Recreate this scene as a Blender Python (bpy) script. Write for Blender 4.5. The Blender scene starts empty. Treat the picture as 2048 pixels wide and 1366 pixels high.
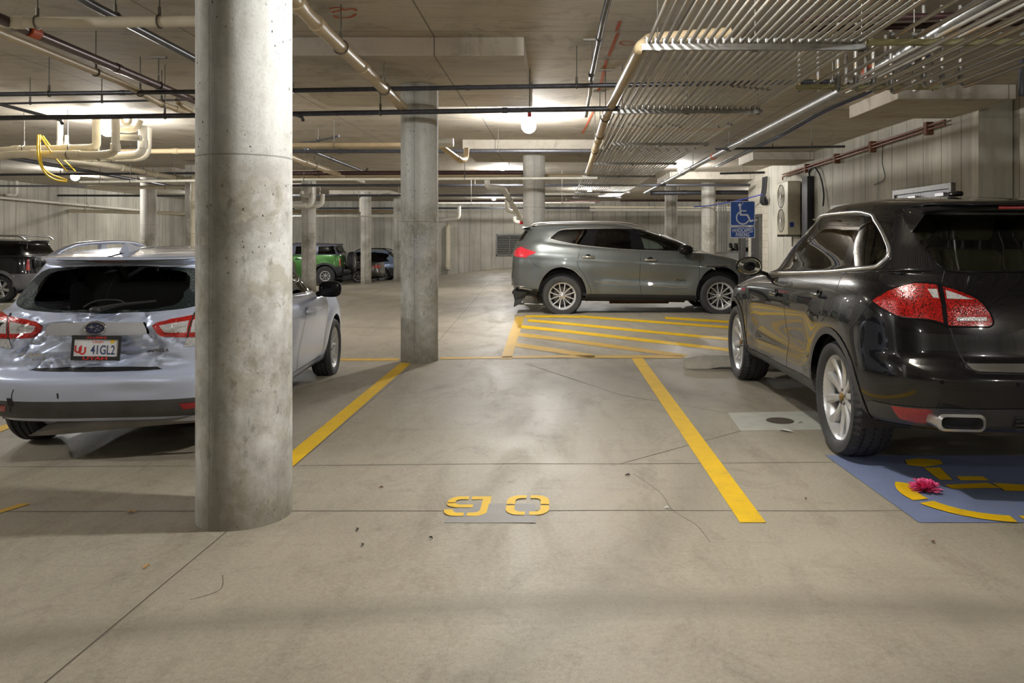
import bpy, bmesh, math, random
import numpy as np
from math import pi, sin, cos, radians, atan2, sqrt, hypot
from mathutils import Vector, Matrix
from mathutils.bvhtree import BVHTree
from mathutils.geometry import tessellate_polygon
random.seed(7)
SC = bpy.context.scene
COL = SC.collection
# survey of the place: focal length in pixels, vanishing point and eye height, used to turn sightings into real positions
F, CX, CY, H = 1590.0, 1107.0, 477.0, 1.465
def P(x, y, Y): return Vector(((x-CX)*Y/F, Y, H-(y-CY)*Y/F))
def sst(a, b, t):
    t = min(1, max(0, (t-a)/(b-a))); return t*t*(3-2*t)
def zf(X, Y):
    "height of the gently falling floor slab"
    return 0.018*min(max(X, -16), 0) - 0.03*max(0, Y-22)*(1-sst(-10, 0, X))
def PF(x, y):
    Y = 8.0
    for _ in range(60):
        X = (x-CX)*Y/F
        Yn = (H-zf(X, Y))*F/(y-CY); Y = 0.5*Y+0.5*Yn
    return Vector(((x-CX)*Y/F, Y, zf((x-CX)*Y/F, Y)))

def lin(r, g, b):
    f = lambda c: (c/255/12.92 if c/255 <= .04045 else ((c/255+.055)/1.055)**2.4)
    return (f(r), f(g), f(b), 1)

# ---------------------------------------------------------------- node materials
class NT:
    def __init__(self, name):
        self.m = bpy.data.materials.new(name); self.m.use_nodes = True
        self.t = self.m.node_tree; self.t.nodes.clear()
        self.out = self.t.nodes.new('ShaderNodeOutputMaterial')
    def n(self, typ, **kw):
        nd = self.t.nodes.new('ShaderNode'+typ)
        for k, v in kw.items():
            if k in nd.inputs: self.s(nd.inputs[k], v)
            else: setattr(nd, k, v)
        return nd
    def s(self, sock, v):
        if isinstance(v, bpy.types.NodeSocket): self.t.links.new(v, sock)
        elif isinstance(v, bpy.types.Node): self.t.links.new(v.outputs[0], sock)
        else: sock.default_value = v
    def math(self, op, a, b=None, c=None, clamp=False):
        nd = self.t.nodes.new('ShaderNodeMath'); nd.operation = op; nd.use_clamp = clamp
        for i, v in enumerate((a, b, c)):
            if v is not None: self.s(nd.inputs[i], v)
        return nd.outputs[0]
    def mix(self, fac, a, b, blend='MIX'):
        nd = self.t.nodes.new('ShaderNodeMix'); nd.data_type = 'RGBA'; nd.blend_type = blend
        self.s(nd.inputs[0], fac); self.s(nd.inputs[6], a); self.s(nd.inputs[7], b)
        return nd.outputs[2]
    def coord(self, which='Object'): return self.n('TexCoord').outputs[which]
    def mapping(self, v, scale=(1, 1, 1), loc=(0, 0, 0), rot=(0, 0, 0)):
        nd = self.n('Mapping'); self.s(nd.inputs['Vector'], v)
        nd.inputs['Scale'].default_value = scale; nd.inputs['Location'].default_value = loc; nd.inputs['Rotation'].default_value = rot
        return nd.outputs[0]
    def noise(self, v, scale, detail=4, rough=.55, dist=0):
        nd = self.n('TexNoise'); self.s(nd.inputs['Vector'], v)
        nd.inputs['Scale'].default_value = scale; nd.inputs['Detail'].default_value = detail
        nd.inputs['Roughness'].default_value = rough; nd.inputs['Distortion'].default_value = dist
        return nd.outputs[0]
    def voro(self, v, scale, feature='F1'):
        nd = self.n('TexVoronoi'); nd.feature = feature; self.s(nd.inputs['Vector'], v); nd.inputs['Scale'].default_value = scale
        return nd.outputs[0]
    def rng(self, v, a, b, c=0., d=1.):
        nd = self.n('MapRange'); nd.clamp = True; self.s(nd.inputs[0], v)
        for i, q in enumerate((a, b, c, d)): nd.inputs[i+1].default_value = q
        return nd.outputs[0]
    def sep(self, v):
        nd = self.n('SeparateXYZ'); self.s(nd.inputs[0], v); return nd.outputs
    def bump(self, h, strength=.3, dist=.01):
        nd = self.n('Bump'); self.s(nd.inputs['Height'], h); nd.inputs['Strength'].default_value = strength; nd.inputs['Distance'].default_value = dist
        return nd.outputs[0]
    def bsdf(self, color, rough=.5, metal=0., normal=None, coat=0., spec=.5, emis=None, estr=0., trans=0., coatrough=.03, alpha=None):
        b = self.n('BsdfPrincipled')
        self.s(b.inputs['Base Color'], color); self.s(b.inputs['Roughness'], rough); self.s(b.inputs['Metallic'], metal)
        self.s(b.inputs['Specular IOR Level'], spec); b.inputs['Coat Weight'].default_value = coat; b.inputs['Coat Roughness'].default_value = coatrough
        if trans: b.inputs['Transmission Weight'].default_value = trans
        if emis: b.inputs['Emission Color'].default_value = emis; b.inputs['Emission Strength'].default_value = estr
        if alpha is not None: self.s(b.inputs['Alpha'], alpha)
        if normal is not None: self.s(b.inputs['Normal'], normal)
        return b
    def done(self, sh):
        self.s(self.out.inputs[0], sh.outputs[0] if isinstance(sh, bpy.types.Node) else sh); return self.m

def simple(name, col, rough=.5, metal=0., coat=0., var=.12, scale=8., spec=.5, bumps=0., bscale=60.):
    "flat colour with a slight procedural mottling"
    t = NT(name); v = t.coord()
    nz = t.rng(t.noise(v, scale, 4), .3, .7)
    dk = (col[0]*(1-var), col[1]*(1-var), col[2]*(1-var), 1); lt = (min(1, col[0]*(1+var)), min(1, col[1]*(1+var)), min(1, col[2]*(1+var)), 1)
    nr = t.bump(t.noise(v, bscale, 3), bumps, .004) if bumps else None
    return t.done(t.bsdf(t.mix(nz, dk, lt), rough, metal, nr, coat, spec))

def glass(name, tint, rough=.01, ior=1.5, dirt=.0):
    t = NT(name)
    tr = t.n('BsdfTransparent'); t.s(tr.inputs[0], tint)
    gl = t.n('BsdfGlossy'); t.s(gl.inputs['Roughness'], rough)
    fr = t.n('Fresnel'); fr.inputs['IOR'].default_value = ior
    mx = t.n('MixShader'); t.s(mx.inputs[0], fr.outputs[0]); t.s(mx.inputs[1], tr.outputs[0]); t.s(mx.inputs[2], gl.outputs[0])
    if dirt:
        df = t.n('BsdfDiffuse'); df.inputs[0].default_value = (.5, .5, .48, 1)
        m2 = t.n('MixShader'); t.s(m2.inputs[0], t.rng(t.noise(t.coord(), 14, 5), .45, .8, 0, dirt)); t.s(m2.inputs[1], mx.outputs[0]); t.s(m2.inputs[2], df.outputs[0])
        return t.done(m2)
    return t.done(mx)

def emit(name, col, st):
    t = NT(name); e = t.n('Emission'); e.inputs[0].default_value = col; e.inputs[1].default_value = st
    return t.done(e)

# ---------------------------------------------------------------- mesh builder
class MB:
    def __init__(s): s.v = []; s.f = []; s.mi = []; s.cur = 0
    def add(s, vs, fs):
        o = len(s.v); s.v.extend([tuple(p) for p in vs]); s.f.extend([tuple(i+o for i in f) for f in fs]); s.mi.extend([s.cur]*len(fs))
        return s
    def box(s, a, b, M=None):
        (x0, y0, z0), (x1, y1, z1) = a, b
        vs = [Vector(p) for p in ((x0, y0, z0), (x1, y0, z0), (x1, y1, z0), (x0, y1, z0), (x0, y0, z1), (x1, y0, z1), (x1, y1, z1), (x0, y1, z1))]
        if M is not None: vs = [M @ p for p in vs]
        return s.add(vs, [(0, 3, 2, 1), (4, 5, 6, 7), (0, 1, 5, 4), (1, 2, 6, 5), (2, 3, 7, 6), (3, 0, 4, 7)])
    def rbox(s, c, d, r=.03, n=3, M=None):
        "box with rounded edges, centre c and size d"
        bm = bmesh.new(); bmesh.ops.create_cube(bm, size=1)
        for p in bm.verts: p.co = Vector((p.co.x*d[0], p.co.y*d[1], p.co.z*d[2]))
        bmesh.ops.bevel(bm, geom=bm.edges[:], offset=min(r, min(d)*.49), segments=n, profile=.5, affect='EDGES')
        for i, p in enumerate(bm.verts): p.index = i
        vs = [p.co+Vector(c) for p in bm.verts]
        if M is not None: vs = [M @ p for p in vs]
        s.add(vs, [[p.index for p in f.verts] for f in bm.faces]); bm.free(); return s
    def tube(s, pts, r, seg=10, cap=True, closed=False, scale=None):
        pts = [Vector(p) for p in pts]; n = len(pts)
        rs = r if isinstance(r, (list, tuple)) else [r]*n
        tan = []
        for i in range(n):
            if closed: t = pts[(i+1) % n]-pts[i-1]
            else: t = pts[min(i+1, n-1)]-pts[max(i-1, 0)]
            tan.append(t.normalized() if t.length > 1e-9 else Vector((0, 0, 1)))
        up = Vector((0, 0, 1)) if abs(tan[0].z) < .9 else Vector((1, 0, 0))
        nx = tan[0].cross(up).normalized(); vs = []
        for i in range(n):
            nx = (nx-tan[i]*nx.dot(tan[i])).normalized(); ny = tan[i].cross(nx)
            for k in range(seg):
                a = 2*pi*k/seg; ca, sa = cos(a), sin(a)
                if scale: ca *= scale[0]; sa *= scale[1]
                vs.append(pts[i]+(nx*ca+ny*sa)*rs[i])
        fs = []
        m = n if closed else n-1
        for i in range(m):
            j = (i+1) % n
            for k in range(seg):
                k2 = (k+1) % seg; fs.append((i*seg+k, i*seg+k2, j*seg+k2, j*seg+k))
        if cap and not closed:
            fs.append(tuple(reversed(range(seg)))); fs.append(tuple(range((n-1)*seg, n*seg)))
        return s.add(vs, fs)
    def cyl(s, a, b, r, seg=16, r2=None): return s.tube([a, b], [r, r if r2 is None else r2], seg)
    def lathe(s, prof, c=(0, 0, 0), axis='z', seg=32, close=False):
        "profile of (radius, height) turned about an axis through c"
        c = Vector(c); n = len(prof); vs = []
        for k in range(seg):
            a = 2*pi*k/seg
            for r, h in prof:
                if axis == 'z': p = (r*cos(a), r*sin(a), h)
                elif axis == 'y': p = (r*cos(a), h, -r*sin(a))
                else: p = (h, r*cos(a), r*sin(a))
                vs.append(c+Vector(p))
        fs = []
        for k in range(seg):
            k2 = (k+1) % seg
            for i in range(n if close else n-1):
                i2 = (i+1) % n
                fs.append((k*n+i, k2*n+i, k2*n+i2, k*n+i2))
        return s.add(vs, fs)
    def sphere(s, c, r, seg=16, rings=10, sc=(1, 1, 1)):
        prof = [(r*sin(pi*i/rings)+1e-5, -r*cos(pi*i/rings)) for i in range(rings+1)]
        o = len(s.v); s.lathe(prof, (0, 0, 0), 'z', seg)
        for i in range(o, len(s.v)):
            p = s.v[i]; s.v[i] = (p[0]*sc[0]+c[0], p[1]*sc[1]+c[1], p[2]*sc[2]+c[2])
        return s
    def blob(s, c, r, p=.7, seg=20, rings=12, front=None):
        "rounded box-like solid"
        o = len(s.v); s.sphere((0, 0, 0), 1, seg, rings); pw = lambda q: math.copysign(abs(q)**p, q)
        for i in range(o, len(s.v)):
            x, y, z = (pw(q) for q in s.v[i]); rx = r[0] if (front is None or x > 0) else front
            s.v[i] = (c[0]+x*rx, c[1]+y*r[1], c[2]+z*r[2])
        return s
    def poly(s, outline, M, depth=0., holes=()):
        "flat outline (2D) with holes, optionally thick along local -z, placed by matrix M"
        loops = [list(outline)]+[list(h) for h in holes]
        flat = [p for l in loops for p in l]
        tris = tessellate_polygon([[Vector((p[0], p[1], 0)) for p in l] for l in loops])
        top = [M @ Vector((p[0], p[1], 0)) for p in flat]
        fs = []
        for t in tris:
            a, b, c = [Vector((flat[i][0], flat[i][1])) for i in t]
            ar = (b-a).x*(c-a).y-(b-a).y*(c-a).x
            fs.append(tuple(t) if ar > 0 else tuple(reversed(t)))
        if not depth: return s.add(top, fs)
        bot = [M @ Vector((p[0], p[1], -depth)) for p in flat]; n = len(flat)
        f2 = list(fs)+[tuple(i+n for i in reversed(f)) for f in fs]
        o = 0
        for l in loops:
            m = len(l); ar = sum(l[i][0]*l[(i+1) % m][1]-l[(i+1) % m][0]*l[i][1] for i in range(m)); hole = l is not loops[0]
            for i in range(m):
                a, b = o+i, o+(i+1) % m
                ccw = (ar > 0) != hole
                f2.append((a, a+n, b+n, b) if ccw else (b, b+n, a+n, a))
            o += m
        return s.add(top+bot, f2)
    def build(s, name, mat, parent=None, org=None, smooth=35, bevel=0):
        me = bpy.data.meshes.new(name)
        o3 = Vector(org) if org is not None else Vector((0, 0, 0))
        me.from_pydata([Vector(p)-o3 for p in s.v], [], s.f)
        for m in (mat if isinstance(mat, (list, tuple)) else [mat]): me.materials.append(m)
        if any(s.mi): me.polygons.foreach_set('material_index', s.mi)
        if smooth:
            me.polygons.foreach_set('use_smooth', [True]*len(me.polygons)); me.set_sharp_from_angle(angle=radians(smooth))
        me.update()
        ob = bpy.data.objects.new(name, me); COL.objects.link(ob)
        if parent is not None: ob.parent = parent
        elif org is not None: ob.location = o3
        if bevel:
            md = ob.modifiers.new('bevel', 'BEVEL'); md.width = bevel; md.segments = 2; md.limit_method = 'ANGLE'
        return ob

def tag(o, label=None, cat=None, group=None, kind=None):
    if label: o['label'] = label
    if cat: o['category'] = cat
    if group: o['group'] = group
    if kind: o['kind'] = kind
    return o
def thing(name, label, cat, loc=(0, 0, 0), rz=0., group=None):
    o = bpy.data.objects.new(name, None); COL.objects.link(o); o.empty_display_size = .1
    o.location = loc; o.rotation_euler = (0, 0, rz); return tag(o, label, cat, group)
def sub(name, parent, loc=(0, 0, 0), rot=(0, 0, 0)):
    o = bpy.data.objects.new(name, None); COL.objects.link(o); o.empty_display_size = .1; o.parent = parent; o.location = loc; o.rotation_euler = rot
    return o
def copy_tree(o, parent=None):
    c = o.copy(); COL.objects.link(c)
    if parent is not None: c.parent = parent
    for ch in [k for k in o.children]: copy_tree(ch, c)
    return c
def fillet(pts, R, n=7):
    "round the corners of a polyline"
    pts = [Vector(p) for p in pts]; out = [pts[0]]
    for i in range(1, len(pts)-1):
        a, b, c = pts[i-1], pts[i], pts[i+1]
        d1, d2 = (a-b), (c-b); r = min(R, d1.length*.48, d2.length*.48)
        p0, p2 = b+d1.normalized()*r, b+d2.normalized()*r
        for k in range(n+1):
            t = k/n; out.append(p0*(1-t)**2+b*2*t*(1-t)+p2*t*t)
    out.append(pts[-1]); return out
def crom(pts, n=8, closed=False):
    "Catmull-Rom through points"
    A = [np.array(p, float) for p in pts]; m = len(A); out = []
    for i in range(m if closed else m-1):
        if closed: p0, p1, p2, p3 = A[i-1], A[i], A[(i+1) % m], A[(i+2) % m]
        else: p0, p1, p2, p3 = A[max(i-1, 0)], A[i], A[i+1], A[min(i+2, m-1)]
        for k in range(n):
            t = k/n
            out.append(.5*((2*p1)+(-p0+p2)*t+(2*p0-5*p1+4*p2-p3)*t*t+(-p0+3*p1-3*p2+p3)*t**3))
    if not closed: out.append(A[-1])
    return out
def text_geo(s, size=1., bold=0.):
    cu = bpy.data.curves.new('lettering', 'FONT'); cu.body = s; cu.size = size; cu.offset = bold; cu.align_x = 'CENTER'; cu.align_y = 'CENTER'; cu.resolution_u = 3
    ob = bpy.data.objects.new('lettering', cu); COL.objects.link(ob)
    dg = bpy.context.evaluated_depsgraph_get(); me = bpy.data.meshes.new_from_object(ob.evaluated_get(dg))
    vs = [tuple(v.co) for v in me.vertices]; fs = [tuple(p.vertices) for p in me.polygons]
    bpy.data.objects.remove(ob); bpy.data.curves.remove(cu); bpy.data.meshes.remove(me)
    return vs, fs
def put_text(mb, s, M, width=None, height=None, size=.1, bold=0.):
    vs, fs = text_geo(s, 1., bold)
    xs = [v[0] for v in vs]; ys = [v[1] for v in vs]
    w, h = max(xs)-min(xs), max(ys)-min(ys); cx, cy = (max(xs)+min(xs))/2, (max(ys)+min(ys))/2
    sx = width/w if width else (height/h if height else size); sy = height/h if height else sx
    mb.add([M @ Vector(((v[0]-cx)*sx, (v[1]-cy)*sy, 0)) for v in vs], fs)
def stroke(pts, w, closed=False):
    "outline of a 2D polyline with width"
    P2 = [Vector((p[0], p[1])) for p in pts]; n = len(P2); L, R = [], []
    for i in range(n):
        if closed: a, b = P2[i-1], P2[(i+1) % n]; d = (b-a).normalized(); m = 1
        else:
            if i == 0: d = (P2[1]-P2[0]).normalized(); m = 1
            elif i == n-1: d = (P2[-1]-P2[-2]).normalized(); m = 1
            else:
                d1 = (P2[i]-P2[i-1]).normalized(); d2 = (P2[i+1]-P2[i]).normalized(); d = (d1+d2).normalized(); m = min(2.5, 1/max(.3, d.dot(d1)))
        nn = Vector((-d.y, d.x))*w*.5*m; L.append(tuple(P2[i]+nn)); R.append(tuple(P2[i]-nn))
    return L, R
def add_stroke(mb, pts, w, M, depth=0.):
    L, R = stroke(pts, w)
    n = len(L); vs = [M @ Vector((p[0], p[1], 0)) for p in L+R]
    mb.add(vs, [(i, n+i, n+i+1, i+1) for i in range(n-1)])
def frame(o, x, y):
    "matrix with origin o, local x and y along the given directions"
    x = Vector(x).normalized(); z = x.cross(Vector(y)).normalized(); y = z.cross(x)
    M = Matrix((x, y, z)).transposed().to_4x4(); M.translation = Vector(o); return M
# ================================================================= surfaces of the building
def m_floor():
    t = NT('floor_concrete'); v = t.coord(); x, y, z = t.sep(v)
    big = t.noise(t.mapping(v, (1, .6, 1)), .45, 5, .6, .4); mid = t.noise(t.mapping(v, (1.6, .5, 1)), 1.6, 6, .65, .6)
    fine = t.noise(v, 45, 3, .7); speck = t.noise(v, 160, 2, .6)
    c = t.mix(t.rng(big, .33, .68), lin(138, 130, 114), lin(168, 160, 143))
    c = t.mix(t.rng(mid, .5, .72, 0, .6), c, lin(114, 105, 90))
    grime = t.noise(t.mapping(v, (1, .8, 1), (7, 3, 0)), 3.7, 7, .72, .8)
    c = t.mix(t.rng(grime, .54, .72, 0, .5), c, lin(98, 89, 75))
    c = t.mix(t.rng(t.noise(t.mapping(v, (.25, 3.2, 1), (2, 9, 0)), 2.2, 6, .7, .3), .55, .75, 0, .4), c, lin(120, 112, 98))
    c = t.mix(t.rng(fine, .35, .75, 0, .34), c, lin(190, 181, 163))
    c = t.mix(t.rng(speck, .55, .72, 0, .5), c, lin(92, 84, 71))
    # old tyre tracks: broad soft arcs where cars swing in
    for cx, cy, r, w, st in ((.4, -9.5, 12.7, .16, .4), (.9, -3.6, 6.05, .12, .28), (-6, 7.0, 7.2, .2, .25), (9, 12.5, 9.2, .22, .25), (2.2, -1.2, 3.9, .2, .4)):
        d = t.math('SQRT', t.math('ADD', t.math('POWER', t.math('SUBTRACT', x, cx), 2), t.math('POWER', t.math('SUBTRACT', y, cy), 2)))
        d = t.math('ADD', t.math('ABSOLUTE', t.math('SUBTRACT', d, r)), t.math('MULTIPLY', t.math('SUBTRACT', mid, .5), .25))
        c = t.mix(t.rng(d, 0, w, st, 0), c, lin(92, 85, 76))
    # oil drips
    for cx, cy, r, st in ((.05, 8.1, .55, .5), (-.6, 7.0, .5, .3), (.9, 8.9, .35, .35), (-4.2, 2.4, .7, .3), (3.4, 9.6, .5, .4), (1.5, 3.1, .5, .25)):
        d = t.math('SQRT', t.math('ADD', t.math('POWER', t.math('SUBTRACT', x, cx), 2), t.math('POWER', t.math('SUBTRACT', y, cy), 2)))
        d = t.math('ADD', d, t.math('MULTIPLY', t.math('SUBTRACT', mid, .5), .9))
        c = t.mix(t.rng(d, 0, r, st, 0), c, lin(96, 88, 76))
    rough = t.rng(mid, .3, .8, .42, .66)
    h = t.math('ADD', t.math('MULTIPLY', fine, .6), speck)
    return t.done(t.bsdf(c, rough, 0, t.bump(h, .22, .004), spec=.34))

def m_wall(name, axis, pitch, c0, c1, lineamt=.75):
    t = NT(name); v = t.coord(); xyz = t.sep(v); a = xyz[axis]; z = xyz[2]
    big = t.noise(v, .7, 5, .6, .5); streak = t.noise(t.mapping(v, (3.0, 3.0, .35)), 1.5, 6, .65); fine = t.noise(v, 30, 4, .7)
    cell = t.math('FLOOR', t.math('DIVIDE', a, pitch))
    wn = t.n('TexWhiteNoise'); wn.noise_dimensions = '1D'; t.s(wn.inputs['W'], cell)
    c = t.mix(t.rng(big, .3, .7), c0, c1)
    c = t.mix(t.math('MULTIPLY', wn.outputs[0], .35), c, lin(120, 115, 104))
    c = t.mix(t.rng(streak, .5, .75, 0, .5), c, lin(112, 106, 94))
    c = t.mix(t.rng(fine, .6, .8, 0, .35), c, lin(88, 83, 74))
    fr = t.math('FRACT', t.math('ADD', t.math('DIVIDE', a, pitch), t.math('MULTIPLY', t.math('SUBTRACT', streak, .5), .02)))
    ln = t.math('LESS_THAN', t.math('ABSOLUTE', t.math('SUBTRACT', fr, .5)), .014)
    c = t.mix(t.math('MULTIPLY', ln, lineamt), c, lin(62, 57, 50))
    hole = t.rng(t.voro(v, 2.2), .02, .035, 1, 0)
    c = t.mix(t.math('MULTIPLY', hole, .7), c, lin(50, 46, 42))
    h = t.math('SUBTRACT', t.math('MULTIPLY', fine, .5), ln)
    return t.done(t.bsdf(c, .85, 0, t.bump(h, .35, .01), spec=.25))

def m_block():
    t = NT('block_wall'); v = t.coord()
    br = t.n('TexBrick'); br.inputs['Scale'].default_value = 1; br.inputs['Brick Width'].default_value = .4; br.inputs['Row Height'].default_value = .2
    br.inputs['Mortar Size'].default_value = .006; br.inputs['Color1'].default_value = lin(202, 196, 180); br.inputs['Color2'].default_value = lin(190, 184, 168); br.inputs['Mortar'].default_value = lin(150, 143, 130)
    xyz = t.sep(v); cb = t.n('CombineXYZ'); t.s(cb.inputs[0], t.math('ADD', xyz[0], xyz[1])); t.s(cb.inputs[1], xyz[2])
    t.s(br.inputs['Vector'], cb.outputs[0])
    c = t.mix(t.rng(t.noise(v, 1.2, 5), .4, .7, 0, .4), br.outputs[0], lin(140, 133, 118))
    return t.done(t.bsdf(c, .85, 0, t.bump(br.outputs[1], -.5, .006), spec=.25))

def m_ceiling():
    t = NT('ceiling_concrete'); v = t.coord(); x, y, z = t.sep(v)
    big = t.noise(v, .4, 5, .6, .6); st = t.noise(t.mapping(v, (.8, 3.2, 1)), 1.4, 7, .72, .7); fine = t.noise(t.mapping(v, (1, 2.6, 1)), 9, 6, .72, .4)
    c = t.mix(t.rng(big, .3, .7), lin(188, 180, 166), lin(216, 208, 194))
    c = t.mix(t.rng(st, .48, .72, 0, .45), c, lin(150, 142, 127))
    c = t.mix(t.rng(t.noise(t.mapping(v, (1, 1, 1), (3, 5, 1)), 1.7, 7, .7, .8), .53, .7, 0, .55), c, lin(116, 107, 92))
    c = t.mix(t.rng(fine, .55, .8, 0, .4), c, lin(108, 98, 85))
    c = t.mix(t.rng(t.noise(v, .9, 3), .56, .75, 0, .35), c, lin(190, 164, 142))
    px = t.math('ABSOLUTE', t.math('SUBTRACT', t.math('FRACT', t.math('DIVIDE', x, 2.44)), .5)); py = t.math('ABSOLUTE', t.math('SUBTRACT', t.math('FRACT', t.math('DIVIDE', y, 1.22)), .5))
    l = t.math('MAXIMUM', t.math('LESS_THAN', px, .0035), t.math('MULTIPLY', t.math('LESS_THAN', py, .007), .8))
    c = t.mix(t.math('MULTIPLY', l, .6), c, lin(64, 57, 48))
    return t.done(t.bsdf(c, .85, 0, t.bump(t.math('SUBTRACT', fine, l), .25, .01), spec=.25))

def m_column(name, seam_ang, seam_z, c0, c1, dark=.5, stain_shade_ang=None, sw=.34):
    "cast column: form seams, air holes, washed streaks, blotches of skim"
    t = NT(name); v = t.coord(); x, y, z = t.sep(v)
    big = t.noise(t.mapping(v, (1, 1, .45)), 1.7, 5, .6, .6); streak = t.noise(t.mapping(v, (6, 6, .35)), 1.8, 6, .6)
    fine = t.noise(v, 55, 4, .7); blot = t.noise(t.mapping(v, (1, 1, .8)), 5.5, 6, .62, .5)
    c = t.mix(t.rng(big, .3, .7), c0, c1)
    c = t.mix(t.rng(streak, .5, .75, 0, .35), c, lin(132, 130, 119))
    low = t.rng(z, 1.75, 2.0, 1, .25)
    c = t.mix(t.math('MULTIPLY', t.rng(blot, .52, .60, 0, .75), low), c, lin(178, 175, 160))
    c = t.mix(t.math('MULTIPLY', t.rng(t.noise(v, 3.1, 6, .65), .42, .62, 0, .62), low), c, lin(122, 116, 101))
    c = t.mix(t.math('MULTIPLY', t.rng(t.noise(v, 9, 7, .7), .54, .64, 0, .6), low), c, lin(196, 193, 180))
    c = t.mix(t.math('MULTIPLY', t.rng(t.noise(t.mapping(v, (1, 1, .5), (2, 2, 5)), 16, 5, .7), .6, .68, 0, .5), low), c, lin(96, 91, 78))
    c = t.mix(t.rng(t.noise(v, 13, 7, .7), .52, .7, 0, .3), c, lin(150, 148, 138))
    c = t.mix(t.rng(fine, .55, .75, 0, .35), c, lin(120, 116, 106))
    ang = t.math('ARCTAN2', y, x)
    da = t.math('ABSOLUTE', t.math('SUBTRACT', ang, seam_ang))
    ds = da if stain_shade_ang is None else t.math('ABSOLUTE', t.math('SUBTRACT', ang, stain_shade_ang))
    stain_shade = t.rng(t.math('ADD', ds, t.math('MULTIPLY', t.math('SUBTRACT', blot, .5), .5)), .04, sw, dark, 0)  # dark band: seam stain, and on the near column painted shade too
    c = t.mix(stain_shade, c, lin(92, 89, 79))
    ln = t.math('LESS_THAN', da, .011); lz = t.math('LESS_THAN', t.math('ABSOLUTE', t.math('SUBTRACT', t.math('ADD', z, t.math('MULTIPLY', fine, .006)), seam_z)), .004)
    l = t.math('MAXIMUM', ln, lz)
    c = t.mix(t.math('MULTIPLY', l, .55), c, lin(86, 82, 72))
    gr = t.rng(t.math('ADD', z, t.math('MULTIPLY', blot, .4)), .15, .75, .6, 0)
    c = t.mix(gr, c, lin(112, 104, 88))
    wv = t.n('VectorMath'); wv.operation = 'ADD'; t.s(wv.inputs[0], v); sc_ = t.n('VectorMath'); sc_.operation = 'SCALE'; nz = t.n('TexNoise'); t.s(nz.inputs['Vector'], v); nz.inputs['Scale'].default_value = 60; t.s(sc_.inputs[0], nz.outputs[1]); sc_.inputs['Scale'].default_value = .012; t.s(wv.inputs[1], sc_.outputs[0])
    hv = t.math('MINIMUM', t.voro(t.mapping(wv.outputs[0], (1, 1, .7)), 24), t.math('MULTIPLY', t.voro(t.mapping(wv.outputs[0], (1, 1, .8), (3.1, 1.7, .4)), 41), 1.5)); mask = t.math('MULTIPLY', t.rng(t.noise(v, 3.4, 4), .45, .53), t.rng(z, 1.2, 2.2, .4, 1.6))
    hole = t.math('MULTIPLY', t.rng(hv, .07, .15, 1, 0), mask)
    c = t.mix(t.math('MULTIPLY', hole, .85), c, lin(48, 46, 42))
    h = t.math('SUBTRACT', t.math('MULTIPLY', fine, .3), t.math('ADD', hole, t.math('MULTIPLY', l, .5)))
    return t.done(t.bsdf(c, .82, 0, t.bump(h, .5, .008), spec=.25))

def m_paint(name, col, wear=.35, under=lin(150, 140, 122)):
    "floor paint, scuffed through in places"
    t = NT(name); v = t.coord(); n1 = t.noise(v, 7, 6, .7, .3); n2 = t.noise(v, 60, 3, .7)
    c = t.mix(t.rng(n1, .3, .7, 0, .4), col, (col[0]*.62, col[1]*.6, col[2]*.6, 1))
    c = t.mix(t.rng(t.math('ADD', t.math('MULTIPLY', n1, .6), t.math('MULTIPLY', n2, .5)), .6, .72, 0, wear), c, under)
    return t.done(t.bsdf(c, .55, 0, t.bump(n2, .2, .003), spec=.4))

M = {}
M['floor'] = m_floor()
M['wall_x'] = m_wall('wall_concrete', 0, .62, lin(176, 172, 160), lin(206, 202, 189))
M['wall_y'] = m_wall('wall_concrete_side', 1, .62, lin(180, 176, 163), lin(210, 206, 192))
M['block'] = m_block(); M['ceil'] = m_ceiling()
M['yellow'] = m_paint('line_yellow', lin(232, 188, 18), .3)
M['yellow_worn'] = m_paint('line_yellow_worn', lin(205, 165, 60), .75)
M['blue_paint'] = m_paint('pad_blue', lin(116, 128, 160), .4)
M['grey_paint'] = m_paint('patch_grey', lin(146, 143, 138), .3)
M['joint'] = simple('joint_filler', lin(84, 76, 64), .9)
M['pvc'] = simple('cream_plastic', lin(206, 196, 172), .38, var=.07, scale=5)
M['pvc_white'] = simple('white_plastic', lin(224, 219, 206), .38, var=.05)
M['pvc_tan'] = simple('tan_plastic', lin(186, 166, 132), .38, var=.08)
M['black_pipe'] = simple('black_pipe', lin(70, 70, 75), .34, .3, var=.25, scale=20)
M['dark_red_pipe'] = simple('maroon_pipe', lin(74, 52, 50), .35, .3, var=.2)
M['steel'] = simple('galvanised_steel', lin(168, 168, 166), .36, .85, var=.18, scale=14)
M['steel_dark'] = simple('weathered_steel', lin(120, 118, 114), .42, .8, var=.2, scale=14)
M['rod'] = simple('hanger_rod', lin(112, 108, 100), .5, .6)
M['copper'] = simple('copper_pipe', lin(118, 74, 58), .45, .6, var=.25)
M['olive'] = simple('olive_strut', lin(196, 192, 146), .55, .0)
M['white_metal'] = simple('white_metal', lin(214, 210, 196), .45)
M['beige_metal'] = simple('beige_metal', lin(196, 188, 164), .5)
M['dark'] = simple('matt_black', (.012, .012, .013, 1), .6)
M['black_plastic'] = simple('black_plastic', (.018, .018, .019, 1), .5, bumps=.1, bscale=200)
M['rubber'] = simple('tyre_rubber', (.036, .036, .037, 1), .68, var=.25, bumps=.15, bscale=90)
M['orange'] = simple('orange_plastic', lin(206, 92, 48), .6)
M['red_tag'] = simple('red_tag', lin(206, 40, 52), .5)
M['yellow_cord'] = simple('yellow_cord', lin(226, 190, 40), .5)
M['blue_cable'] = simple('blue_cable', lin(38, 56, 150), .5)
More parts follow.
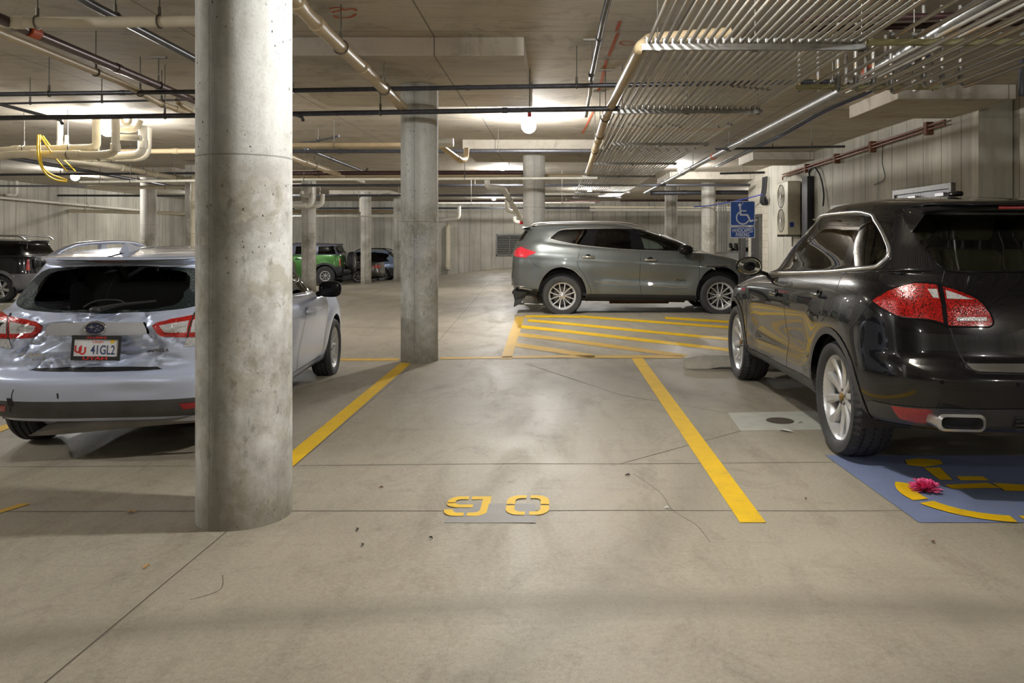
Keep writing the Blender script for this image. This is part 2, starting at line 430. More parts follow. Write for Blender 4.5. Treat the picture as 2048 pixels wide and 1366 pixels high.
M['rust'] = simple('rusty_metal', lin(122, 84, 60), .75, .3, var=.35, scale=30)
M['chrome'] = simple('chrome', (.82, .82, .83, 1), .08, 1., var=.03)
M['satin'] = simple('satin_aluminium', (.62, .62, .63, 1), .28, 1., var=.05)
M['curb'] = simple('cast_curb', lin(172, 168, 154), .85, var=.25, scale=6, bumps=.4)

# ================================================================= shell
def grid_surface(name, xs, ys, zfun, mat):
    mb = MB(); nx, ny = len(xs), len(ys)
    vs = [(x, y, zfun(x, y)) for y in ys for x in xs]
    fs = [(j*nx+i, j*nx+i+1, (j+1)*nx+i+1, (j+1)*nx+i) for j in range(ny-1) for i in range(nx-1)]
    mb.add(vs, fs); return mb.build(name, mat, smooth=60)
XL, XR, XB, YN, YB, ZC = -19.5, 6.2, 20., -7., 44., 3.53
YCOR, YPIL = 25.3, 11.6
tag(grid_surface('floor', [XL+i*.6 for i in range(67)], [YN+i*.6 for i in range(87)], zf, M['floor']), kind='structure')
tag(MB().box((XL, YN, ZC), (XB+.7, YB+1, ZC+.3)).build('ceiling', M['ceil'], smooth=0), kind='structure')
def wall(name, a, b, mat): tag(MB().box(a, b).build(name, mat, smooth=0), kind='structure')
wall('wall_back', (XL, YB, -1.5), (XB, YB+.3, ZC), M['wall_x'])
wall('wall_left', (XL-.3, YN, -1.5), (XL, YB+.3, ZC), M['wall_y'])
wall('wall_front', (XL, YN-.3, -1), (XB, YN, ZC), M['wall_x'])
wall('wall_right', (XR, YPIL, -.5), (XR+.5, 23.0, ZC), M['wall_y'])
wall('wall_right_block', (XR, 23.0, -.5), (XR+.4, YCOR, ZC), M['block'])
wall('wall_right_near', (XR+.52, YN, -.5), (XR+1., YPIL+.2, ZC), M['wall_y'])
wall('wall_right_return', (XR+.4, YCOR-.3, -.5), (XB, YCOR, ZC), M['block'])
wall('wall_far_right', (XB-.1, YCOR, -1.), (XB+.3, YB, ZC), M['wall_y'])
# thickened slab around the columns
def drop(n, x0, x1, y0, y1, z=3.335): tag(MB().box((x0, y0, z), (x1, y1, ZC)).build('trim_%d' % n, M['ceil'], smooth=0, bevel=.012), kind='structure')
drop(1, -3.2, -.3, 8.13, 11.3); drop(2, -1.9, 1.05, 16.6, 19.5); drop(3, 4.61, XR, 10.65, 12.4); drop(4, 4.75, XR, 18.9, 20.4)
drop(5, -14.2, -11, 23, 26); drop(6, -9.4, -6.4, 24, 27); drop(7, -3.3, .2, 2.7, 5.8, 3.34); drop(8, 3.6, 6.2, 24.6, 27.6, 3.3); drop(9, -9.6, -7, 34, 37)
# control joints cut in the slab
def floor_strip(pts, w, name, mat, lift=.0012, ends=None):
    "thin strip lying on the floor along world points"
    mb = MB(); out = []
    for a, b in zip(pts[:-1], pts[1:]):
        a, b = Vector(a), Vector(b); n = max(1, int((b-a).length/.5))
        out += [a.lerp(b, k/n) for k in range(n)]
    out.append(Vector(pts[-1])); L = []; R = []
    for i, p in enumerate(out):
        d = (out[min(i+1, len(out)-1)]-out[max(i-1, 0)]); d.z = 0; d.normalize(); nn = Vector((-d.y, d.x, 0))*w/2
        L.append(p+nn); R.append(p-nn)
    vs = [(p.x, p.y, zf(p.x, p.y)+lift) for p in L+R]; n = len(out)
    mb.add(vs, [(i, n+i, n+i+1, i+1) for i in range(n-1)]); mb.f = [f if True else f for f in mb.f]
    mb.f = [tuple(reversed(f)) if (Vector(mb.v[f[1]])-Vector(mb.v[f[0]])).cross(Vector(mb.v[f[2]])-Vector(mb.v[f[0]])).z < 0 else f for f in mb.f]
    return mb
def joints():
    mb = MB()
    segs = [((-200, 935), (640, 931)), ((640, 931), (1240, 928), (1900, 923)), ((-100, 1024), (430, 1022), (1000, 1022), (1640, 1022)), ((1640, 1022), (2300, 1020)),
            ((455, 1062), (90, 1366), (-60, 1492)), ((1240, 928), (1482, 862)), ((585, 935), (820, 735)), ((1050, 727), (1240, 790), (1455, 826)),
            ((870, 690), (985, 560)), ((580, 716), (1050, 718), (1500, 718)), ((700, 655), (1020, 655)), ((-100, 716), (580, 716)), ((690, 590), (900, 570))]
    for sg in segs: 
        q = floor_strip([PF(*p) for p in sg], .007, '', None); mb.add(q.v, q.f)
    for sg in (((1268, 948), (1320, 985), (1345, 1020), (1392, 1050), (1420, 1085)), ((380, 1200), (440, 1180), (445, 1150))):
        q = floor_strip(crom([PF(*p) for p in sg], 5), .003, '', None); mb.add(q.v, q.f)
    tag(mb.build('trim_10', M['joint'], smooth=0), kind='structure')
joints()

# ---- doors, louvre, frames
def door(n, y0, y1, z1, leafmat, transom, hand=True):
    d = sub('door_%d' % n, None, (XR, (y0+y1)/2, 0)); tag(d, kind='structure'); X = XR-.02
    o = d.location; z0 = zf(XR, y0)
    mb = MB(); w = .09
    mb.box((X-.05, y0-w, z0), (XR+.02, y0, z1+w)).box((X-.05, y1, z0), (XR+.02, y1+w, z1+w)).box((X-.05, y0, z1), (XR+.02, y1, z1+w))
    mb.build('frame', M['steel_dark'], d, o, 0, .004)
    mid = (y0+y1)/2
    for a, b in (((y0+.004, mid-.004), (mid+.004, y1-.004)) if transom else ((y0+.004, y1-.004),)) if transom else [(y0+.004, y1-.004)]:
        lf = MB().box((X-.025, a, z0+.01), (X+.02, b, z1-.004)).build('leaf', leafmat, d, o, 0, .003)
        if hand:
            hb = MB().tube(fillet([(X-.03, b-.1, z0+1.0), (X-.09, b-.1, z0+1.0), (X-.09, b-.22, z0+1.0)], .02), .011, 8); hb.build('handle', M['satin'], lf, o)
            MB().box((X-.085, a+.08, z1-.11), (X-.025, a+.36, z1-.05)).build('door_closer', M['satin'], lf, o, 0, .006)
door(1, 12.35, 14.3, 2.24, simple('grey_door', lin(150, 150, 156), .4, .3), True)
door(2, 23.7, 24.6, 2.1, simple('dark_door', lin(64, 62, 62), .45, .2), False)
door(3, 16.55, 17.5, 2.1, simple('mid_door', lin(120, 120, 124), .45, .2), False)
def louvre():
    a, b = P(992, 468, YB), P(1046, 512, YB); d = sub('window_1', None, (a.x, YB, b.z)); tag(d, kind='structure'); o = d.location
    mb = MB(); w = .07
    mb.box((a.x, YB-.06, b.z), (a.x+w, YB, a.z)).box((b.x-w, YB-.06, b.z), (b.x, YB, a.z)).box((a.x, YB-.06, b.z), (b.x, YB, b.z+w)).box((a.x, YB-.06, a.z-w), (b.x, YB, a.z))
    mb.box(((a.x+b.x)/2-.02, YB-.06, b.z), ((a.x+b.x)/2+.02, YB, a.z)); mb.build('frame', M['steel_dark'], d, o, 0)
    mb = MB(); n = 11
    for k in range(n):
        z = b.z+w+(a.z-b.z-2*w)*(k+.5)/n
        mb.box((a.x+w, -.045, -.004), (b.x-w, .045, .004), Matrix.Translation((0, YB-.04, z)) @ Matrix.Rotation(radians(38), 4, 'X'))
    mb.build('slats', simple('louvre_grey', lin(150, 148, 142), .5, .4), d, o, 0)
    MB().box((a.x, YB-.008, b.z), (b.x, YB-.002, a.z)).build('backing', M['dark'], d, o, 0)
louvre()

# ---- columns
def column(px, base_y, wpx, Y, D, label, mat, h=None, group=None):
    X = (px-CX)*Y/F; z0 = zf(X, Y)-.02; top = h or 3.40
    mb = MB(); r = D/2; prof = [(.0001, top-z0), (r, top-z0), (r, 2.2), (r, 1.2), (r, 0), (.0001, 0)][::-1]
    mb.lathe(prof, (X, Y, z0), 'z', 64)
    o = mb.build('concrete_column', mat, None, (X, Y, z0), 40); return tag(o, label, 'column', group, 'thing')
cm1 = m_column('column_near_concrete', -1.97, 1.95, lin(200, 200, 195), lin(228, 228, 224), .75, -1.82, .5)  # band colours in both seam stain and the shade between its lit sides
cm2 = m_column('column_mid_concrete', -1.68, 1.72, lin(188, 188, 181), lin(214, 214, 208), .35)
cm3 = m_column('column_far_concrete', -1.5, 2.2, lin(188, 185, 176), lin(214, 211, 202), .2)
column(489.5, 0, 0, 4.3, .49, 'large round pitted concrete column in the foreground beside the silver hatchback', cm1)
column(839, 0, 0, 9.73, .453, 'round concrete column at the far end of the left yellow line', cm2)
column(1068, 0, 0, 18.0, .5, 'pale round concrete column rising behind the grey crossover below the bright ceiling lamp', cm3)
column(297, 0, 0, 24.4, .46, 'round concrete column in the left background behind the dented hatchback roof', cm3)
column(617.5, 0, 0, 25.7, .46, 'round concrete column standing in front of the green off-roader', cm3)
column(732, 0, 0, 33.0, .43, 'slender far column between the green off-roader and the grey sedan tail', cm3)
column(1417, 0, 0, 26.0, .46, 'round concrete column behind the grey crossover hood, left of the blue handicapped sign', cm3)
column(1342, 0, 0, 29.5, .46, 'far round column behind the grey crossover windshield', cm3)
column(389, 0, 0, 21.1, .46, 'concrete column mostly hidden behind the near column, vertical drain pipe on its face', cm3)
column(797, 0, 0, 37.0, .46, 'distant column half hidden by the middle column, beside the pale blue wagon', cm3)

# ---- paint on the floor
def paint(name, label, cat, px_pts, mat, group=None, lift=.003):
    "flat painted polygon given by its sighted corners, subdivided so it follows the floor"
    W = [PF(*p) for p in px_pts]
    bm = bmesh.new(); f = bm.faces.new([bm.verts.new(p) for p in W]); bm.normal_update()
    if f.normal.z < 0: f.normal_flip()
    xs = [p.x for p in W]; ys = [p.y for p in W]
    for k in range(int(min(ys)*2)+1, int(max(ys)*2)+1): bmesh.ops.bisect_plane(bm, geom=bm.verts[:]+bm.edges[:]+bm.faces[:], plane_co=(0, k/2, 0), plane_no=(0, 1, 0))
    for k in range(int(min(xs))-1, int(max(xs))+2): bmesh.ops.bisect_plane(bm, geom=bm.verts[:]+bm.edges[:]+bm.faces[:], plane_co=(k, 0, 0), plane_no=(1, 0, 0))
    for i, v in enumerate(bm.verts): v.index = i; v.co.z = zf(v.co.x, v.co.y)+lift
    mb = MB(); mb.add([v.co for v in bm.verts], [[v.index for v in f.verts] for f in bm.faces]); bm.free()
    c = sum((Vector(p) for p in W), Vector())/len(W)
    return tag(mb.build(name, mat, None, c, 0), label, cat, group)
G_ST = 'yellow stall lines'
paint('parking_line', 'bright yellow stall line on the left between the near column and the middle column', 'parking line', [(494, 976), (801, 726), (823, 726), (538, 976)], M['yellow'], G_ST)
paint('parking_line', 'bright yellow stall line on the right, between the empty stall and the black luxury SUV', 'parking line', [(1480, 1046), (1532, 1046), (1286, 717), (1263, 717)], M['yellow'], G_ST)
paint('parking_line', 'yellow line end showing at the left edge beside the hatchback rear tyre', 'parking line', [(-60, 880), (-60, 868), (26, 846), (32, 852), (-20, 872)], M['yellow'], G_ST)
paint('parking_line', 'worn yellow line fragment at the left edge, in front of the near column', 'parking line', [(-80, 1046), (-60, 1046), (62, 1008), (40, 1008)], M['yellow_worn'], G_ST)
paint('parking_line', 'thin worn yellow cross line between the hatchback front wheel and the middle column', 'parking line', [(640, 722), (640, 717), (800, 717), (796, 722)], M['yellow_worn'], G_ST)
paint('parking_line', 'broad yellow line at the left edge of the hatched zone, by the crossover rear wheel', 'parking line', [(1001, 719), (1023, 719), (1049, 633), (1031, 633)], M['yellow_worn'], G_ST)
paint('parking_line', 'yellow cross line ending at the wheel stop, front of the hatched zone', 'parking line', [(880, 719), (880, 715), (1372, 711), (1374, 717)], M['yellow_worn'], G_ST)
G_H = 'stripes of the hatched no-parking zone'
hs = [((1050, 633), (1160, 634), 'first, shortest stripe by the crossover rear wheel'), ((1160, 633), (1470, 656), 'second stripe from the crossover'), ((1055, 641), (1470, 680), 'third stripe from the crossover'),
      ((1035, 653), (1475, 702), 'fourth stripe from the crossover'), ((1035, 669), (1375, 713), 'nearest long stripe, ending at the wheel stop'), ((1032, 690), (1190, 714), 'nearest and most faded stripe'), ((1330, 636), (1470, 645), 'far right stripe under the crossover front wheel')]
for (x0, y0), (x1, y1), l in hs:
    w = 2.2+(y0-630)*.035
    paint('hatch_stripe', 'thin yellow diagonal in the hatched zone: '+l, 'floor stripe', [(x0, y0+w), (x0, y0-w), (x1, y1-w), (x1, y1+w)], M['yellow_worn'] if y0 > 668 else M['yellow'], G_H)
paint('floor_patch', 'grey painted-over patch on the floor under the yellow stall number', 'floor patch', [(888, 1046), (915, 1008), (1070, 1008), (1072, 1046)], M['grey_paint'], lift=.0018)
pad = paint('accessible_pad', 'blue painted square with a yellow wheelchair symbol on the floor behind the black SUV', 'floor marking', [(1838, 1046), (1650, 911), (2300, 911), (2600, 1046)], M['blue_paint'])
def digits():
    a, b = PF(884, 1033), PF(1098, 995); z = zf(a.x, a.y)
    def put(label, loops, x0, x1):
        mb = MB(); y0, y1 = PF(940, 1033).y, PF(940, 994).y
        X0, X1 = PF(x0, 1033).x, PF(x1, 1033).x
        for lp in loops:
            ol = [(X0+(X1-X0)*u, y0+(y1-y0)*v) for u, v in lp]
            mb.poly(ol, Matrix.Translation((0, 0, zf(X0, y0)+.006)))
        tag(mb.build('stall_numeral', M['yellow'], None, (X0, y0, z), 0), label, 'painted numeral', 'painted stall number')
    def arc(cx, cy, rx, ry, a0, a1, n=8): return [(cx+rx*cos(radians(a0+(a1-a0)*k/n)), cy+ry*sin(radians(a0+(a1-a0)*k/n))) for k in range(n+1)]
    o = .3; i = .1
    tl = [(.45, 1), *arc(.3, .7, .3, .3, 90, 180), (0, .53), (.2, .53), *arc(.34, .7, .14, .14, 180, 90), (.45, .84)]
    fl = lambda L: [(1-u, v) for u, v in L]; dn = lambda L: [(u, 1-v) for u, v in L]
    put('yellow stencilled numeral 0, the right digit of the stall number', [tl, fl(tl), dn(tl), fl(dn(tl))], 1009, 1098)
    put('yellow stencilled numeral 9, the left digit of the stall number', [
        [(.47, 1), *arc(.28, .72, .28, .28, 90, 175), (0, .68), (.19, .68), *arc(.31, .72, .12, .12, 180, 90), (.47, .84)],
        [(0, .64), *arc(.28, .64, .28, .22, 180, 270), (.62, .42), (.62, .57), *arc(.33, .66, .13, .09, 270, 190), (.2, .64)],
        [(.54, 1), (1, 1), (1, .35), *arc(.72, .3, .28, .3, 0, -90), (.54, 0), (.54, .16), *arc(.68, .32, .13, .15, -90, 0), (.81, .84), (.54, .84)],
        [(0, .32), *arc(.28, .28, .28, .28, 190, 270), (.47, 0), (.47, .16), *arc(.32, .3, .12, .14, 270, 190), (.19, .32)]], 884, 974)
digits()
def pad_symbol():
    # wheelchair symbol lying on the blue pad, drawn in the pad's own plan
    o = PF(1838, 1046); mb = MB()
    def at(pts): return [(PF(*p).x, PF(*p).y) for p in pts]
    zz = zf(o.x, o.y)
    def addp(pts):
        q = at(pts); mb.poly(q, Matrix.Translation((0, 0, zf(q[0][0], q[0][1])+.0075)))
    c = PF(1965, 990); zz = zf(c.x, c.y)
    def ringseg(a0, a1, r0=.36, r1=.46):
        n = 14; A = [radians(a0+(a1-a0)*k/n) for k in range(n+1)]
        ol = [(c.x+1.0*r1*cos(a), c.y+r1*sin(a)) for a in A]+[(c.x+r0*cos(a), c.y+r0*sin(a)) for a in reversed(A)]
        mb.poly(ol, Matrix.Translation((0, 0, zz+.0075)))
    ringseg(150, 194); ringseg(200, 262); ringseg(269, 330); ringseg(336, 360)
    addp([(1810, 922), (1835, 919), (1880, 922), (1886, 930), (1850, 936), (1815, 932)])
    addp([(1848, 938), (1880, 937), (1905, 962), (1880, 962)]); addp([(1912, 955), (1965, 955), (1978, 963), (1922, 963)]); addp([(1890, 972), (1975, 968), (2000, 978), (1905, 980)]); addp([(1985, 968), (2048, 972), (2090, 985), (2010, 984)])
    mb.build('wheelchair_symbol', M['yellow'], pad, pad.location, 0)
pad_symbol()

# ---- bits and pieces lying on the floor
def wheel_stop(x0, x1, y, z0, d=.14, h=.12, label='', mat=M['curb']):
    mb = MB(); prof = [(-d/2, 0), (-d/2+.03, h), (d/2-.03, h), (d/2, 0)]
    n = 14; vs = []; fs = []
    for k in range(n+1):
        x = x0+(x1-x0)*k/n; lift = .025 if k in (3, 4, 9, 10) else 0
        e = .03 if k in (0, n) else 0
        for (yy, zz) in prof: vs.append((x, y+yy, zf(x, y)+max(zz-e if zz else lift, 0)))
    for k in range(n):
        for i in range(4): j = (i+1) % 4; fs.append((k*4+i, k*4+j, (k+1)*4+j, (k+1)*4+i))
    fs += [(3, 2, 1, 0), (n*4, n*4+1, n*4+2, n*4+3)]
    mb.add(vs, fs); return tag(mb.build('wheel_stop', mat, None, (x0, y, z0), 25, .008), label, 'wheel stop')
a = PF(1372, 738)
wheel_stop(a.x, a.x+1.83, a.y+.08, 0, .2, .15, 'concrete wheel stop on the floor ahead of the black SUV front tyre')
a = PF(-40, 632)
wheel_stop(a.x, a.x+1.1, a.y, a.z, .3, .26, 'low concrete curb at the left edge behind the dented hatchback')
def drain():
    q = paint('concrete_patch', 'smooth pale square of newer concrete around the floor drain beside the black SUV', 'floor patch', [(1482, 862), (1455, 826), (1640, 822), (1740, 858)], simple('patch_concrete', lin(172, 172, 160), .6, var=.1), None, .0016)
    c = PF(1560, 842); mb = MB(); mb.lathe([(.001, .006), (.085, .006), (.105, .004), (.11, .001)], (c.x, c.y, c.z+.002), 'z', 28)
    d = tag(mb.build('floor_drain', simple('dark_iron', lin(70, 62, 50), .8, .3), None, c, 30), 'round dark drain cover in the pale concrete patch', 'drain')
drain()
def flower():
    c = PF(1850, 982); mb = MB(); rnd = random.Random(3)
    t = NT('pink_petals'); col = t.mix(t.rng(t.noise(t.coord(), 30, 3), .35, .65), lin(226, 30, 110), lin(250, 130, 180)); mat = t.done(t.bsdf(col, .6))
    for ring, (n, el, r) in enumerate(((34, 6, .092), (32, 20, .09), (28, 36, .082), (22, 52, .074), (14, 68, .066), (6, 84, .06))):
        for k in range(n):
            a = 2*pi*(k+.5*(ring % 2))/n+rnd.random()*.25; e = radians(el+10*(rnd.random()-.5)); rr = r*(.82+.3*rnd.random()); w = .0075
            d = Vector((cos(a)*cos(e), sin(a)*cos(e), sin(e)*.82)); s = Vector((-sin(a), cos(a), 0)); u = d.cross(s)*-1; b = c+Vector((0, 0, .012))
            m_, e_ = b+d*rr*.6, b+d*rr
            mb.add([b, m_+s*w, m_+u*.004, m_-s*w, e_+s*w*.7, e_-s*w*.7], [(0, 1, 2), (0, 2, 3), (1, 4, 2), (2, 4, 5), (2, 5, 3)])
    o = tag(mb.build('artificial_flower', mat, None, c, 60), 'bright pink silk flower head dropped on the blue floor marking', 'flower')
    MB().lathe([(.001, .0), (.03, .002), (.03, .02), (.001, .03)], (c.x, c.y, c.z+.004), 'z', 12).build('calyx', M['dark'], o, c)
flower()
def leaf(px, py, s, mat, label, cat='leaf', seed=0, group='dry leaf scraps on the floor'):
    c = PF(px, py); r = random.Random(seed+px); a = r.random()*6.28; d = Vector((cos(a), sin(a), 0)); n = Vector((-sin(a), cos(a), 0)); z = Vector((0, 0, 1))
    pts = [c-d*s+z*.004, c-d*.3*s+n*s*.4+z*.012, c+d*.4*s+n*s*.3+z*.016, c+d*s+z*.006, c+d*.3*s-n*s*.35+z*.014, c-d*.4*s-n*s*.4+z*.01, c+z*.006]
    mb = MB(); mb.add(pts, [(0, 6, 1), (1, 6, 2), (2, 6, 3), (3, 6, 4), (4, 6, 5), (5, 6, 0)])
    return tag(mb.build('dry_leaf' if cat == 'leaf' else 'paper_scrap', mat, None, c, 60), label, cat, group)
lt, br, bk = simple('leaf_tan', lin(176, 140, 84), .8), simple('leaf_brown', lin(110, 72, 48), .8), simple('leaf_dark', lin(60, 56, 50), .8)
leaf(521, 1046, .025, lt, 'tan curled leaf touching the right foot of the near column', seed=1); leaf(470, 1058, .02, br, 'brown leaf scrap at the front foot of the near column', seed=2)
leaf(455, 1050, .018, lt, 'small pale leaf bit at the left front foot of the near column', seed=3); leaf(715, 1061, .016, bk, 'small dark leaf on the floor right of the near column', seed=4)
leaf(725, 1092, .014, bk, 'smaller dark leaf on the bare floor, a step in front of the other dark one', seed=5); leaf(862, 1078, .013, bk, 'dark speck of leaf in front of the numeral 9', seed=6)
leaf(762, 977, .015, br, 'reddish leaf on the floor between the near column and the stall number', seed=7); leaf(1255, 952, .02, bk, 'dark leaf sliver behind and right of the stall number', seed=8)
leaf(1612, 1000, .013, br, 'brown speck of leaf just left of the blue floor marking', seed=9); leaf(262, 1026, .03, lt, 'tan leaf lying left of the near column', seed=10)
leaf(1866, 1086, .016, br, 'brown leaf in front of the blue floor marking', seed=14); leaf(293, 1136, .02, lt, 'pale leaf on the bare floor in the lower left', seed=15)
wp = simple('white_paper', lin(226, 224, 218), .7); GP = 'litter beside the black SUV'
leaf(1572, 863, .055, wp, 'flat scrap of white paper beside the floor drain', 'paper', 11, GP); leaf(1576, 799, .022, wp, 'small crumpled white scrap under the black SUV side', 'paper', 12, GP); leaf(1600, 846, .03, wp, 'thin white sliver right of the drain cover', 'paper', 16, GP)
leaf(1334, 1018, .018, wp, 'tiny white paper scrap left of the right yellow line end', 'paper', 13, None)

# ---- spray paint marks on slab and column
M['spray'] = simple('orange_spray', lin(206, 104, 66), .8, var=.3, scale=30)
def slab_mark(label, strokes, w=.03):
    mb = MB()
    for st in strokes:
        W = [P(x, y, (ZC-.003-H)*F/(CY-y)) for x, y in st]; pts = crom([(p.x, -p.y) for p in W], 5)
        Mx = Matrix(((1, 0, 0, 0), (0, -1, 0, 0), (0, 0, -1, ZC-.003), (0, 0, 0, 1))); add_stroke(mb, pts, w, Mx)
    c = Vector(mb.v[0]); tag(mb.build('spray_mark', M['spray'], None, c, 0), label, 'paint mark', 'orange spray marks on the slab')
slab_mark('orange spray scribble of two digits on the slab above the slanting tan pipe', [[(658, 18), (676, 15), (684, 19), (664, 25)], [(686, 21), (706, 18), (713, 22)], [(667, 31), (678, 36), (700, 35), (712, 28)]])
slab_mark('long orange spray line on the slab left of the conduit rack', [[(1240, 42), (1233, 62)], [(1236, 66), (1226, 90), (1217, 113)], [(1213, 120), (1206, 150), (1196, 185)], [(1190, 215), (1176, 245), (1164, 268)]], .035)
slab_mark('small orange spray loop on the slab beside the long orange line', [[(1268, 84), (1248, 82), (1240, 86), (1252, 91), (1270, 89)]], .025)
def graffiti():
    mb = MB(); D = .453; X, Y = (839-CX)*9.73/F, 9.73
    strokes = [[(832, 470), (831, 486), (838, 487)], [(833, 478), (838, 478)], [(842, 470), (843, 484), (849, 483), (849, 470)], [(853, 484), (855, 470), (858, 484)], [(834, 492), (840, 490), (846, 494), (850, 489), (856, 493)], [(836, 503), (841, 510), (846, 500), (852, 508)], [(833, 515), (836, 512), (840, 516), (852, 511)], [(833, 528), (834, 519), (839, 527), (840, 518)], [(850, 500), (864, 488)]]
    for st in strokes:
        P3 = []
        for x, y in st:
            u = (x-839)/37.0*D/2; yy = Y-sqrt(max(0, (D/2+.002)**2-u*u)); P3.append(Vector((X+u, yy, H-(y-CY)*yy/F)))
        mb.tube(P3, .0035, 4)
    tag(mb.build('chalk_scribble', simple('lilac_chalk', lin(196, 186, 206), .9), None, mb.v[0], 0), 'faint lilac scribble on the middle column at eye height', 'graffiti')
graffiti()
# ================================================================= pipes, conduit racks, cords overhead
def A(x, y, z):
    Y = (z-H)*F/(CY-y); return Vector(((x-CX)*Y/F, Y, z))
def along(pts, t):
    pts = [Vector(p) for p in pts]; L = [0]
    for a, b in zip(pts[:-1], pts[1:]): L.append(L[-1]+(b-a).length)
    d = t*L[-1]
    for i in range(len(pts)-1):
        if d <= L[i+1]+1e-9:
            u = (d-L[i])/max(1e-9, L[i+1]-L[i]); return pts[i].lerp(pts[i+1], u), (pts[i+1]-pts[i]).normalized()
    return pts[-1], (pts[-1]-pts[-2]).normalized()
def pipe(label, pts, r, mat, group=None, hang=(), fit=(), R=None, name='ceiling_pipe', cat='pipe', seg=12, bracket=False, fitmat=None, fk=1.18):
    pts = [Vector(p) for p in pts]
    path = fillet(pts, R or r*2.6, 7) if len(pts) > 2 else pts
    o = MB().tube(path, r, seg).build(name, mat, None, pts[0], 40); tag(o, label, cat, group)
    for t in hang:
        p, d = along(pts, t); h = ZC
        mb = MB(); mb.cyl((p.x, p.y, p.z+r), (p.x, p.y, h), .006, 6)
        s = d.cross(Vector((0, 0, 1))).normalized(); ring = [p+(s*cos(a)+Vector((0, 0, 1))*sin(a))*(r+.006) for a in [2*pi*k/14 for k in range(14)]]
        mb.tube(ring, .007, 5, closed=True); mb.cyl((p.x, p.y, p.z+r), (p.x, p.y, p.z+r+.07), .013, 8)
        if bracket:
            mb.box((p.x-.09, p.y-.02, ZC-.02), (p.x+.09, p.y+.02, ZC))
        mb.build('hanger', M['rod'], o, pts[0], 40)
    if fit:
        for t in fit:
            p, d = along(pts, t); l = max(.03, r*1.1)
            MB().tube([p-d*l, p-d*l*.9, p+d*l*.9, p+d*l], [r*1.02, r*fk, r*fk, r*1.02], seg).build('coupling', fitmat or mat, o, pts[0], 40)
    return o
GB, GP_, GD = 'black sprinkler pipes under the slab', 'cream drain pipes under the slab', 'distant cross pipes under the slab'
# --- near cream drain lines
pipe('fat cream drain pipe crossing the top left corner into the near column', [A(-1200, 52, 3.2), A(250, 44, 3.2), A(587, 40, 3.2)], .046, M['pvc'], None, (.3, .717, .852), (.697,), name='drain_pipe')
pipe('tan drain pipe slanting from the near column top to the middle column, with couplings', [Vector((-1.885, 5.46, ZC-.005)), A(560, -40, 3.24), A(605, 20, 3.2), A(700, 112, 3.14), P(806, 215, 9.25)], .058, M['pvc_tan'], None, (.45, .8), (.18, .3, .62), name='drain_pipe')
MB_c = MB(); p = A(815, 225, 3.05)
tag(MB_c.cyl(p+Vector((-.1, .02, .04)), p+Vector((.1, -.06, -.04)), .014, 8).box(p+Vector((-.02, -.02, 0)), p+Vector((.02, .02, ZC-p.z))).build('strut_bracket', M['steel'], None, p, 40), 'small bright steel bracket at the lower end of the slanting tan drain pipe', 'bracket')
pipe('thin cream pipe slanting across the upper left, behind the dark sprinkler lines', [A(-120, 14, 3.12), A(0, 66, 3.12), A(240, 164, 3.12), A(318, 206, 3.12), A(392, 232, 3.1)], .034, M['pvc_tan'], None, (.45, .68, .83), (.83, .9), name='drain_pipe')
pipe('short cream branch pipe rising beside the left of the near column', [A(352, 190, 3.45), A(356, 206, 3.2), A(384, 222, 3.14)], .03, M['pvc_tan'], None, R=.08, name='drain_pipe')
# --- black sprinkler lines
main_ = pipe('black sprinkler main with orange end cap slanting behind the near column', [A(-40, 20, 3.2), A(62, 64, 3.2), A(400, 206, 3.2)], .043, M['dark_red_pipe'], GB, (.72,), (.5,), bracket=True)
p = A(66, 64, 3.2); MB().tube([p+Vector((0, -.06, 0)), p+Vector((0, .06, 0))], .05, 16).build('end_collar', M['orange'], main_, main_.location, 40)
pipe('upper black sprinkler pipe slanting across the top left toward the near column', [A(120, -36, 3.3), A(170, 2, 3.3), A(402, 124, 3.3)], .036, M['black_pipe'], GB, (.35,), bracket=True)
pipe('long black pipe crossing the picture just above the middle column top', [A(-1600, 210, 3.1), A(580, 181, 3.1), A(1680, 163, 3.1)], .026, M['black_pipe'], GB, (.1, .25, .4, .556, .70, .86), (.6, .8))
pipe('long black pipe crossing in front of the middle column, below the other', [A(-1600, 256, 2.92), A(400, 231, 2.92), A(1240, 217, 2.92)], .03, M['black_pipe'], GB, (.1, .3, .5, .711, .852), (.77, .93))
pipe('thin black line with sprinkler drop crossing behind at the upper left', [A(-80, 209, 3.2), A(400, 199, 3.2)], .014, M['black_pipe'], GB, (.3, .6))
pipe('short black branch pipe ending in an elbow above the left lamp', [A(-40, 198, 3.15), A(60, 224, 3.12), A(121, 240, 3.1), A(124, 247, 3.0)], .022, M['black_pipe'], GB, R=.04)
pipe('short black branch with elbow right of the near column, upper part', [A(560, 222, 3.1), A(604, 234, 3.1), A(606, 240, 3.02)], .022, M['black_pipe'], GB, R=.03)
pipe('black pipe hanging from the top centre right and dropping steeply', [A(1222, -22, 3.25), A(1206, 40, 3.22), A(1182, 158, 3.16)], .027, M['black_pipe'], GB, (.92,), (.45,), bracket=True)
pipe('steel drop pipe with open end below the black line at centre right', [A(1184, 156, 3.18), A(1180, 190, 3.08), A(1172, 232, 2.98)], .022, M['steel'], GB)
pipe('long cream drain pipe slanting down the left flank of the conduit rack', [P(1460, 66, 6.72), P(1300, 77, 6.65), P(1281, 94, 6.3), P(1212, 232, 9.6), P(1176, 345, 15.9)], .05, M['pvc_tan'], None, (.42, .55, .7), (.4, .6, .68), name='drain_pipe', R=.1, bracket=True)
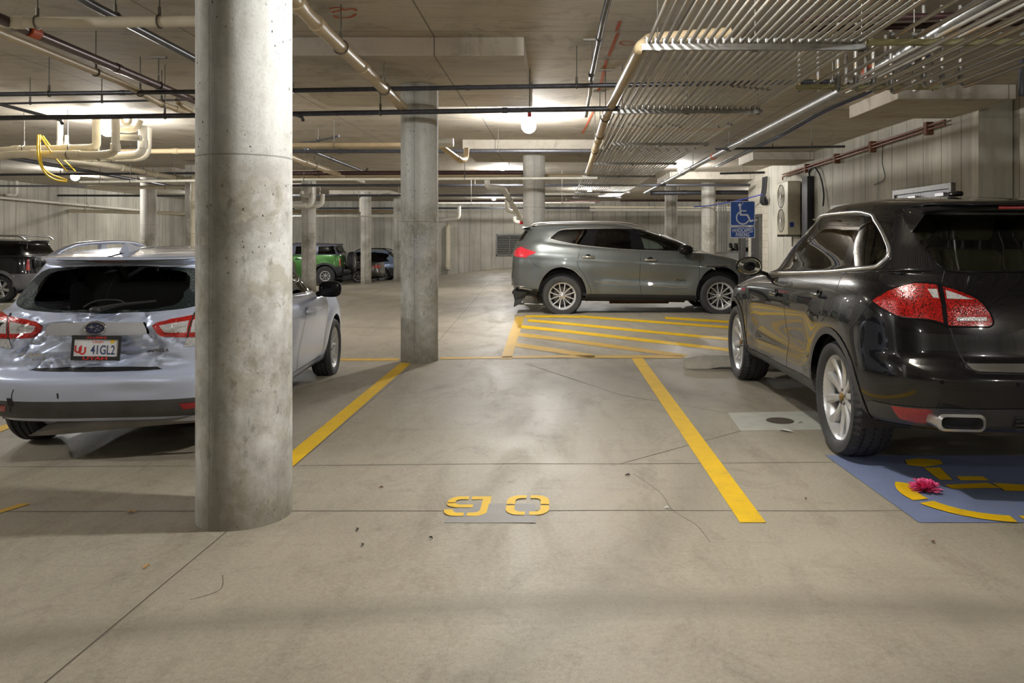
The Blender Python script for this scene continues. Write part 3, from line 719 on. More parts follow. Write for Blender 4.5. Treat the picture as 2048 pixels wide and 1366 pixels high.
# --- drain cluster beside the left lamp
def pl(x, y, Y=12.9): return P(x, y, Y)
GC = 'white drain pipes with bends beside the left lamp'
pipe('upper white drain pipe of the cluster, bending up left of the lamp', [pl(-60, 306), pl(24, 300), pl(180, 296), pl(193, 292), pl(193, 236)], .062, M['pvc'], GC, (.35,), (.3, .62), R=.16, name='drain_pipe')
pipe('second white drain pipe of the cluster, bending up right of the lamp', [pl(-30, 314, 12.7), pl(40, 308, 12.7), pl(200, 310, 12.7), pl(231, 306, 12.7), pl(231, 236, 12.7)], .062, M['pvc'], GC, (.5,), (.3, .55, .82), R=.2, name='drain_pipe')
pipe('third white drain pipe of the cluster, bending up at the right', [pl(100, 312, 13.1), pl(245, 312, 13.1), pl(286, 309, 13.1), pl(286, 252, 13.1)], .066, M['pvc_white'], GC, (.4,), (.5, .85), R=.22, name='drain_pipe')
pipe('lowest white drain pipe of the cluster, its bend farthest right', [pl(60, 308, 13.4), pl(180, 317, 13.4), pl(296, 318, 13.4), pl(298, 255, 13.4)], .05, M['pvc_white'], GC, (.55,), (.4,), R=.22, name='drain_pipe')
pipe('short white branch pipe joining the bends right of the lamp', [pl(232, 274, 12.9), pl(282, 276, 12.9)], .05, M['pvc_white'], GC, name='drain_pipe')
pipe('curved cream trap pipe above the bends right of the left lamp', [pl(242, 232, 12.9), pl(246, 248, 12.9), pl(260, 248, 12.9), pl(262, 232, 12.9)], .028, M['pvc'], GC, R=.09, name='drain_pipe')
pipe('cream elbow pipe curling up to the slab right of the left lamp', [pl(236, 260, 13), pl(272, 260, 13), pl(282, 240, 13)], .045, M['pvc'], GC, (), (.3,), R=.16, name='drain_pipe')
for x, l in ((120, 'taller white capped stub pipe hanging beside the yellow cord'), (133, 'shorter white capped stub pipe beside the taller one')):
    p = pl(x, 294, 13.6); MBx = MB(); tall = x == 120
    MBx.lathe([(.001, -.02), (.055 if tall else .035, -.02), (.055 if tall else .035, .1), (.048 if tall else .03, .11), (.048 if tall else .03, ZC-p.z if tall else .2)], p, 'z', 16)
    tag(MBx.build('pipe_stub', M['pvc_white'], None, p, 40), l, 'pipe')
pipe('long cream drain pipe running from the white cluster back toward the right', [A(100, 312, 3.02), A(230, 333, 2.98), A(402, 366, 2.92)], .06, M['pvc'], None, (.5, .75), (.35, .6), name='drain_pipe')
pipe('long black pipe slanting behind the white drain cluster at left', [A(0, 312, 3.1), A(240, 354, 3.1), A(400, 383, 3.1)], .045, M['black_pipe'], GB, (.55, .85))
# --- yellow cord loops
def cord(label, pts, r=.014):
    o = MB().tube([Vector(p) for p in crom(pts, 8)], r, 8).build('extension_cord', M['yellow_cord'], None, pts[0], 60); return tag(o, label, 'cord', 'yellow cords looped over the pipes')
cord('yellow cord hanging in the widest loop at the left lamp', [P(76, 270, 12.6), P(75, 300, 12.5), P(79, 325, 12.5), P(92, 348, 12.5), P(112, 360, 12.6), P(134, 363, 12.7)])
cord('inner yellow cord loop just inside the widest one', [P(80, 270, 12.7), P(80, 300, 12.6), P(84, 330, 12.6), P(96, 345, 12.6), P(116, 354, 12.7), P(134, 360, 12.8)])
cord('yellow cord slanting right of the loops toward the far lamp', [P(80, 270, 12.8), P(96, 295, 12.6), P(114, 320, 12.8), P(134, 342, 13.0)], .012)
cord('rightmost yellow cord slanting down past the stub pipes', [P(86, 272, 13.2), P(104, 296, 13.2), P(134, 326, 13.3), P(150, 342, 13.5)], .012)
# --- left wall pipes
GW = 'pipes running along the left wall'
XW = XL+.25
pipe('white pipe falling along the left wall, upper of the two', [Vector((XW, 26, H+(CY-390)*26/F+.02)), Vector((XW, 43, H+(CY-431)*43/F))], .05, M['pvc_white'], GW, (.05, .4, .75), (.3, .6))
p = P(27, 391, 28.5); pipe('short white riser with elbow above the left wall pipe', [Vector((XW, p.y-.5, p.z)), Vector((XW, p.y, p.z)), Vector((XW, p.y, ZC))], .05, M['pvc_white'], GW, R=.15)
pipe('cream pipe low across the back left, behind the left columns', [P(-60, 417, 32), P(400, 428, 32)], .07, M['pvc'], GD, (.2, .5, .8), (.45,))
# --- cross lines in the distance: sighting height -> distance
for x0, x1, y0, y1, z, r, mat, l, hg in (
    (575, 885, 291, 290, 3.1, .045, 'pvc_tan', 'cream cross pipe right of the near column passing behind the middle column', (.55,)),
    (575, 1195, 303, 302, 3.1, .036, 'black_pipe', 'black cross pipe passing before the pale column drop', (.15, .75)),
    (575, 1060, 347, 345, 3.0, .05, 'dark_red_pipe', 'dark maroon cross pipe, higher of the pair behind the middle column', (.2, .7)),
    (575, 1200, 355, 352, 3.0, .05, 'pvc_tan', 'cream cross pipe, lower of the pair behind the middle column', (.3, .6)),
    (575, 1500, 371, 370, 3.1, .04, 'black_pipe', 'black cross pipe just below the bright steel conduit line', (.2, .5, .8)),
    (575, 1190, 391, 391, 3.1, .045, 'black_pipe', 'lower black cross pipe in the centre distance', (.1, .3, .5, .7, .9)),
    (860, 1200, 402, 403, 3.1, .04, 'dark_red_pipe', 'brownish distant cross pipe left of the pale column', (.2, .5, .8)),
    (575, 1190, 417, 416, 3.05, .05, 'black_pipe', 'farthest black cross pipe in the centre distance', (.1, .4, .7)),
    (575, 800, 423, 423, 2.95, .09, 'pvc_tan', 'cream cross pipe behind the green off-roader column tops', (.3, .7)),
    (890, 1040, 449, 449, 2.55, .1, 'pvc', 'cream pipe on the back wall left of the pale column', ()),
    (-60, 400, 350, 345, 3.1, .03, 'black_pipe', 'black cross pipe passing behind the far left lamp', (.1, .3, .6)),
    (-60, 390, 372, 372, 3.15, .03, 'black_pipe', 'thin black cross pipe above the left background column', (.2, .7)),
    (115, 400, 391, 392, 3.1, .04, 'black_pipe', 'black cross pipe ending over the left wall', (.3, .8)),
    (175, 400, 374, 376, 2.95, .05, 'pvc', 'pale cross pipe over the dented hatchback', (.4,)),
    (240, 400, 303, 301, 3.2, .05, 'pvc_tan', 'cream cross pipe high behind the white cluster', (.5,)),
    (1300, 1497, 386, 385, 3.0, .075, 'black_pipe', 'thick black pipe below the beam left of the block wall', (.3, .6)),
    (1240, 1500, 401, 401, 3.0, .045, 'dark_red_pipe', 'thin dark cross pipe right of the conduit rack', (.3,)),
    (1180, 1500, 414, 415, 2.95, .05, 'pvc', 'white cross pipe over the crossover roof, upper', (.4, .8)),
    (1180, 1500, 420, 420, 2.9, .07, 'pvc_white', 'brightly lit white cross pipe over the crossover roof', (.2, .6)),
    (1090, 1200, 388, 388, 3.1, .05, 'pvc_white', 'short white pipe right of the pale column', ()),
    (1430, 1690, 298, 293, 3.15, .022, 'black_pipe', 'slim black pipe ending in front of the right wall', (.45, .75)),
    (1440, 1530, 347, 345, 3.2, .03, 'black_pipe', 'short black pipe at the block wall corner', (.5,)),
    (890, 1130, 447, 446, 2.9, .035, 'steel', 'thin pale conduit along the back above the louvre', (.5,)),
    (575, 790, 446, 446, 2.75, .06, 'pvc_white', 'white cross pipe behind the green off-roader, lowest', (.4, .8))):
    x0 = 405 if x0 == 575 else x0; x1 = 560 if x1 in (390, 400) else x1; pipe(l, [A(x0, y0, z), A(x1, y1, z)], r, M[mat], GD, hg, (.35,) if r > .03 else ())
pipe('bright steel conduit crossing the whole centre, hung on rod pairs', [P(160, 364, 17.2), P(580, 359, 17), P(1195, 356, 16.6)], .028, M['white_metal'], GD, (.04, .1, .32, .44, .75))
pipe('distant white conduit crossing behind the pale column', [P(860, 407, 24), P(1190, 406, 24)], .03, M['white_metal'], GD, (.25, .8))
pipe('distant white conduit above the green off-roader', [P(575, 433, 29.5), P(860, 432, 29.5)], .035, M['white_metal'], GD, (.2, .5, .8))
# white fittings
pipe('thick white capped pipe end right of the middle column', [P(850, 286, 11), P(907, 285, 11)], .058, M['pvc_white'], GP_, (), (.3, .65), name='drain_pipe', fk=1.1)
pipe('tan drain pipe slanting below the white capped pipe end, with elbow', [P(876, 288, 11.4), P(922, 322, 11.9), P(932, 318, 12.1), P(933, 296, 12.1)], .042, M['pvc_tan'], GP_, (), (.55,), R=.12, name='drain_pipe')
pipe('zigzag white drain pipe left of the pale column', [P(974, 356, 19), P(974, 374, 19), P(1006, 376, 19.5), P(1028, 415, 22), P(1044, 440, 24)], .065, M['pvc_white'], GP_, (.4,), (.3, .7), R=.2, name='drain_pipe')
pipe('small white trap pipe under the zigzag drain', [P(1014, 400, 23), P(1014, 422, 23), P(1038, 424, 23)], .06, M['pvc_white'], GP_, R=.2, name='drain_pipe')
pipe('small white elbow pipe beside the red tag by the pale column', [P(1030, 433, 26), P(1030, 444, 26), P(1050, 444, 26)], .06, M['pvc_white'], GP_, R=.15, name='drain_pipe')
pipe('white pipe with bend on the back wall behind the middle column', [P(878, 441, 40), P(918, 436, 40), P(918, 412, 40)], .1, M['pvc_white'], GP_, R=.2, name='drain_pipe')
pipe('cream standpipe against the back wall right of the middle column', [P(900, 452, 43.7), P(896, 456, 43.7), P(896, 538, 43.7)], .14, M['pvc'], GP_, (), (.9,), R=.2, name='drain_pipe')
pipe('white drain pipes bending over the column by the off-roader', [P(575, 411, 24), P(618, 411, 24), P(624, 405, 24), P(624, 374, 24)], .075, M['pvc_white'], GP_, (), (.4, .75), R=.25, name='drain_pipe')
pipe('second white drain bend right of the column by the off-roader', [P(590, 414, 24.3), P(634, 413, 24.3), P(645, 408, 24.3), P(645, 388, 24.3)], .065, M['pvc_white'], GP_, R=.25, name='drain_pipe')
pipe('short white hook pipe left of the column by the off-roader', [P(603, 383, 24.2), P(604, 391, 24.2), P(622, 392, 24.2)], .06, M['pvc_white'], GP_, R=.15, name='drain_pipe')
pipe('pair of white risers over the slender far column', [P(723, 424, 33), P(723, 396, 33)], .08, M['pvc'], GP_, name='drain_pipe')
pipe('tan drain pipe slanting right of the near column toward the middle column', [A(575, 312, 3.0), A(690, 354, 2.95)], .06, M['pvc_tan'], GP_, (.4,), (.25, .6), name='drain_pipe')
pipe('black pipe slanting behind the middle column on the left', [A(610, 297, 3.15), A(732, 345, 3.15), A(735, 338, 3.3)], .035, M['black_pipe'], GB, (), (.3,), R=.05)
pipe('black branch pipe under the slab between the two big columns', [A(580, 288, 3.3), A(630, 283, 3.3), A(678, 272, 3.3)], .02, M['black_pipe'], GB, (.5,))
pipe('tall cream drain pipe standing behind the left of the near column', [P(402, 352, 20), P(391, 352, 20), P(388, 360, 20), P(388, 500, 20)], .08, M['pvc'], None, (), (.35, .75), R=.16, name='drain_pipe')
# --- the big silver conduit and cables on the right
pipe('fat silver conduit running away along the right of the conduit rack', [A(2700, -450, 3.18), A(1704, 170, 3.18), A(1445, 303, 3.18), A(1290, 386, 3.18)], .058, M['steel'], None, (.45, .6, .78), (.4, .66), name='steel_conduit')
p = A(1427, 313, 3.18); tag(MB().tube([p+Vector((0, -.12, 0)), p+Vector((0, .0, 0))], .07, 16).build('pipe_collar', M['orange'], None, p, 40), 'orange ring on the fat silver conduit', 'pipe collar')
def cable(label, mat, off, r=.012):
    pts = [A(1850+off, 112, 3.3), A(1740+off, 180+off*.1, 3.28), A(1640+off, 225, 3.26), A(1560+off, 270, 3.3), A(1480+off, 308, 3.26), A(1430+off, 333, 3.3)]
    tag(MB().tube([Vector(q) for q in crom(pts, 6)], r, 7).build('cable', mat, None, pts[0], 60), label, 'cable', 'cables strung under the slab at right')
cable('bright blue data cable strung under the slab at right', M['blue_cable'], 8, .013); cable('black cable running beside the blue data cable, left one', M['dark'], -4, .014); cable('grey cable running beside the blue data cable, in the middle', M['steel_dark'], 2, .012)
# --- copper pipes on the right wall
GK = 'copper pipes clamped to the right wall'
for dz, l in ((0, 'upper copper pipe clamped along the right wall'), (-.06, 'lower copper pipe clamped along the right wall')):
    pts = [Vector((XR-.09, 12.4, 3.31+dz)), Vector((XR-.09, 21.2, 3.17+dz))]
    if dz: pts.append(Vector((XR-.09, 21.2, 3.02)))
    o = pipe(l, pts, .018, M['copper'], GK, R=.05)
    for t in (.07, .33, .55, .78):
        q, d = along(pts[:2], t)
        if not dz: MB().box((XR-.12, q.y-.05, q.z-.14), (XR+.01, q.y+.05, q.z+.07)).build('wall_clamp', M['rust'], o, pts[0], 0, .005)
# --- conduit rack: struts on rods, twenty-six conduits
RY = [6.27, 9.45, 12.7, 16., 19.3, 22.6, 25.9, 29.2]; RX0, RX1 = .72, 2.46; NC = 26; ZR = 3.0
GS = 'steel struts of the conduit rack'; ordn = ['nearest', 'second', 'third', 'fourth', 'fifth', 'sixth', 'seventh', 'farthest']
for k, Y in enumerate(RY):
    X0 = RX0 if k != 2 else .95
    mb = MB(); z = ZR-.004; dz = -.02 if k == 0 else 0
    x0, x1 = X0-.02, RX1+.02
    for (a, b) in (((x0, Y-.022, z-.045), (x1, Y-.02, z)), ((x0, Y+.02, z-.045), (x1, Y+.022, z)), ((x0, Y-.022, z-.047), (x1, Y+.022, z-.045)), ((x0, Y-.022, z-.001), (x1, Y-.012, z)), ((x0, Y+.012, z-.001), (x1, Y+.022, z)), ((x0, Y-.0245, z-.026), (x1, Y-.022, z-.02))): mb.box(a, b)
    o = tag(mb.build('strut_channel', M['steel'], None, (x0, Y, z), 0), '%s galvanised strut across the big conduit rack, hung on thin rods' % ordn[k], 'strut', GS)
    for x in (x0+.12, (x0+x1)/2, x1-.05): MB().cyl((x, Y, z-.06), (x, Y, ZC), .0055, 6).box((x-.02, Y-.02, z-.056), (x+.02, Y+.02, z-.047)).build('threaded_rod', M['rod'], o, (x0, Y, z), 40)
nth = ['first', 'second', 'third', 'fourth', 'fifth', 'sixth', 'seventh', 'eighth', 'ninth', 'tenth', 'eleventh', 'twelfth', 'thirteenth']
t = NT('conduit_steel'); v = t.coord(); nz = t.noise(t.mapping(v, (6, .7, 6)), 2.2, 4)
oi = t.n('ObjectInfo'); tint = t.mix(oi.outputs['Random'], lin(170, 168, 164), lin(204, 200, 190))
c = t.mix(t.rng(nz, .56, .66, 0, .8), tint, lin(206, 160, 78)); c = t.mix(t.rng(t.noise(t.mapping(v, (5, .5, 5)), 3.1, 4), .6, .66, 0, .5), c, lin(150, 110, 110))
M['conduit'] = t.done(t.bsdf(c, .36, .4, spec=.5))
for i in range(NC):
    X = RX0+.03+(RX1-RX0-.06)*i/(NC-1); r = .0145 if i % 5 else .0165
    pts = [Vector((X, -1.5, ZR+r+.05)), Vector((X, 5.2, ZR+r+.015)), Vector((X, 6.27, ZR+r+.001)), Vector((X, 30.2-(i % 3)*.2, ZR+r+.001))]
    w = '%s from the left edge' % nth[i] if i < 13 else ('%s from the right edge' % nth[25-i])
    o = MB().tube(pts, r, 8).build('rack_conduit', M['conduit'], None, pts[1], 60)
    tag(o, 'thin grey steel conduit on the big ceiling rack, ' + w, 'conduit', 'conduits on the big rack')
    cps = [8.0+(i-16)*.03+.05 if 16 <= i <= 22 else 10.7+(i % 4)*.1, 13.6+(i*7 % 5)*.12]
    for Yc in cps: MB().tube([(X, Yc-.03, ZR+r+.001), (X, Yc+.03, ZR+r+.001)], r*1.35, 10).build('coupling', M['steel_dark'], o, pts[1], 40)
    for Y in RY[:2]:
        MB().box((X-r-.008, Y-.012, ZR-.002), (X+r+.008, Y+.012, ZR+2*r+.012)).cyl((X-r-.004, Y-.02, ZR+2*r+.014), (X-r-.004, Y+.02, ZR+2*r+.014), .007, 8).build('conduit_clamp', M['steel'], o, pts[1], 0, .003)
# --- second rack: olive struts with conduits above and below
GO = 'conduits on the olive rack'
for Y, x0, x1, z, l in ((5.95, 2.35, 4.6, 2.955, 'nearer olive strut of the upper right rack'), (7.72, 2.36, 3.74, 2.955, 'farther olive strut of the upper right rack')):
    mb = MB().box((x0, Y-.021, z-.042), (x1, Y-.018, z)).box((x0, Y+.018, z-.042), (x1, Y+.021, z)).box((x0, Y-.021, z-.044), (x1, Y+.021, z-.04)).box((x0, Y-.021, z-.001), (x1, Y-.01, z)).box((x0, Y+.01, z-.001), (x1, Y+.021, z))
    o = tag(mb.build('strut_channel', M['olive'], None, (x0, Y, z), 0), l, 'strut', 'olive struts')
    for x in (x0+.35, (x0+x1)/2+.05, x1-.06): MB().cyl((x, Y, z-.06), (x, Y, ZC), .0055, 6).build('threaded_rod', M['rod'], o, (x0, Y, z), 40)
for i in range(12):
    X = 2.55+.163*i; r = .0165; z = 2.957+r
    far = 8.4 if X < 3.72 else 6.4
    pts = [Vector((X, -1.2, z)), Vector((X, 5.95, z))]+([Vector((X, 7.72, z)), Vector((X, 8.15-.1*(i % 3), z)), Vector((X, 8.25-.1*(i % 3), z-.0)), Vector((X, 8.25-.1*(i % 3), ZC-.006))] if X < 3.72 else [Vector((X, 6.3, z)), Vector((X, 6.3, ZC-.006))])
    o = MB().tube(fillet(pts, .08), r, 9).build('rack_conduit', M['conduit'], None, pts[1], 60)
    tag(o, 'grey conduit on the olive rack at upper right, %s from its left' % nth[i], 'conduit', GO)
    for Y in ((5.95, 7.72) if X < 3.72 else (5.95,)): MB().box((X-.03, Y-.012, 2.955), (X+.03, Y+.012, 2.957+2*r+.01)).cyl((X-.022, Y-.02, 3.0), (X-.022, Y+.02, 3.0), .008, 8).build('conduit_clamp', M['steel'], o, pts[1], 0, .003)
for i in range(7):
    X = 2.63+.163*i; Y = 7.35; r = .0165
    pts = [Vector((X+.0, -.8, 2.80)), Vector((X, Y-.3*(i > 3), 2.80)), Vector((X, Y-.3*(i > 3), 3.28)), Vector((X, Y-.3*(i > 3), ZC))]
    o = MB().tube(fillet(pts, .09), r, 9).build('rack_conduit', M['conduit'], None, pts[1], 60)
    tag(o, 'grey conduit slung below the olive strut and turning up, %s from left' % nth[i], 'conduit', 'conduits slung under the olive rack')
    MB().cyl((pts[1].x, pts[1].y, 2.86), (pts[1].x, pts[1].y, 2.95), .024, 10).build('coupling', M['steel'], o, pts[1], 40)
p = A(1742, 146, 3.18); tag(MB().tube([p+Vector((0, -.05, 0)), p+Vector((0, .05, 0))], .085, 16).build('pipe_collar', M['orange'], None, p, 40), 'orange collar on the fat silver conduit, just behind the olive rack', 'pipe collar')
pipe('black vertical pipe at the right edge of the photo', [P(2046, -40, 9.0), P(2044, 192, 9.0)], .04, M['black_pipe'], None)
for x0, x1, y in ((1620, 2100, 58), (1600, 2100, 40)): pipe('dark cross pipe high above the olive rack, %s' % ('lower' if y == 58 else 'upper'), [A(x0, y, 3.35), A(x1, y-14, 3.35)], .03, M['dark_red_pipe'], GB)
# --- red sprinkler tags
for x, y, Y, l in ((1059, 226, 10.0, 'red tag hanging on the black pipe directly above the bright lamp'), (1043, 441, 24, 'small red valve at the foot of the zigzag drain')):
    p = P(x, y, Y); s = .05 if Y < 12 else .11
    o = tag(MB().rbox(p, (s, s*.5, s*2.0), .008).build('valve_tag', M['red_tag'], None, p, 40), l, 'tag')
    MB().cyl(p+Vector((0, 0, s)), p+Vector((0, 0, s+.12)), .006, 8).build('hook', M['rod'], o, p)
p = P(1060, 120, 9.0); pipe('thin straight drop rod from the slab to the black pipe left of the lamp', [Vector((P(1060, 60, 9.7).x, 9.7, ZC)), P(1059, 212, 9.9)], .008, M['rod'], None, name='hanger_rod', cat='rod')
# --- sign, air conditioner and loose cables on the right wall
def sign():
    Y = 9.72; c = P(1485, 440, Y); z0 = zf(c.x, Y)
    o = thing('parking_sign', 'blue handicapped parking sign with white wheelchair symbol on a grey post', 'sign', (c.x, Y, z0))
    top, bot = P(1485, 402, Y).z, P(1485, 476, Y).z; w = .152; mid = P(1485, 452.5, Y).z
    def rr(w_, h_, r, n=6): return [(sx*(w_-r)+r*cos(a), sy*(h_-r)+r*sin(a)) for sx, sy, a0 in ((1, 1, 0), (-1, 1, 90), (-1, -1, 180), (1, -1, 270)) for a in [radians(a0+90*k/n) for k in range(n+1)]]
    white = simple('sign_white', lin(226, 228, 232), .5, var=.04); blue = simple('sign_blue', lin(22, 74, 158), .45, var=.06)
    def panel(zt, zb, nm):
        cz, hh = (zt+zb)/2, (zt-zb)/2
        fr = frame((c.x, Y-.004, cz), (1, 0, 0), (0, 0, 1))
        p = MB().poly(rr(w, hh, .018), fr, .003).build('sign_plate', white, o, o.location, 0)
        MB().poly(rr(w-.009, hh-.009, .013), frame((c.x, Y-.0046, cz), (1, 0, 0), (0, 0, 1))).build('blue_field', blue, p, o.location, 0)
        return p, cz, hh
    p1, z1, h1 = panel(top, mid+.004, 'a'); p2, z2, h2 = panel(mid-.004, bot, 'b')
    f = frame((c.x, Y-.0054, z1), (1, 0, 0), (0, 0, 1)); mb = MB(); k = h1*1.02
    mb.poly([(-.22*k+.13*k*cos(a), .66*k+.13*k*sin(a)) for a in [2*pi*i/20 for i in range(20)]], f)
    add_stroke(mb, [(-.2*k, .55*k), (-.16*k, -.1*k), (.38*k, -.12*k), (.62*k, -.62*k), (.86*k, -.52*k)], .13*k, f)
    add_stroke(mb, [(-.18*k, .2*k), (.3*k, .2*k)], .1*k, f)
    add_stroke(mb, [(-.25*k+.0*k+.0, .1*k)]+[(.02*k+.5*k*cos(a), -.33*k+.5*k*sin(a)) for a in [radians(q) for q in range(135, 345, 10)]], .1*k, f)
    mb.build('wheelchair_symbol', white, p1, o.location, 0)
    mb = MB(); put_text(mb, 'HANDICAPPED', frame((c.x, Y-.0054, z2+h2*.36), (1, 0, 0), (0, 0, 1)), .255, .052, bold=.012); put_text(mb, 'PARKING', frame((c.x, Y-.0054, z2-h2*.4), (1, 0, 0), (0, 0, 1)), .165, .052, bold=.012)
    mb.build('lettering', white, p2, o.location, 0)
    x = c.x; zt = top-.02
    mb = MB().box((x-.028, Y+.002, z0), (x+.028, Y+.006, zt)).box((x-.045, Y+.02, z0), (x-.028, Y+.024, zt)).box((x+.028, Y+.02, z0), (x+.045, Y+.024, zt)).box((x-.030, Y+.002, z0), (x-.026, Y+.024, zt)).box((x+.026, Y+.002, z0), (x+.030, Y+.024, zt))
    mb.build('post', M['steel_dark'], o, o.location, 0)
    for zz in (top-.03, bot+.03): MB().cyl((x, Y-.009, zz), (x, Y, zz), .007, 8).build('bolt', M['steel'], o, o.location)
sign()
def aircon():
    y0, y1 = 19.75, 20.75; x0, x1 = 5.82, XR-.06; zb, zt = 1.56, 2.90; o = thing('outdoor_condenser', 'beige wall-mounted condenser with two stacked round fan grilles on the block wall', 'air conditioner', (XR, (y0+y1)/2, zb))
    L = o.location
    MB().rbox(((x0+x1)/2, (y0+y1)/2, (zb+zt)/2), (x1-x0, y1-y0, zt-zb), .02).build('casing', M['beige_metal'], o, L)
    for k, z in enumerate((zb+.36, zt-.36)):
        cy_ = (y0+y1)/2+.08
        g = MB().lathe([(.28, -.005), (.3, -.012), (.3, .01), (.28, .01)], (x0, cy_, z), 'x', 32, True)
        g.lathe([(.001, .004), (.28, .004)], (x0-.003, cy_, z), 'x', 32)
        f = g.build('fan_recess', M['dark'], o, L)
        mb = MB()
        for r in (.06, .1, .14, .18, .22, .26): mb.tube([(x0-.012, cy_+r*cos(a), z+r*sin(a)) for a in [2*pi*i/28 for i in range(28)]], .003, 5, closed=True)
        for i in range(8): a = pi*i/4; mb.cyl((x0-.012, cy_+.06*cos(a), z+.06*sin(a)), (x0-.012, cy_+.29*cos(a), z+.29*sin(a)), .003, 5)
        mb.build('grille', M['steel_dark'], o, L)
        MB().lathe([(.001, -.02), (.05, -.018), (.055, -.006), (.055, .0)], (x0, cy_, z), 'x', 20).build('fan_hub', M['white_metal'], o, L)
    for y in (y0+.15, y1-.15): MB().box((x0-.02, y-.02, zb-.05), (XR, y+.02, zb)).box((XR-.03, y-.02, zb-.3), (XR, y+.02, zb)).build('bracket', M['steel_dark'], o, L, 0)
    MB().rbox((x0+.1, y0-.003, zb+.25), (.1, .004, .12), .002).build('rating_label', M['blue_cable'], o, L)
aircon()
tag(MB().rbox((XR-.09, 19.1, 2.2), (.16, .42, 1.5), .01).build('cable_duct', M['dark'], None, (XR, 19.1, 1.5), 40), 'tall black cable duct on the wall beside the condenser', 'cable duct')
def bundle(label, pts, r, mat=M['dark']): tag(MB().tube([Vector(p) for p in crom(pts, 7)], r, 7).build('hanging_cable', mat, None, pts[0], 60), label, 'cable', 'loose cables on the right wall')
bundle('black cable curling out of the top of the black duct', [Vector((XR-.08, 19.0, 2.95)), Vector((XR-.12, 18.9, 3.1)), Vector((XR-.1, 18.6, 3.12)), Vector((XR-.06, 18.3, 2.9)), Vector((XR-.05, 18.1, 2.5)), Vector((XR-.08, 18.05, 2.2))], .02)
for k in range(4):
    a = random.Random(k); bundle('black cable tail in the knotted bunch hanging at the block wall, strand %s' % nth[k], [Vector((XR-.08, 22.8+.14*k, 3.25)), Vector((XR-.1, 22.8+.14*k+.03*a.random(), 2.9)), Vector((XR-.15, 22.8+.14*k+.03*a.random(), 2.55)), Vector((XR-.06, 22.8+.14*k, 2.45)), Vector((XR-.12, 22.78+.14*k, 2.65))], .024)
bundle('thin blue cable sagging left from the knotted bunch', [Vector((XR-.1, 23.0, 2.75)), Vector((5.6, 24.2, 2.62)), Vector((5.0, 25.5, 2.52)), Vector((4.6, 26, 2.5))], .016, M['blue_cable'])
bundle('dark cable dangling down the middle of the right wall', [Vector((XR-.02, 14.9, 3.3)), Vector((XR-.03, 14.92, 2.9)), Vector((XR-.03, 14.8, 2.6)), Vector((XR-.03, 15.1, 2.52)), Vector((XR-.03, 15.3, 2.5))], .008)
for k in range(4): p = P(1437+k*5, 430, 32); pipe('slim vertical steel conduit behind the parking sign, %s from left' % nth[k], [Vector((p.x, 32, 3.0)), Vector((p.x, 32, zf(p.x, 32)))], .03, M['steel'], 'vertical conduits behind the sign')
pipe('cream curled pipe end on the near right wall edge', [Vector((XR+.5, 10.6, 2.82)), Vector((XR+.38, 10.3, 2.82)), Vector((XR+.3, 9.9, 2.8))], .05, M['pvc'], None, R=.1)
# ================================================================= vehicles: lofted body surface, panels cut out of it
def pchip_rows(t, Y, tq):
    t = np.asarray(t, float); h = np.diff(t); sh = (-1,)+(1,)*(Y.ndim-1)
    d = np.diff(Y, axis=0)/h.reshape(sh); n = len(t); m = np.zeros_like(Y)
    m[0], m[-1] = d[0], d[-1]
    for k in range(1, n-1):
        a, b = d[k-1], d[k]; w1, w2 = 2*h[k]+h[k-1], h[k]+2*h[k-1]
        with np.errstate(divide='ignore', invalid='ignore'):
            hm = (w1+w2)/(w1/a+w2/b)
        m[k] = np.where(a*b > 0, hm, 0)
    out = []
    for q in tq:
        k = min(n-2, max(0, int(np.searchsorted(t, q, side='right')-1))); u = (q-t[k])/h[k]
        out.append(Y[k]*(1+2*u)*(1-u)**2+m[k]*h[k]*u*(1-u)**2+Y[k+1]*u*u*(3-2*u)+m[k+1]*h[k]*u*u*(u-1))
    return np.array(out)
def pch(pts, q):
    xs = [p[0] for p in pts]; ys = np.array([[p[1]] for p in pts], float)
    return pchip_rows(xs, ys, np.clip(q, xs[0], xs[-1]))[:, 0]
def spline2(pts, n):
    "clamped cubic through 2D points (start along +y, end along +x), n+1 samples even in chord"
    Pn = np.array(pts, float); t = np.r_[0, np.cumsum(np.linalg.norm(np.diff(Pn, axis=0), axis=1))]; m = len(Pn); h = np.diff(t)
    Am = np.zeros((m, m)); R = np.zeros((m, 2)); Am[0, 0] = Am[-1, -1] = 1; R[0] = (0, 1); R[-1] = (1, 0)
    for k in range(1, m-1):
        Am[k, k-1] = h[k]; Am[k, k] = 2*(h[k]+h[k-1]); Am[k, k+1] = h[k-1]
        R[k] = 3*(h[k]*(Pn[k]-Pn[k-1])/h[k-1]+h[k-1]*(Pn[k+1]-Pn[k])/h[k])
    T = np.linalg.solve(Am, R); out = []
    for q in np.linspace(0, t[-1], n+1):
        k = min(m-2, max(0, int(np.searchsorted(t, q, side='right')-1))); u = (q-t[k])/h[k]
        out.append(Pn[k]*(1+2*u)*(1-u)**2+T[k]*h[k]*u*(1-u)**2+Pn[k+1]*u*u*(3-2*u)+T[k+1]*h[k]*u*u*(u-1))
    return np.array(out)

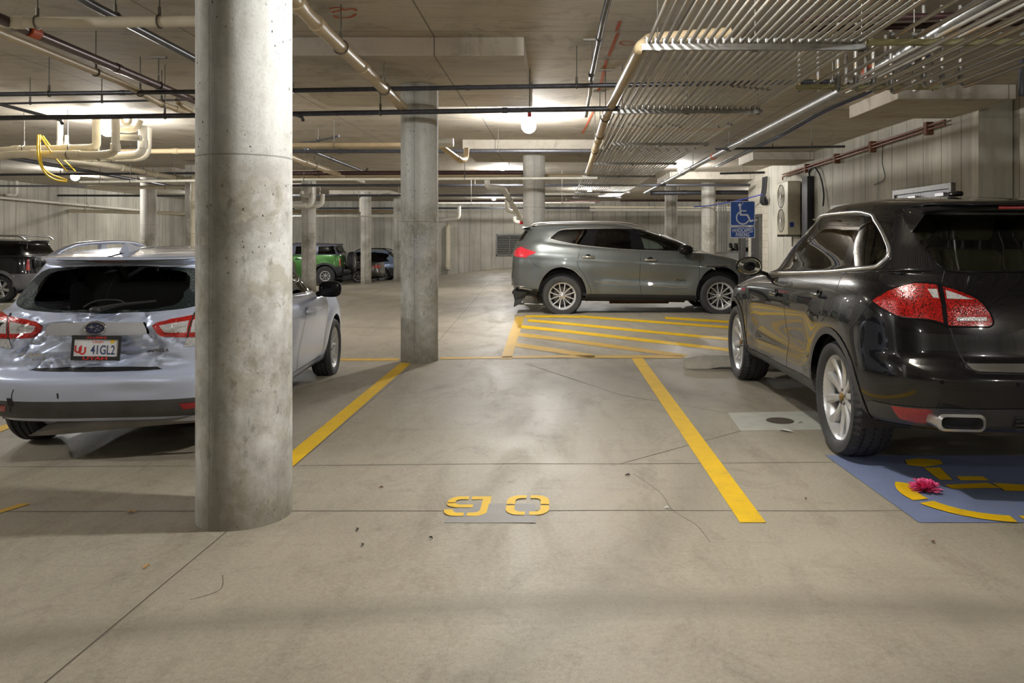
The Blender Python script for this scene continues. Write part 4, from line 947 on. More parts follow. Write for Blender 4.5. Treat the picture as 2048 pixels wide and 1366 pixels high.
class Car:
    """levels, bottom to top: dict(z=[(x,z)..], w=half width, r=rear x, f=front x, rk/fk=corner roundness scale, n=rows up to the next level)
    rear/front: plan shape of the ends as (y fraction, x offset) points"""
    def __init__(s, levels, rear, front, plan, nr=18, ns=46, nf=14):
        rows = []; s.levels = levels
        for L in levels:
            w, rk, fk = L['w'], L.get('rk', 1), L.get('fk', 1)
            rp = L.get('rear', rear); fp = L.get('front', front)
            A_ = spline2([(dx*rk, y*w) for y, dx in rp], nr); B_ = spline2([(dx*fk, y*w) for y, dx in fp], nf)
            xa = L['r']+A_[:, 0]; ya = A_[:, 1]; xb = L['f']-B_[::-1, 0]; yb = B_[::-1, 1]
            xs = np.linspace(xa[-1], xb[0], ns+1)[1:-1]; ys = np.full(ns-1, w)
            X = np.r_[xa, xs, xb]; Yv = np.r_[ya, ys, yb]; Yv = Yv*pch(plan, X)
            Z = pch(L['z'], X) if isinstance(L['z'], list) else np.full(len(X), L['z'])
            if 'crown' in L: Z = Z+L['crown']*(1-(np.minimum(1, Yv/max(w, .01)))**2)
            rows.append(np.stack([X, Yv, Z], 1))
        R = np.array(rows); d = [max(.004, float(np.mean(np.linalg.norm(R[k+1]-R[k], axis=1)))) for k in range(len(R)-1)]
        t = np.r_[0, np.cumsum(d)]; tq = []
        for k, L in enumerate(levels[:-1]):
            n = L.get('n', 6); tq += [t[k]+(t[k+1]-t[k])*i/n for i in range(n)]
        tq.append(t[-1]); s.G = pchip_rows(t, R, tq); s.J, s.I = s.G.shape[:2]
        s.regs = []; s.done_ = None
    def displace(s, fn):
        for j in range(s.J):
            for i in range(s.I): s.G[j, i] = fn(s.G[j, i])
    def normals(s, G):
        # area-weighted vertex normals, smooth across the centre line
        ext = np.concatenate([G[:, 1:2]*[1, -1, 1], G, G[:, -2:-1]*[1, -1, 1]], 1)
        du = np.zeros_like(G); du = ext[:, 2:]-ext[:, :-2]
        dv = np.gradient(G, axis=0)
        N = np.cross(du, dv); 
        L = np.linalg.norm(N, axis=2, keepdims=True)
        top = np.array([0, 0, 1.0])
        N = np.where(L > 1e-9, N/np.maximum(L, 1e-9), top)
        return N
    def prep(s):
        s.N = s.normals(s.G)
        # orient outwards
        mid = s.N[s.J//3, s.I//2]
        if mid[1] < 0: s.N = -s.N
        vs = [Vector(p) for row in s.G for p in row]; I = s.I
        fs = [(j*I+i, j*I+i+1, (j+1)*I+i+1, (j+1)*I+i) for j in range(s.J-1) for i in range(I-1)]
        s.bvh = BVHTree.FromPolygons(vs, fs)
    def loc(s, kind, a, b):
        "sighted position on the shell -> (i, j) surface coordinates"
        o, d = {'s': ((a, 9, b), (0, -1, 0)), 'r': ((-9, a, b), (1, 0, 0)), 't': ((a, b, 9), (0, 0, -1)), 'f': ((9, a, b), (-1, 0, 0)), 'i': (None, None)}[kind]
        if kind == 'i': return (a, b)
        if kind == 'r' and a <= 0: o = (-9, 1e-4, b)
        h, n, idx, dist = s.bvh.ray_cast(Vector(o), Vector(d))
        if h is None:
            q = Vector((a, .9, b)) if kind == 's' else (Vector((.3, a, b)) if kind == 'r' else (Vector((a, b, 1.2)) if kind == 't' else Vector((4.5, a, b))))
            h, n, idx, dist = s.bvh.find_nearest(q)
        j, i = divmod(idx, s.I-1); p = np.array(h); u = v = .5
        a0, a1, b0, b1 = s.G[j, i], s.G[j, i+1], s.G[j+1, i], s.G[j+1, i+1]
        for _ in range(6):
            q = a0*(1-u)*(1-v)+a1*u*(1-v)+b0*(1-u)*v+b1*u*v
            du = (a1-a0)*(1-v)+(b1-b0)*v; dv = (b0-a0)*(1-u)+(b1-a1)*u
            Am = np.stack([du, dv], 1); sol, *_ = np.linalg.lstsq(Am, p-q, rcond=None); u = min(1.05, max(-.05, u+sol[0])); v = min(1.05, max(-.05, v+sol[1]))
        return (i+u, j+v)
    def ev(s, i, j, G=None, N=None):
        G = s.G if G is None else G; N = s.N if N is None else N
        i0 = min(s.I-2, max(0, int(i))); j0 = min(s.J-2, max(0, int(j))); u, v = i-i0, j-j0
        w = ((1-u)*(1-v), u*(1-v), (1-u)*v, u*v)
        p = G[j0, i0]*w[0]+G[j0, i0+1]*w[1]+G[j0+1, i0]*w[2]+G[j0+1, i0+1]*w[3]
        n = N[j0, i0]*w[0]+N[j0, i0+1]*w[1]+N[j0+1, i0]*w[2]+N[j0+1, i0+1]*w[3]
        return p, n/max(1e-9, np.linalg.norm(n))
    def path(s, pts, smooth=False, closed=True, n=7):
        if smooth:
            return [tuple(q) for q in crom([s.loc(*p) for p in pts], n, closed)]
        out = []; m = len(pts)
        for k in range(m if closed else m-1):
            p, q = pts[k], pts[(k+1) % m]
            if p[0] == q[0]:
                c = max(1, int(hypot(p[1]-q[1], p[2]-q[2])/.06))
                for e in range(c): out.append(s.loc(p[0], p[1]+(q[1]-p[1])*e/c, p[2]+(q[2]-p[2])*e/c))
            else:
                a, b = s.loc(*p), s.loc(*q)
                for e in range(4): out.append((a[0]+(b[0]-a[0])*e/4, a[1]+(b[1]-a[1])*e/4))
        if not closed: out.append(s.loc(*pts[-1]))
        return out
    def region(s, name, pts, smooth=False, n=7):
        s.regs.append((name, s.path(pts, smooth, True, n) if pts and isinstance(pts[0][0], str) else pts))
    def cut(s):
        bm = bmesh.new(); I, J = s.I, s.J
        V = [[bm.verts.new((i, j, 0)) for i in range(I)] for j in range(J)]
        for j in range(J-1):
            for i in range(I-1): bm.faces.new((V[j][i], V[j][i+1], V[j+1][i+1], V[j+1][i]))
        lay = bm.faces.layers.int.new('reg'); names = ['body']
        def bb(f):
            xs = [v.co.x for v in f.verts]; ys = [v.co.y for v in f.verts]; return min(xs), max(xs), min(ys), max(ys)
        for name, poly in s.regs:
            if name not in names: names.append(name)
            L = names.index(name); px = [p[0] for p in poly]; py = [p[1] for p in poly]
            X0, X1, Y0, Y1 = min(px), max(px), min(py), max(py)
            cand = {}
            for f in bm.faces:
                b = bb(f)
                if b[1] >= X0-1e-4 and b[0] <= X1+1e-4 and b[3] >= Y0-1e-4 and b[2] <= Y1+1e-4: cand[f] = b
            m = len(poly)
            for k in range(m):
                a, b = poly[k], poly[(k+1) % m]; dx, dy = b[0]-a[0], b[1]-a[1]
                if dx*dx+dy*dy < 1e-10: continue
                x0, x1, y0, y1 = min(a[0], b[0])-1e-3, max(a[0], b[0])+1e-3, min(a[1], b[1])-1e-3, max(a[1], b[1])+1e-3
                sel = []
                for f, q in cand.items():
                    if q[1] >= x0 and q[0] <= x1 and q[3] >= y0 and q[2] <= y1:
                        sg = [(v.co.x-a[0])*dy-(v.co.y-a[1])*dx for v in f.verts]
                        if min(sg) < -1e-6 and max(sg) > 1e-6: sel.append(f)
                if not sel: continue
                es = {e for f in sel for e in f.edges}; vs = {v for f in sel for v in f.verts}
                for f in sel: cand.pop(f, None)
                ret = bmesh.ops.bisect_plane(bm, geom=list(vs)+list(es)+sel, dist=1e-7, plane_co=(a[0], a[1], 0), plane_no=(dy, -dx, 0))
                for g in ret['geom']:
                    if isinstance(g, bmesh.types.BMFace): cand[g] = bb(g)
            def inside(x, y):
                c = False; j = m-1
                for i in range(m):
                    (xi, yi), (xj, yj) = poly[i], poly[j]
                    if (yi > y) != (yj > y) and x < (xj-xi)*(y-yi)/(yj-yi)+xi: c = not c
                    j = i
                return c
            for f in cand:
                if not f.is_valid: continue
                c = f.calc_center_median()
                if inside(c.x, c.y): f[lay] = L
        for i, v in enumerate(bm.verts): v.index = i
        s.cv = [(v.co.x, v.co.y) for v in bm.verts]; s.cf = {}
        for f in bm.faces: s.cf.setdefault(names[f[lay]], []).append([v.index for v in f.verts])
        bm.free()
    def part(s, region, name, mat, parent, side=None, off=0., GL=None, GR=None, NL=None, NR=None, isl=False):
        "build one cut region; side None = both halves in one mesh, 'l'/'r' = one half"
        faces = s.cf.get(region, [])
        if not faces: return None
        used = sorted({i for f in faces for i in f}); V, Nn, Fc = [], [], []
        for sd in (('l', 'r') if side is None else (side,)):
            o = len(V); mp = {}
            for q in used:
                p, n = s.ev(*s.cv[q], *((GL, NL) if sd == 'l' else (GR, NR))); sg = 1 if sd == 'l' else -1
                mp[q] = len(V); V.append((p[0]+n[0]*off, sg*(p[1]+n[1]*off), p[2]+n[2]*off)); Nn.append((n[0], sg*n[1], n[2]))
            for f in faces:
                g = [mp[q] for q in f]; Fc.append(g if sd == 'r' else g[::-1])
        # check the winding against the normals once
        f = Fc[len(Fc)//2]; a, b, c = (Vector(V[i]) for i in f[:3])
        vote = 0
        for f in Fc[::max(1, len(Fc)//40)]:
            a, b, c = (Vector(V[i]) for i in f[:3]); vote += 1 if (b-a).cross(c-a).dot(Vector(Nn[f[0]])) > 0 else -1
        if vote < 0: Fc = [g[::-1] for g in Fc]
        groups = [Fc]
        if isl:                                   # one object for each separate piece
            root = list(range(len(V)))
            def fd(a):
                while root[a] != a: root[a] = root[root[a]]; a = root[a]
                return a
            for f in Fc:
                for q in f[1:]: root[fd(q)] = fd(f[0])
            dd = {}
            for f in Fc: dd.setdefault(fd(f[0]), []).append(f)
            groups = list(dd.values())
        first = None
        for gF in groups:
            us = sorted({q for f in gF for q in f}); mp = {q: k for k, q in enumerate(us)}
            me = bpy.data.meshes.new(name); me.from_pydata([V[q] for q in us], [], [[mp[q] for q in f] for f in gF])
            me.materials.append(mat)
            me.polygons.foreach_set('use_smooth', [True]*len(me.polygons)); me.update()
            me.normals_split_custom_set_from_vertices([Nn[q] for q in us])
            ob = bpy.data.objects.new(name, me); COL.objects.link(ob); ob.parent = parent; first = first or ob
        return first
    def line(s, name, pts, width, mat, parent, sides='lr', off=.0015, smooth=False, closed=False, one=False, n=6, param=None):
        "dark gap or flat trim laid along the shell"
        pp = param or s.path(pts, smooth, closed, n); obs = []
        mb = MB()
        for sd in sides:
            if not one: mb = MB()
            sg = 1 if sd == 'l' else -1; L, R = [], []
            E = [s.ev(*q) for q in pp]; m = len(E)
            for k in range(m):
                p, nn = E[k]; a = E[(k-1) % m if closed else max(0, k-1)][0]; b = E[(k+1) % m if closed else min(m-1, k+1)][0]
                d = b-a; d = d/max(1e-9, np.linalg.norm(d)); q = np.cross(nn, d); q = q/max(1e-9, np.linalg.norm(q))
                for arr, e in ((L, 1), (R, -1)):
                    w = p+q*width*.5*e+nn*off; arr.append((w[0], sg*w[1], w[2]))
            fs = [(i, m+i, m+(i+1) % m, (i+1) % m) for i in range(m if closed else m-1)]
            mb.add(L+R, fs if sg > 0 else [f[::-1] for f in fs])
            if not one: obs.append(mb.build(name, mat, parent, None, 60))
        if one: obs.append(mb.build(name, mat, parent, None, 60))
        return obs
    def trim(s, name, pts, r, mat, parent, sides='lr', smooth=False, closed=False, off=0., one=False, n=7, scale=None, param=None):
        "rounded moulding along the shell"
        pp = param or s.path(pts, smooth, closed, n); mb = MB(); obs = []
        for sd in sides:
            if not one: mb = MB()
            sg = 1 if sd == 'l' else -1
            ps = []
            for q in pp:
                p, nn = s.ev(*q); p = p+nn*off; ps.append((p[0], sg*p[1], p[2]))
            mb.tube(ps, r, 8, closed=closed)
            if not one: obs.append(mb.build(name, mat, parent, None, 60))
        if one: obs.append(mb.build(name, mat, parent, None, 60))
        return obs
    def at(s, kind, a, b, side='l', off=0.):
        "point, outward normal on the finished shell"
        p, n = s.ev(*s.loc(kind, a, b)); sg = 1 if side == 'l' else -1
        p = p+n*off; return Vector((p[0], sg*p[1], p[2])), Vector((n[0], sg*n[1], n[2]))
    def circle(s, x, z, rx, rz=None, n=44, a0=0, a1=360):
        rz = rz or rx; return [('s', x+rx*cos(radians(a0+(a1-a0)*k/n)), z+rz*sin(radians(a0+(a1-a0)*k/n))) for k in range(n if a1-a0 == 360 else n+1)]

def flare(cx, cz, R0, amt, fall=.2, ymin=.5):
    def fn(p):
        if p[1] < ymin: return p
        r = hypot(p[0]-cx, p[2]-cz)
        k = 1-sst(R0, R0+fall, r)
        return np.array([p[0], p[1]+amt*k, p[2]])
    return fn

# ---------------------------------------------------------------- wheels
def m_tread(name, zig=16, cols=5):
    t = NT(name); v = t.coord(); x, y, z = t.sep(v)
    ang = t.math('ARCTAN2', x, z); r = t.math('SQRT', t.math('ADD', t.math('MULTIPLY', x, x), t.math('MULTIPLY', z, z)))
    ya = t.math('ABSOLUTE', y)
    a = t.math('ADD', t.math('MULTIPLY', ang, zig), t.math('MULTIPLY', ya, 42.)); a = t.math('ADD', a, t.math('MULTIPLY', t.math('SINE', t.math('MULTIPLY', y, 110.)), .8))
    cut = t.math('LESS_THAN', t.math('ABSOLUTE', t.math('SUBTRACT', t.math('FRACT', a), .5)), .09)
    return t, cut, v
t, cut, v = m_tread('tyre_tread_blocks', 9.5)
M['tread'] = t.done(t.bsdf(t.mix(cut, (.040, .040, .041, 1), (.004, .004, .004, 1)), .7, 0, t.bump(cut, -1, .015)))
t, cut, v = m_tread('tyre_tread_fine', 11)
M['tread_fine'] = t.done(t.bsdf(t.mix(cut, (.026, .026, .027, 1), (.008, .008, .008, 1)), .7, 0, t.bump(cut, -.7, .008)))
M['alloy'] = simple('alloy_silver', (.58, .58, .575, 1), .3, .5, coat=.4, var=.05)
M['alloy_bright'] = simple('alloy_polished', (.74, .74, .73, 1), .2, .55, var=.04)
M['disc'] = simple('brake_disc', (.12, .115, .11, 1), .5, .8, var=.3)
def wheel(parent, x, y, z, R, W, rr, style, side, alloy=None, tread=None, cap=None, steer=0.):
    """tyre radius R, width W, rim radius rr; outer face towards side (+1 left, -1 right)"""
    w = sub('wheel', parent, (x, y, z), (0, 0, (0 if side > 0 else pi)+steer)); alloy = alloy or M['alloy']
    h = W/2; k = R-rr
    prof = [(rr-.004, -h*.78), (rr+.012, -h*.92), (rr+k*.45, -h*1.0), (R-k*.22, -h*.97), (R-.016, -h*.86), (R-.004, -h*.72)]
    mb = MB(); gro = []
    g = h*.06; ys = [-h*.44, -h*.0, h*.44]
    for gy in ys: gro += [(R, gy-g), (R-.009, gy-g*.8), (R-.009, gy+g*.8), (R, gy+g)]
    full = prof+[(R, -h*.62)]+gro+[(R, h*.62)]+[(a, -b) for a, b in reversed(prof)]
    fin = []
    for q in full:
        if q[0] < rr+k*.62 and q[1] > 0 and q[0] > rr+.01: pass
        fin.append(q)
    coarse = tread is M['tread']; sg_ = 150 if coarse else 72
    mb.lathe(fin, (0, 0, 0), 'y', sg_)
    n = len(fin)
    if coarse:                                    # real cross grooves between the tread blocks
        for kk in range(sg_):
            for ii, (r_, y_) in enumerate(fin):
                if r_ > R-.02 and abs(y_) > h*.12:
                    ph = (kk+(1 if abs(y_) > h*.55 else 0)+(0 if y_ > 0 else 2)) % 3
                    if ph == 0:
                        x, y, z = mb.v[kk*n+ii]; q = (r_-.008)/r_; mb.v[kk*n+ii] = (x*q, y, z*q)
    o = mb.build('tyre', [M['rubber'], tread or M['tread_fine']], w, None, 32)
    mi = []
    for p in o.data.polygons:
        c = p.center; mi.append(1 if hypot(c.x, c.z) > R-.03 else 0)
    o.data.polygons.foreach_set('material_index', mi)
    # rim barrel and lip
    f = h*.72
    MB().lathe([(rr-.008, -h*.8), (rr-.02, -h*.4), (rr-.045, 0), (rr-.035, f*.75), (rr-.012, f), (rr, f+.012), (rr+.004, f+.004), (rr, f-.006)], (0, 0, 0), 'y', 56).build('rim_barrel', alloy, w, None, 40)
    MB().lathe([(.04, -.035), (rr*.66, -.03), (rr*.66, -.012), (.05, -.01)], (0, 0, 0), 'y', 36, True).build('brake_disc', M['disc'], w, None, 40)
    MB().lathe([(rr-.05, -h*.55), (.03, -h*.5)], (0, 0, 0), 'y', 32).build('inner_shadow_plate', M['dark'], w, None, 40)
    sp = MB()
    def spoke(a, r0, r1, w0, w1, y0, y1, tw=0., dep=.035, bow=.0):
        n = 6; ca, sa = cos(a), sin(a); vs = []
        for i in range(n+1):
            u = i/n; r = r0+(r1-r0)*u; wd = (w0+(w1-w0)*u)/2; yy = y0+(y1-y0)*u+bow*sin(pi*u); off = tw*u*u
            d = Vector((ca, 0, sa)); tt = Vector((-sa, 0, ca))
            c = d*r+tt*off
            for s_, q in ((-1, -dep), (-1, -.006), (-.55, .004), (.55, .004), (1, -.006), (1, -dep)): vs.append(c+tt*wd*s_+Vector((0, yy+q, 0)))
        fs = []
        for i in range(n):
            for e in range(6): b = (e+1) % 6; fs.append((i*6+e, i*6+b, (i+1)*6+b, (i+1)*6+e))
        fs.append(tuple(range(5, -1, -1))); fs.append(tuple(range(n*6, n*6+6)))
        sp.add(vs, fs)
    hubr = rr*.25
    if style == 'ten':         # ten broad blades
        for i in range(10): spoke(2*pi*(i//2)/5+(.31 if i % 2 else -.31)+.1, hubr*.75, rr-.006, rr*.115, rr*.245, f-.03, f-.006, rr*.03*(1 if i % 2 else -1), .04, -.012)
    elif style == 'twin':      # ten thin pairs leaning together
        for i in range(6):
            a = 2*pi*i/6
            for e in (-1, 1): spoke(a+.18*e, hubr*.9, rr-.01, rr*.085, rr*.10, f-.03, f-.006, .035*e, .03, -.005)
    elif style == 'multi':
        for i in range(5):
            a = 2*pi*i/5+.3
            for e in (-1, 1): spoke(a+.16*e, hubr*.9, rr-.01, rr*.10, rr*.16, f-.035, f-.006, .03*e, .03)
    elif style == 'six':
        for i in range(6): spoke(2*pi*i/6+.2, hubr*.8, rr-.01, rr*.26, rr*.36, f-.03, f-.012, 0, .04)
    else:                      # five
        for i in range(8): spoke(2*pi*i/8, hubr*.8, rr*.8, rr*.13, rr*.2, f-.07, f-.06, 0, .04)
        sp.lathe([(rr*.78, f-.05), (rr*.8, f-.005), (rr*.99, f+.0), (rr*1.0, f-.03)], (0, 0, 0), 'y', 44)
    sp.lathe([(hubr*1.05, f-.075), (hubr*1.02, f-.04), (hubr*.75, f-.03), (hubr*.4, f-.026), (.001, f-.026)], (0, 0, 0), 'y', 32)
    sp.build('spokes', alloy if style != 'lock' else M['alloy'], w, None, 30)
    MB().lathe([(hubr*.38, f-.028), (hubr*.38, f-.014), (hubr*.3, f-.010), (.001, f-.009)], (0, 0, 0), 'y', 24).build('centre_cap', cap or M['alloy'], w, None, 40)
    lb = MB()
    for i in range(5 if style != 'twin' else 6):
        a = 2*pi*i/(5 if style != 'twin' else 6)+.3; lb.lathe([(.011, f-.04), (.011, f-.022), (.001, f-.02)], (hubr*.68*cos(a), 0, hubr*.68*sin(a)), 'y', 8)
    lb.build('wheel_nuts', M['steel_dark'], w, None, 40)
    return w
def liner(parent, x, y0, y1, z, R):
    "dark inner wheel house"
    mb = MB(); n = 20; vs = []
    for k in range(n+1):
        a = radians(-15+210*k/n); vs += [(x+R*cos(a), y0, z+R*sin(a)), (x+R*cos(a), y1, z+R*sin(a))]
    mb.add(vs, [(2*k, 2*k+1, 2*k+3, 2*k+2) for k in range(n)])
    ctr = [(x+R*cos(radians(-15+210*k/n)), y1, z+R*sin(radians(-15+210*k/n))) for k in range(n+1)]; mb.add(ctr, [tuple(range(n+1))])
    return mb.build('wheel_house', M['black_plastic'], parent, None, 60)
def seat(parent, x, y, zb, mat, back=.62, head=True, w=.5, recl=12):
    s = sub('seat', parent, (x, y, zb))
    MB().rbox((.0, 0, .0), (.52, w, .16), .06).build('cushion', mat, s)
    Mx = Matrix.Translation((-.25, 0, .02)) @ Matrix.Rotation(radians(-recl), 4, 'Y')
    MB().rbox((0, 0, back/2), (.14, w, back), .06, 3, Mx).build('seat_back', mat, s)
    if head:
        MB().rbox((.01, 0, back+.16), (.1, .27, .2), .05, 3, Mx).build('headrest', mat, s)
        MB().cyl(Mx @ Vector((0, .06, back)), Mx @ Vector((.01, .06, back+.1)), .007, 6).cyl(Mx @ Vector((0, -.06, back)), Mx @ Vector((.01, -.06, back+.1)), .007, 6).build('headrest_posts', M['steel'], s)
    return s
def car_paint(name, col, rough=.32, metal=.0, flake=.0, coat=1., dust=0.):
    t = NT(name); v = t.coord(); c = col
    if flake:
        fl = t.voro(v, 900); c = t.mix(t.rng(fl, .1, .6, 0, flake), col, tuple(min(1, q*1.5) for q in col[:3])+(1,))
    if dust: c = t.mix(t.rng(t.noise(v, 5, 4), .45, .8, 0, dust), c, (.3, .28, .25, 1))
    return t.done(t.bsdf(c, rough, metal, None, coat, .5 if metal else .1, coatrough=.02))
M['tint'] = glass('dark_tinted_glass', (.05, .055, .055, 1), .008)
M['clear'] = glass('window_glass', (.55, .62, .6, 1), .006)
M['rear_glass'] = glass('rear_glass', (.42, .47, .43, 1), .006)
M['smoke'] = glass('smoked_glass', (.28, .31, .28, 1), .006)
M['gloss_black'] = simple('gloss_black_trim', (.006, .006, .007, 1), .04, 0, 0., var=.02, spec=.2)
def lens(name, col, cells=70, dark=.35, glow=0.):
    t = NT(name); v = t.coord(); vo = t.voro(v, cells)
    c = t.mix(t.rng(vo, .2, .8), col, tuple(q*dark for q in col[:3])+(1,))
    return t.done(t.bsdf(c, .16, .1, t.bump(vo, .35, .003), .6, .6, emis=col if glow else None, estr=glow, coatrough=.06))
M['lens_red'] = lens('red_lamp_lens', (.52, .006, .005, 1), 130, .12)
M['lens_red2'] = lens('red_lamp_lens_fine', (.62, .02, .016, 1), 160, .35)
M['lens_clear'] = lens('clear_lamp_lens', (.66, .66, .65, 1), 110, .6)
M['lens_glow'] = lens('lit_red_lens', (.85, .04, .06, 1), 90, .3, .12)
M['reflector'] = lens('red_reflector', (.42, .012, .016, 1), 220, .6)
# ================================================================= black luxury SUV at the right
def black_suv():
    car = thing('suv', 'glossy black luxury SUV parked at the right, seen from its left rear corner', 'car', (2.86, 4.37, zf(2.86, 6.8)+.0035), pi/2)
    rear = [(0, 0), (.35, .012), (.62, .055), (.82, .15), (.93, .31), (.985, .56), (1, .9)]
    front = [(0, 0), (.4, .03), (.7, .13), (.88, .32), (.97, .6), (1, 1.0)]
    gh_rear = [(0, 0), (.4, .012), (.7, .05), (.88, .14), (.96, .32), (1, .62)]
    plan = [(0, .985), (.6, 1), (1.6, 1), (3.0, .992), (4.0, .985), (4.85, .96)]
    L = [dict(z=[(0, .37), (.35, .335), (.9, .30), (1.6, .285), (3.3, .285), (4.2, .27), (4.8, .28)], w=.80, r=.16, f=4.70, n=3),
         dict(z=[(0, .41), (.35, .375), (.9, .335), (1.6, .315), (3.3, .315), (4.2, .3), (4.8, .32)], w=.89, r=.06, f=4.76, n=5),
         dict(z=[(0, .545), (.5, .52), (1.2, .45), (3.4, .42), (4.8, .45)], w=.945, r=.015, f=4.82, n=5),
         dict(z=[(0, .66), (.5, .64), (1.2, .58), (3.4, .54), (4.8, .6)], w=.958, r=.0, f=4.846, n=5),
         dict(z=[(0, .72), (.6, .735), (1.2, .71), (3.4, .68), (4.8, .70)], w=.960, r=.03, f=4.84, n=3),
         dict(z=[(0, .765), (.6, .80), (1.2, .78), (3.4, .75), (4.8, .76)], w=.962, r=.095, f=4.83, n=5, rk=.93),
         dict(z=[(0, .92), (.6, .95), (1.2, .92), (3.4, .88), (4.8, .82)], w=.968, r=.125, f=4.76, n=6, rk=.92),
         dict(z=[(0, 1.08), (.6, 1.08), (1.2, 1.04), (3.4, .985), (4.3, .93), (4.8, .86)], w=.962, r=.165, f=4.66, n=5, rk=.92),
         dict(z=[(0, 1.19), (.6, 1.18), (1.2, 1.145), (3.2, 1.06), (4.0, .99), (4.7, .9)], w=.935, r=.215, f=4.5, n=4, rk=.92),
         dict(z=[(0, 1.255), (.6, 1.245), (1.2, 1.215), (3.1, 1.115), (3.6, 1.08), (4.4, .97)], w=.893, r=.26, f=4.1, n=3, rk=.95),
         dict(z=[(0, 1.275), (.6, 1.27), (1.2, 1.24), (3.1, 1.14), (3.45, 1.12)], w=.868, r=.275, f=3.52, n=7, rear=gh_rear, fk=1.05),
         dict(z=[(.2, 1.46), (1.2, 1.43), (2.6, 1.40), (3.1, 1.36)], w=.795, r=.45, f=3.08, n=6, rear=gh_rear),
         dict(z=[(.3, 1.615), (1.0, 1.645), (2.0, 1.65), (2.7, 1.60)], w=.70, r=.545, f=2.60, n=3, rear=gh_rear, rk=.9),
         dict(z=[(.3, 1.655), (.8, 1.69), (1.3, 1.712), (2.0, 1.712), (2.6, 1.65)], w=.645, r=.42, f=2.46, n=4, rear=gh_rear, rk=.9),
         dict(z=[(.3, 1.67), (.8, 1.718), (1.3, 1.745), (2.0, 1.742), (2.6, 1.66)], w=.46, r=.45, f=2.42, n=4, rear=gh_rear, rk=.5),
         dict(z=[(.3, 1.675), (.8, 1.726), (1.3, 1.755), (2.0, 1.752), (2.6, 1.665)], w=.02, r=.47, f=2.4, n=1, rear=gh_rear, rk=.1, fk=.1)]
    s = Car(L, rear, front, plan, 22, 52, 14)
    RA, FA, RT = 1.03, 3.925, .385
    for a in (RA, FA): s.displace(flare(a, RT, .45, .022, .34))
    # hollow in the lower doors
    s.displace(lambda p: np.array([p[0], p[1]-.028*sst(1.35, 1.75, p[0])*(1-sst(3.05, 3.45, p[0]))*math.exp(-((p[2]-.62)/.13)**2), p[2]]) if p[1] > .6 else p)
    s.prep()
    # --- panels
    DLO = [('s', 3.13, 1.128), ('s', 2.5, 1.160), ('s', 1.88, 1.190), ('s', 1.03, 1.244), ('s', .69, 1.274), ('s', .60, 1.309), ('s', .585, 1.359), ('s', .65, 1.424), ('s', .75, 1.494), ('s', .89, 1.571), ('s', 1.06, 1.628), ('s', 1.22, 1.644), ('s', 1.5, 1.649), ('s', 2.0, 1.646), ('s', 2.3, 1.615), ('s', 2.6, 1.54), ('s', 2.9, 1.40), ('s', 3.1, 1.25)]
    s.region('front_door', [('s', 3.44, .33), ('s', 2.20, .33), ('s', 2.16, .6), ('s', 2.16, 1.17), ('s', 2.0, 1.648), ('s', 2.35, 1.61), ('s', 2.65, 1.52), ('s', 2.95, 1.37), ('s', 3.2, 1.15), ('s', 3.46, 1.05), ('s', 3.44, .7)])
    s.region('rear_door', [('s', 2.16, 1.17), ('s', 2.16, .6), ('s', 2.20, .33), ('s', 1.62, .33), ('s', 1.50, .50), ('s', 1.42, .68), ('s', 1.25, .84), ('s', 1.05, .95), ('s', 1.0, 1.1), ('s', .98, 1.24), ('s', 1.14, 1.648), ('s', 2.0, 1.648)])
    s.region('tailgate', [('r', 0, .712), ('r', .45, .713), ('r', .505, .722), ('r', .538, .77), ('r', .570, .867), ('r', .592, .95), ('r', .586, 1.196), ('r', .559, 1.265), ('r', .60, 1.386), ('r', .63, 1.49), ('r', .55, 1.62), ('r', 0, 1.64)])
    s.region('tailgate_handle', [('r', 0, .718), ('r', .25, .718), ('r', .489, .721), ('r', .525, .735), ('r', .536, .757), ('r', .222, .760), ('r', 0, .761)])
    s.region('rear_window', [('r', 0, 1.269), ('r', .493, 1.269), ('r', .555, 1.285), ('r', .580, 1.32), ('r', .597, 1.386), ('r', .618, 1.487), ('r', .55, 1.60), ('r', 0, 1.62)])
    s.region('side_window', DLO, True, 5)
    s.region('pillar_trim', [('s', 2.20, 1.165), ('s', 2.08, 1.174), ('s', 1.90, 1.65), ('s', 2.03, 1.65)])
    s.region('pillar_trim', [('s', 1.17, 1.215), ('s', .995, 1.228), ('s', 1.03, 1.642), ('s', 1.16, 1.646)])
    # lamps
    TL = [('s', .495, 1.083), ('s', .449, 1.12), ('s', .403, 1.159), ('r', .758, 1.19), ('r', .684, 1.2), ('r', .611, 1.191), ('r', .544, 1.172), ('r', .466, 1.139), ('r', .412, 1.102), ('r', .378, 1.051), ('r', .359, .989), ('r', .38, .96), ('r', .44, .957), ('r', .60, .959), ('r', .629, .972), ('r', .694, .991), ('r', .778, .995), ('s', .325, 1.004), ('s', .39, 1.031), ('s', .448, 1.056)]
    s.region('tail_lamp', TL, True, 4)
    s.region('tail_lamp_gap', [('r', .618, 1.20), ('r', .590, 1.20), ('r', .600, .955), ('r', .622, .962)])
    s.region('clear_lens', [('r', .582, 1.160), ('r', .549, 1.149), ('r', .476, 1.119), ('r', .444, 1.111), ('r', .585, 1.112)])
    s.region('clear_lens', [('r', .671, 1.164), ('r', .624, 1.165), ('r', .626, 1.114), ('r', .653, 1.116)])
    s.region('lamp_strip', [('r', .549, 1.01), ('r', .392, 1.012), ('r', .395, .992), ('r', .552, .990)])
    # arches
    for nm, ax in (('arch_cladding', RA), ('arch_cladding', FA)): s.region(nm, s.circle(ax, RT, .475))
    s.region('lower_cladding', [('s', .60, .2), ('s', .52, .46), ('s', .47, .476), ('s', .327, .481), ('r', .616, .508), ('r', .257, .519), ('r', 0, .52), ('r', 0, .2), ('r', .8, .2)])
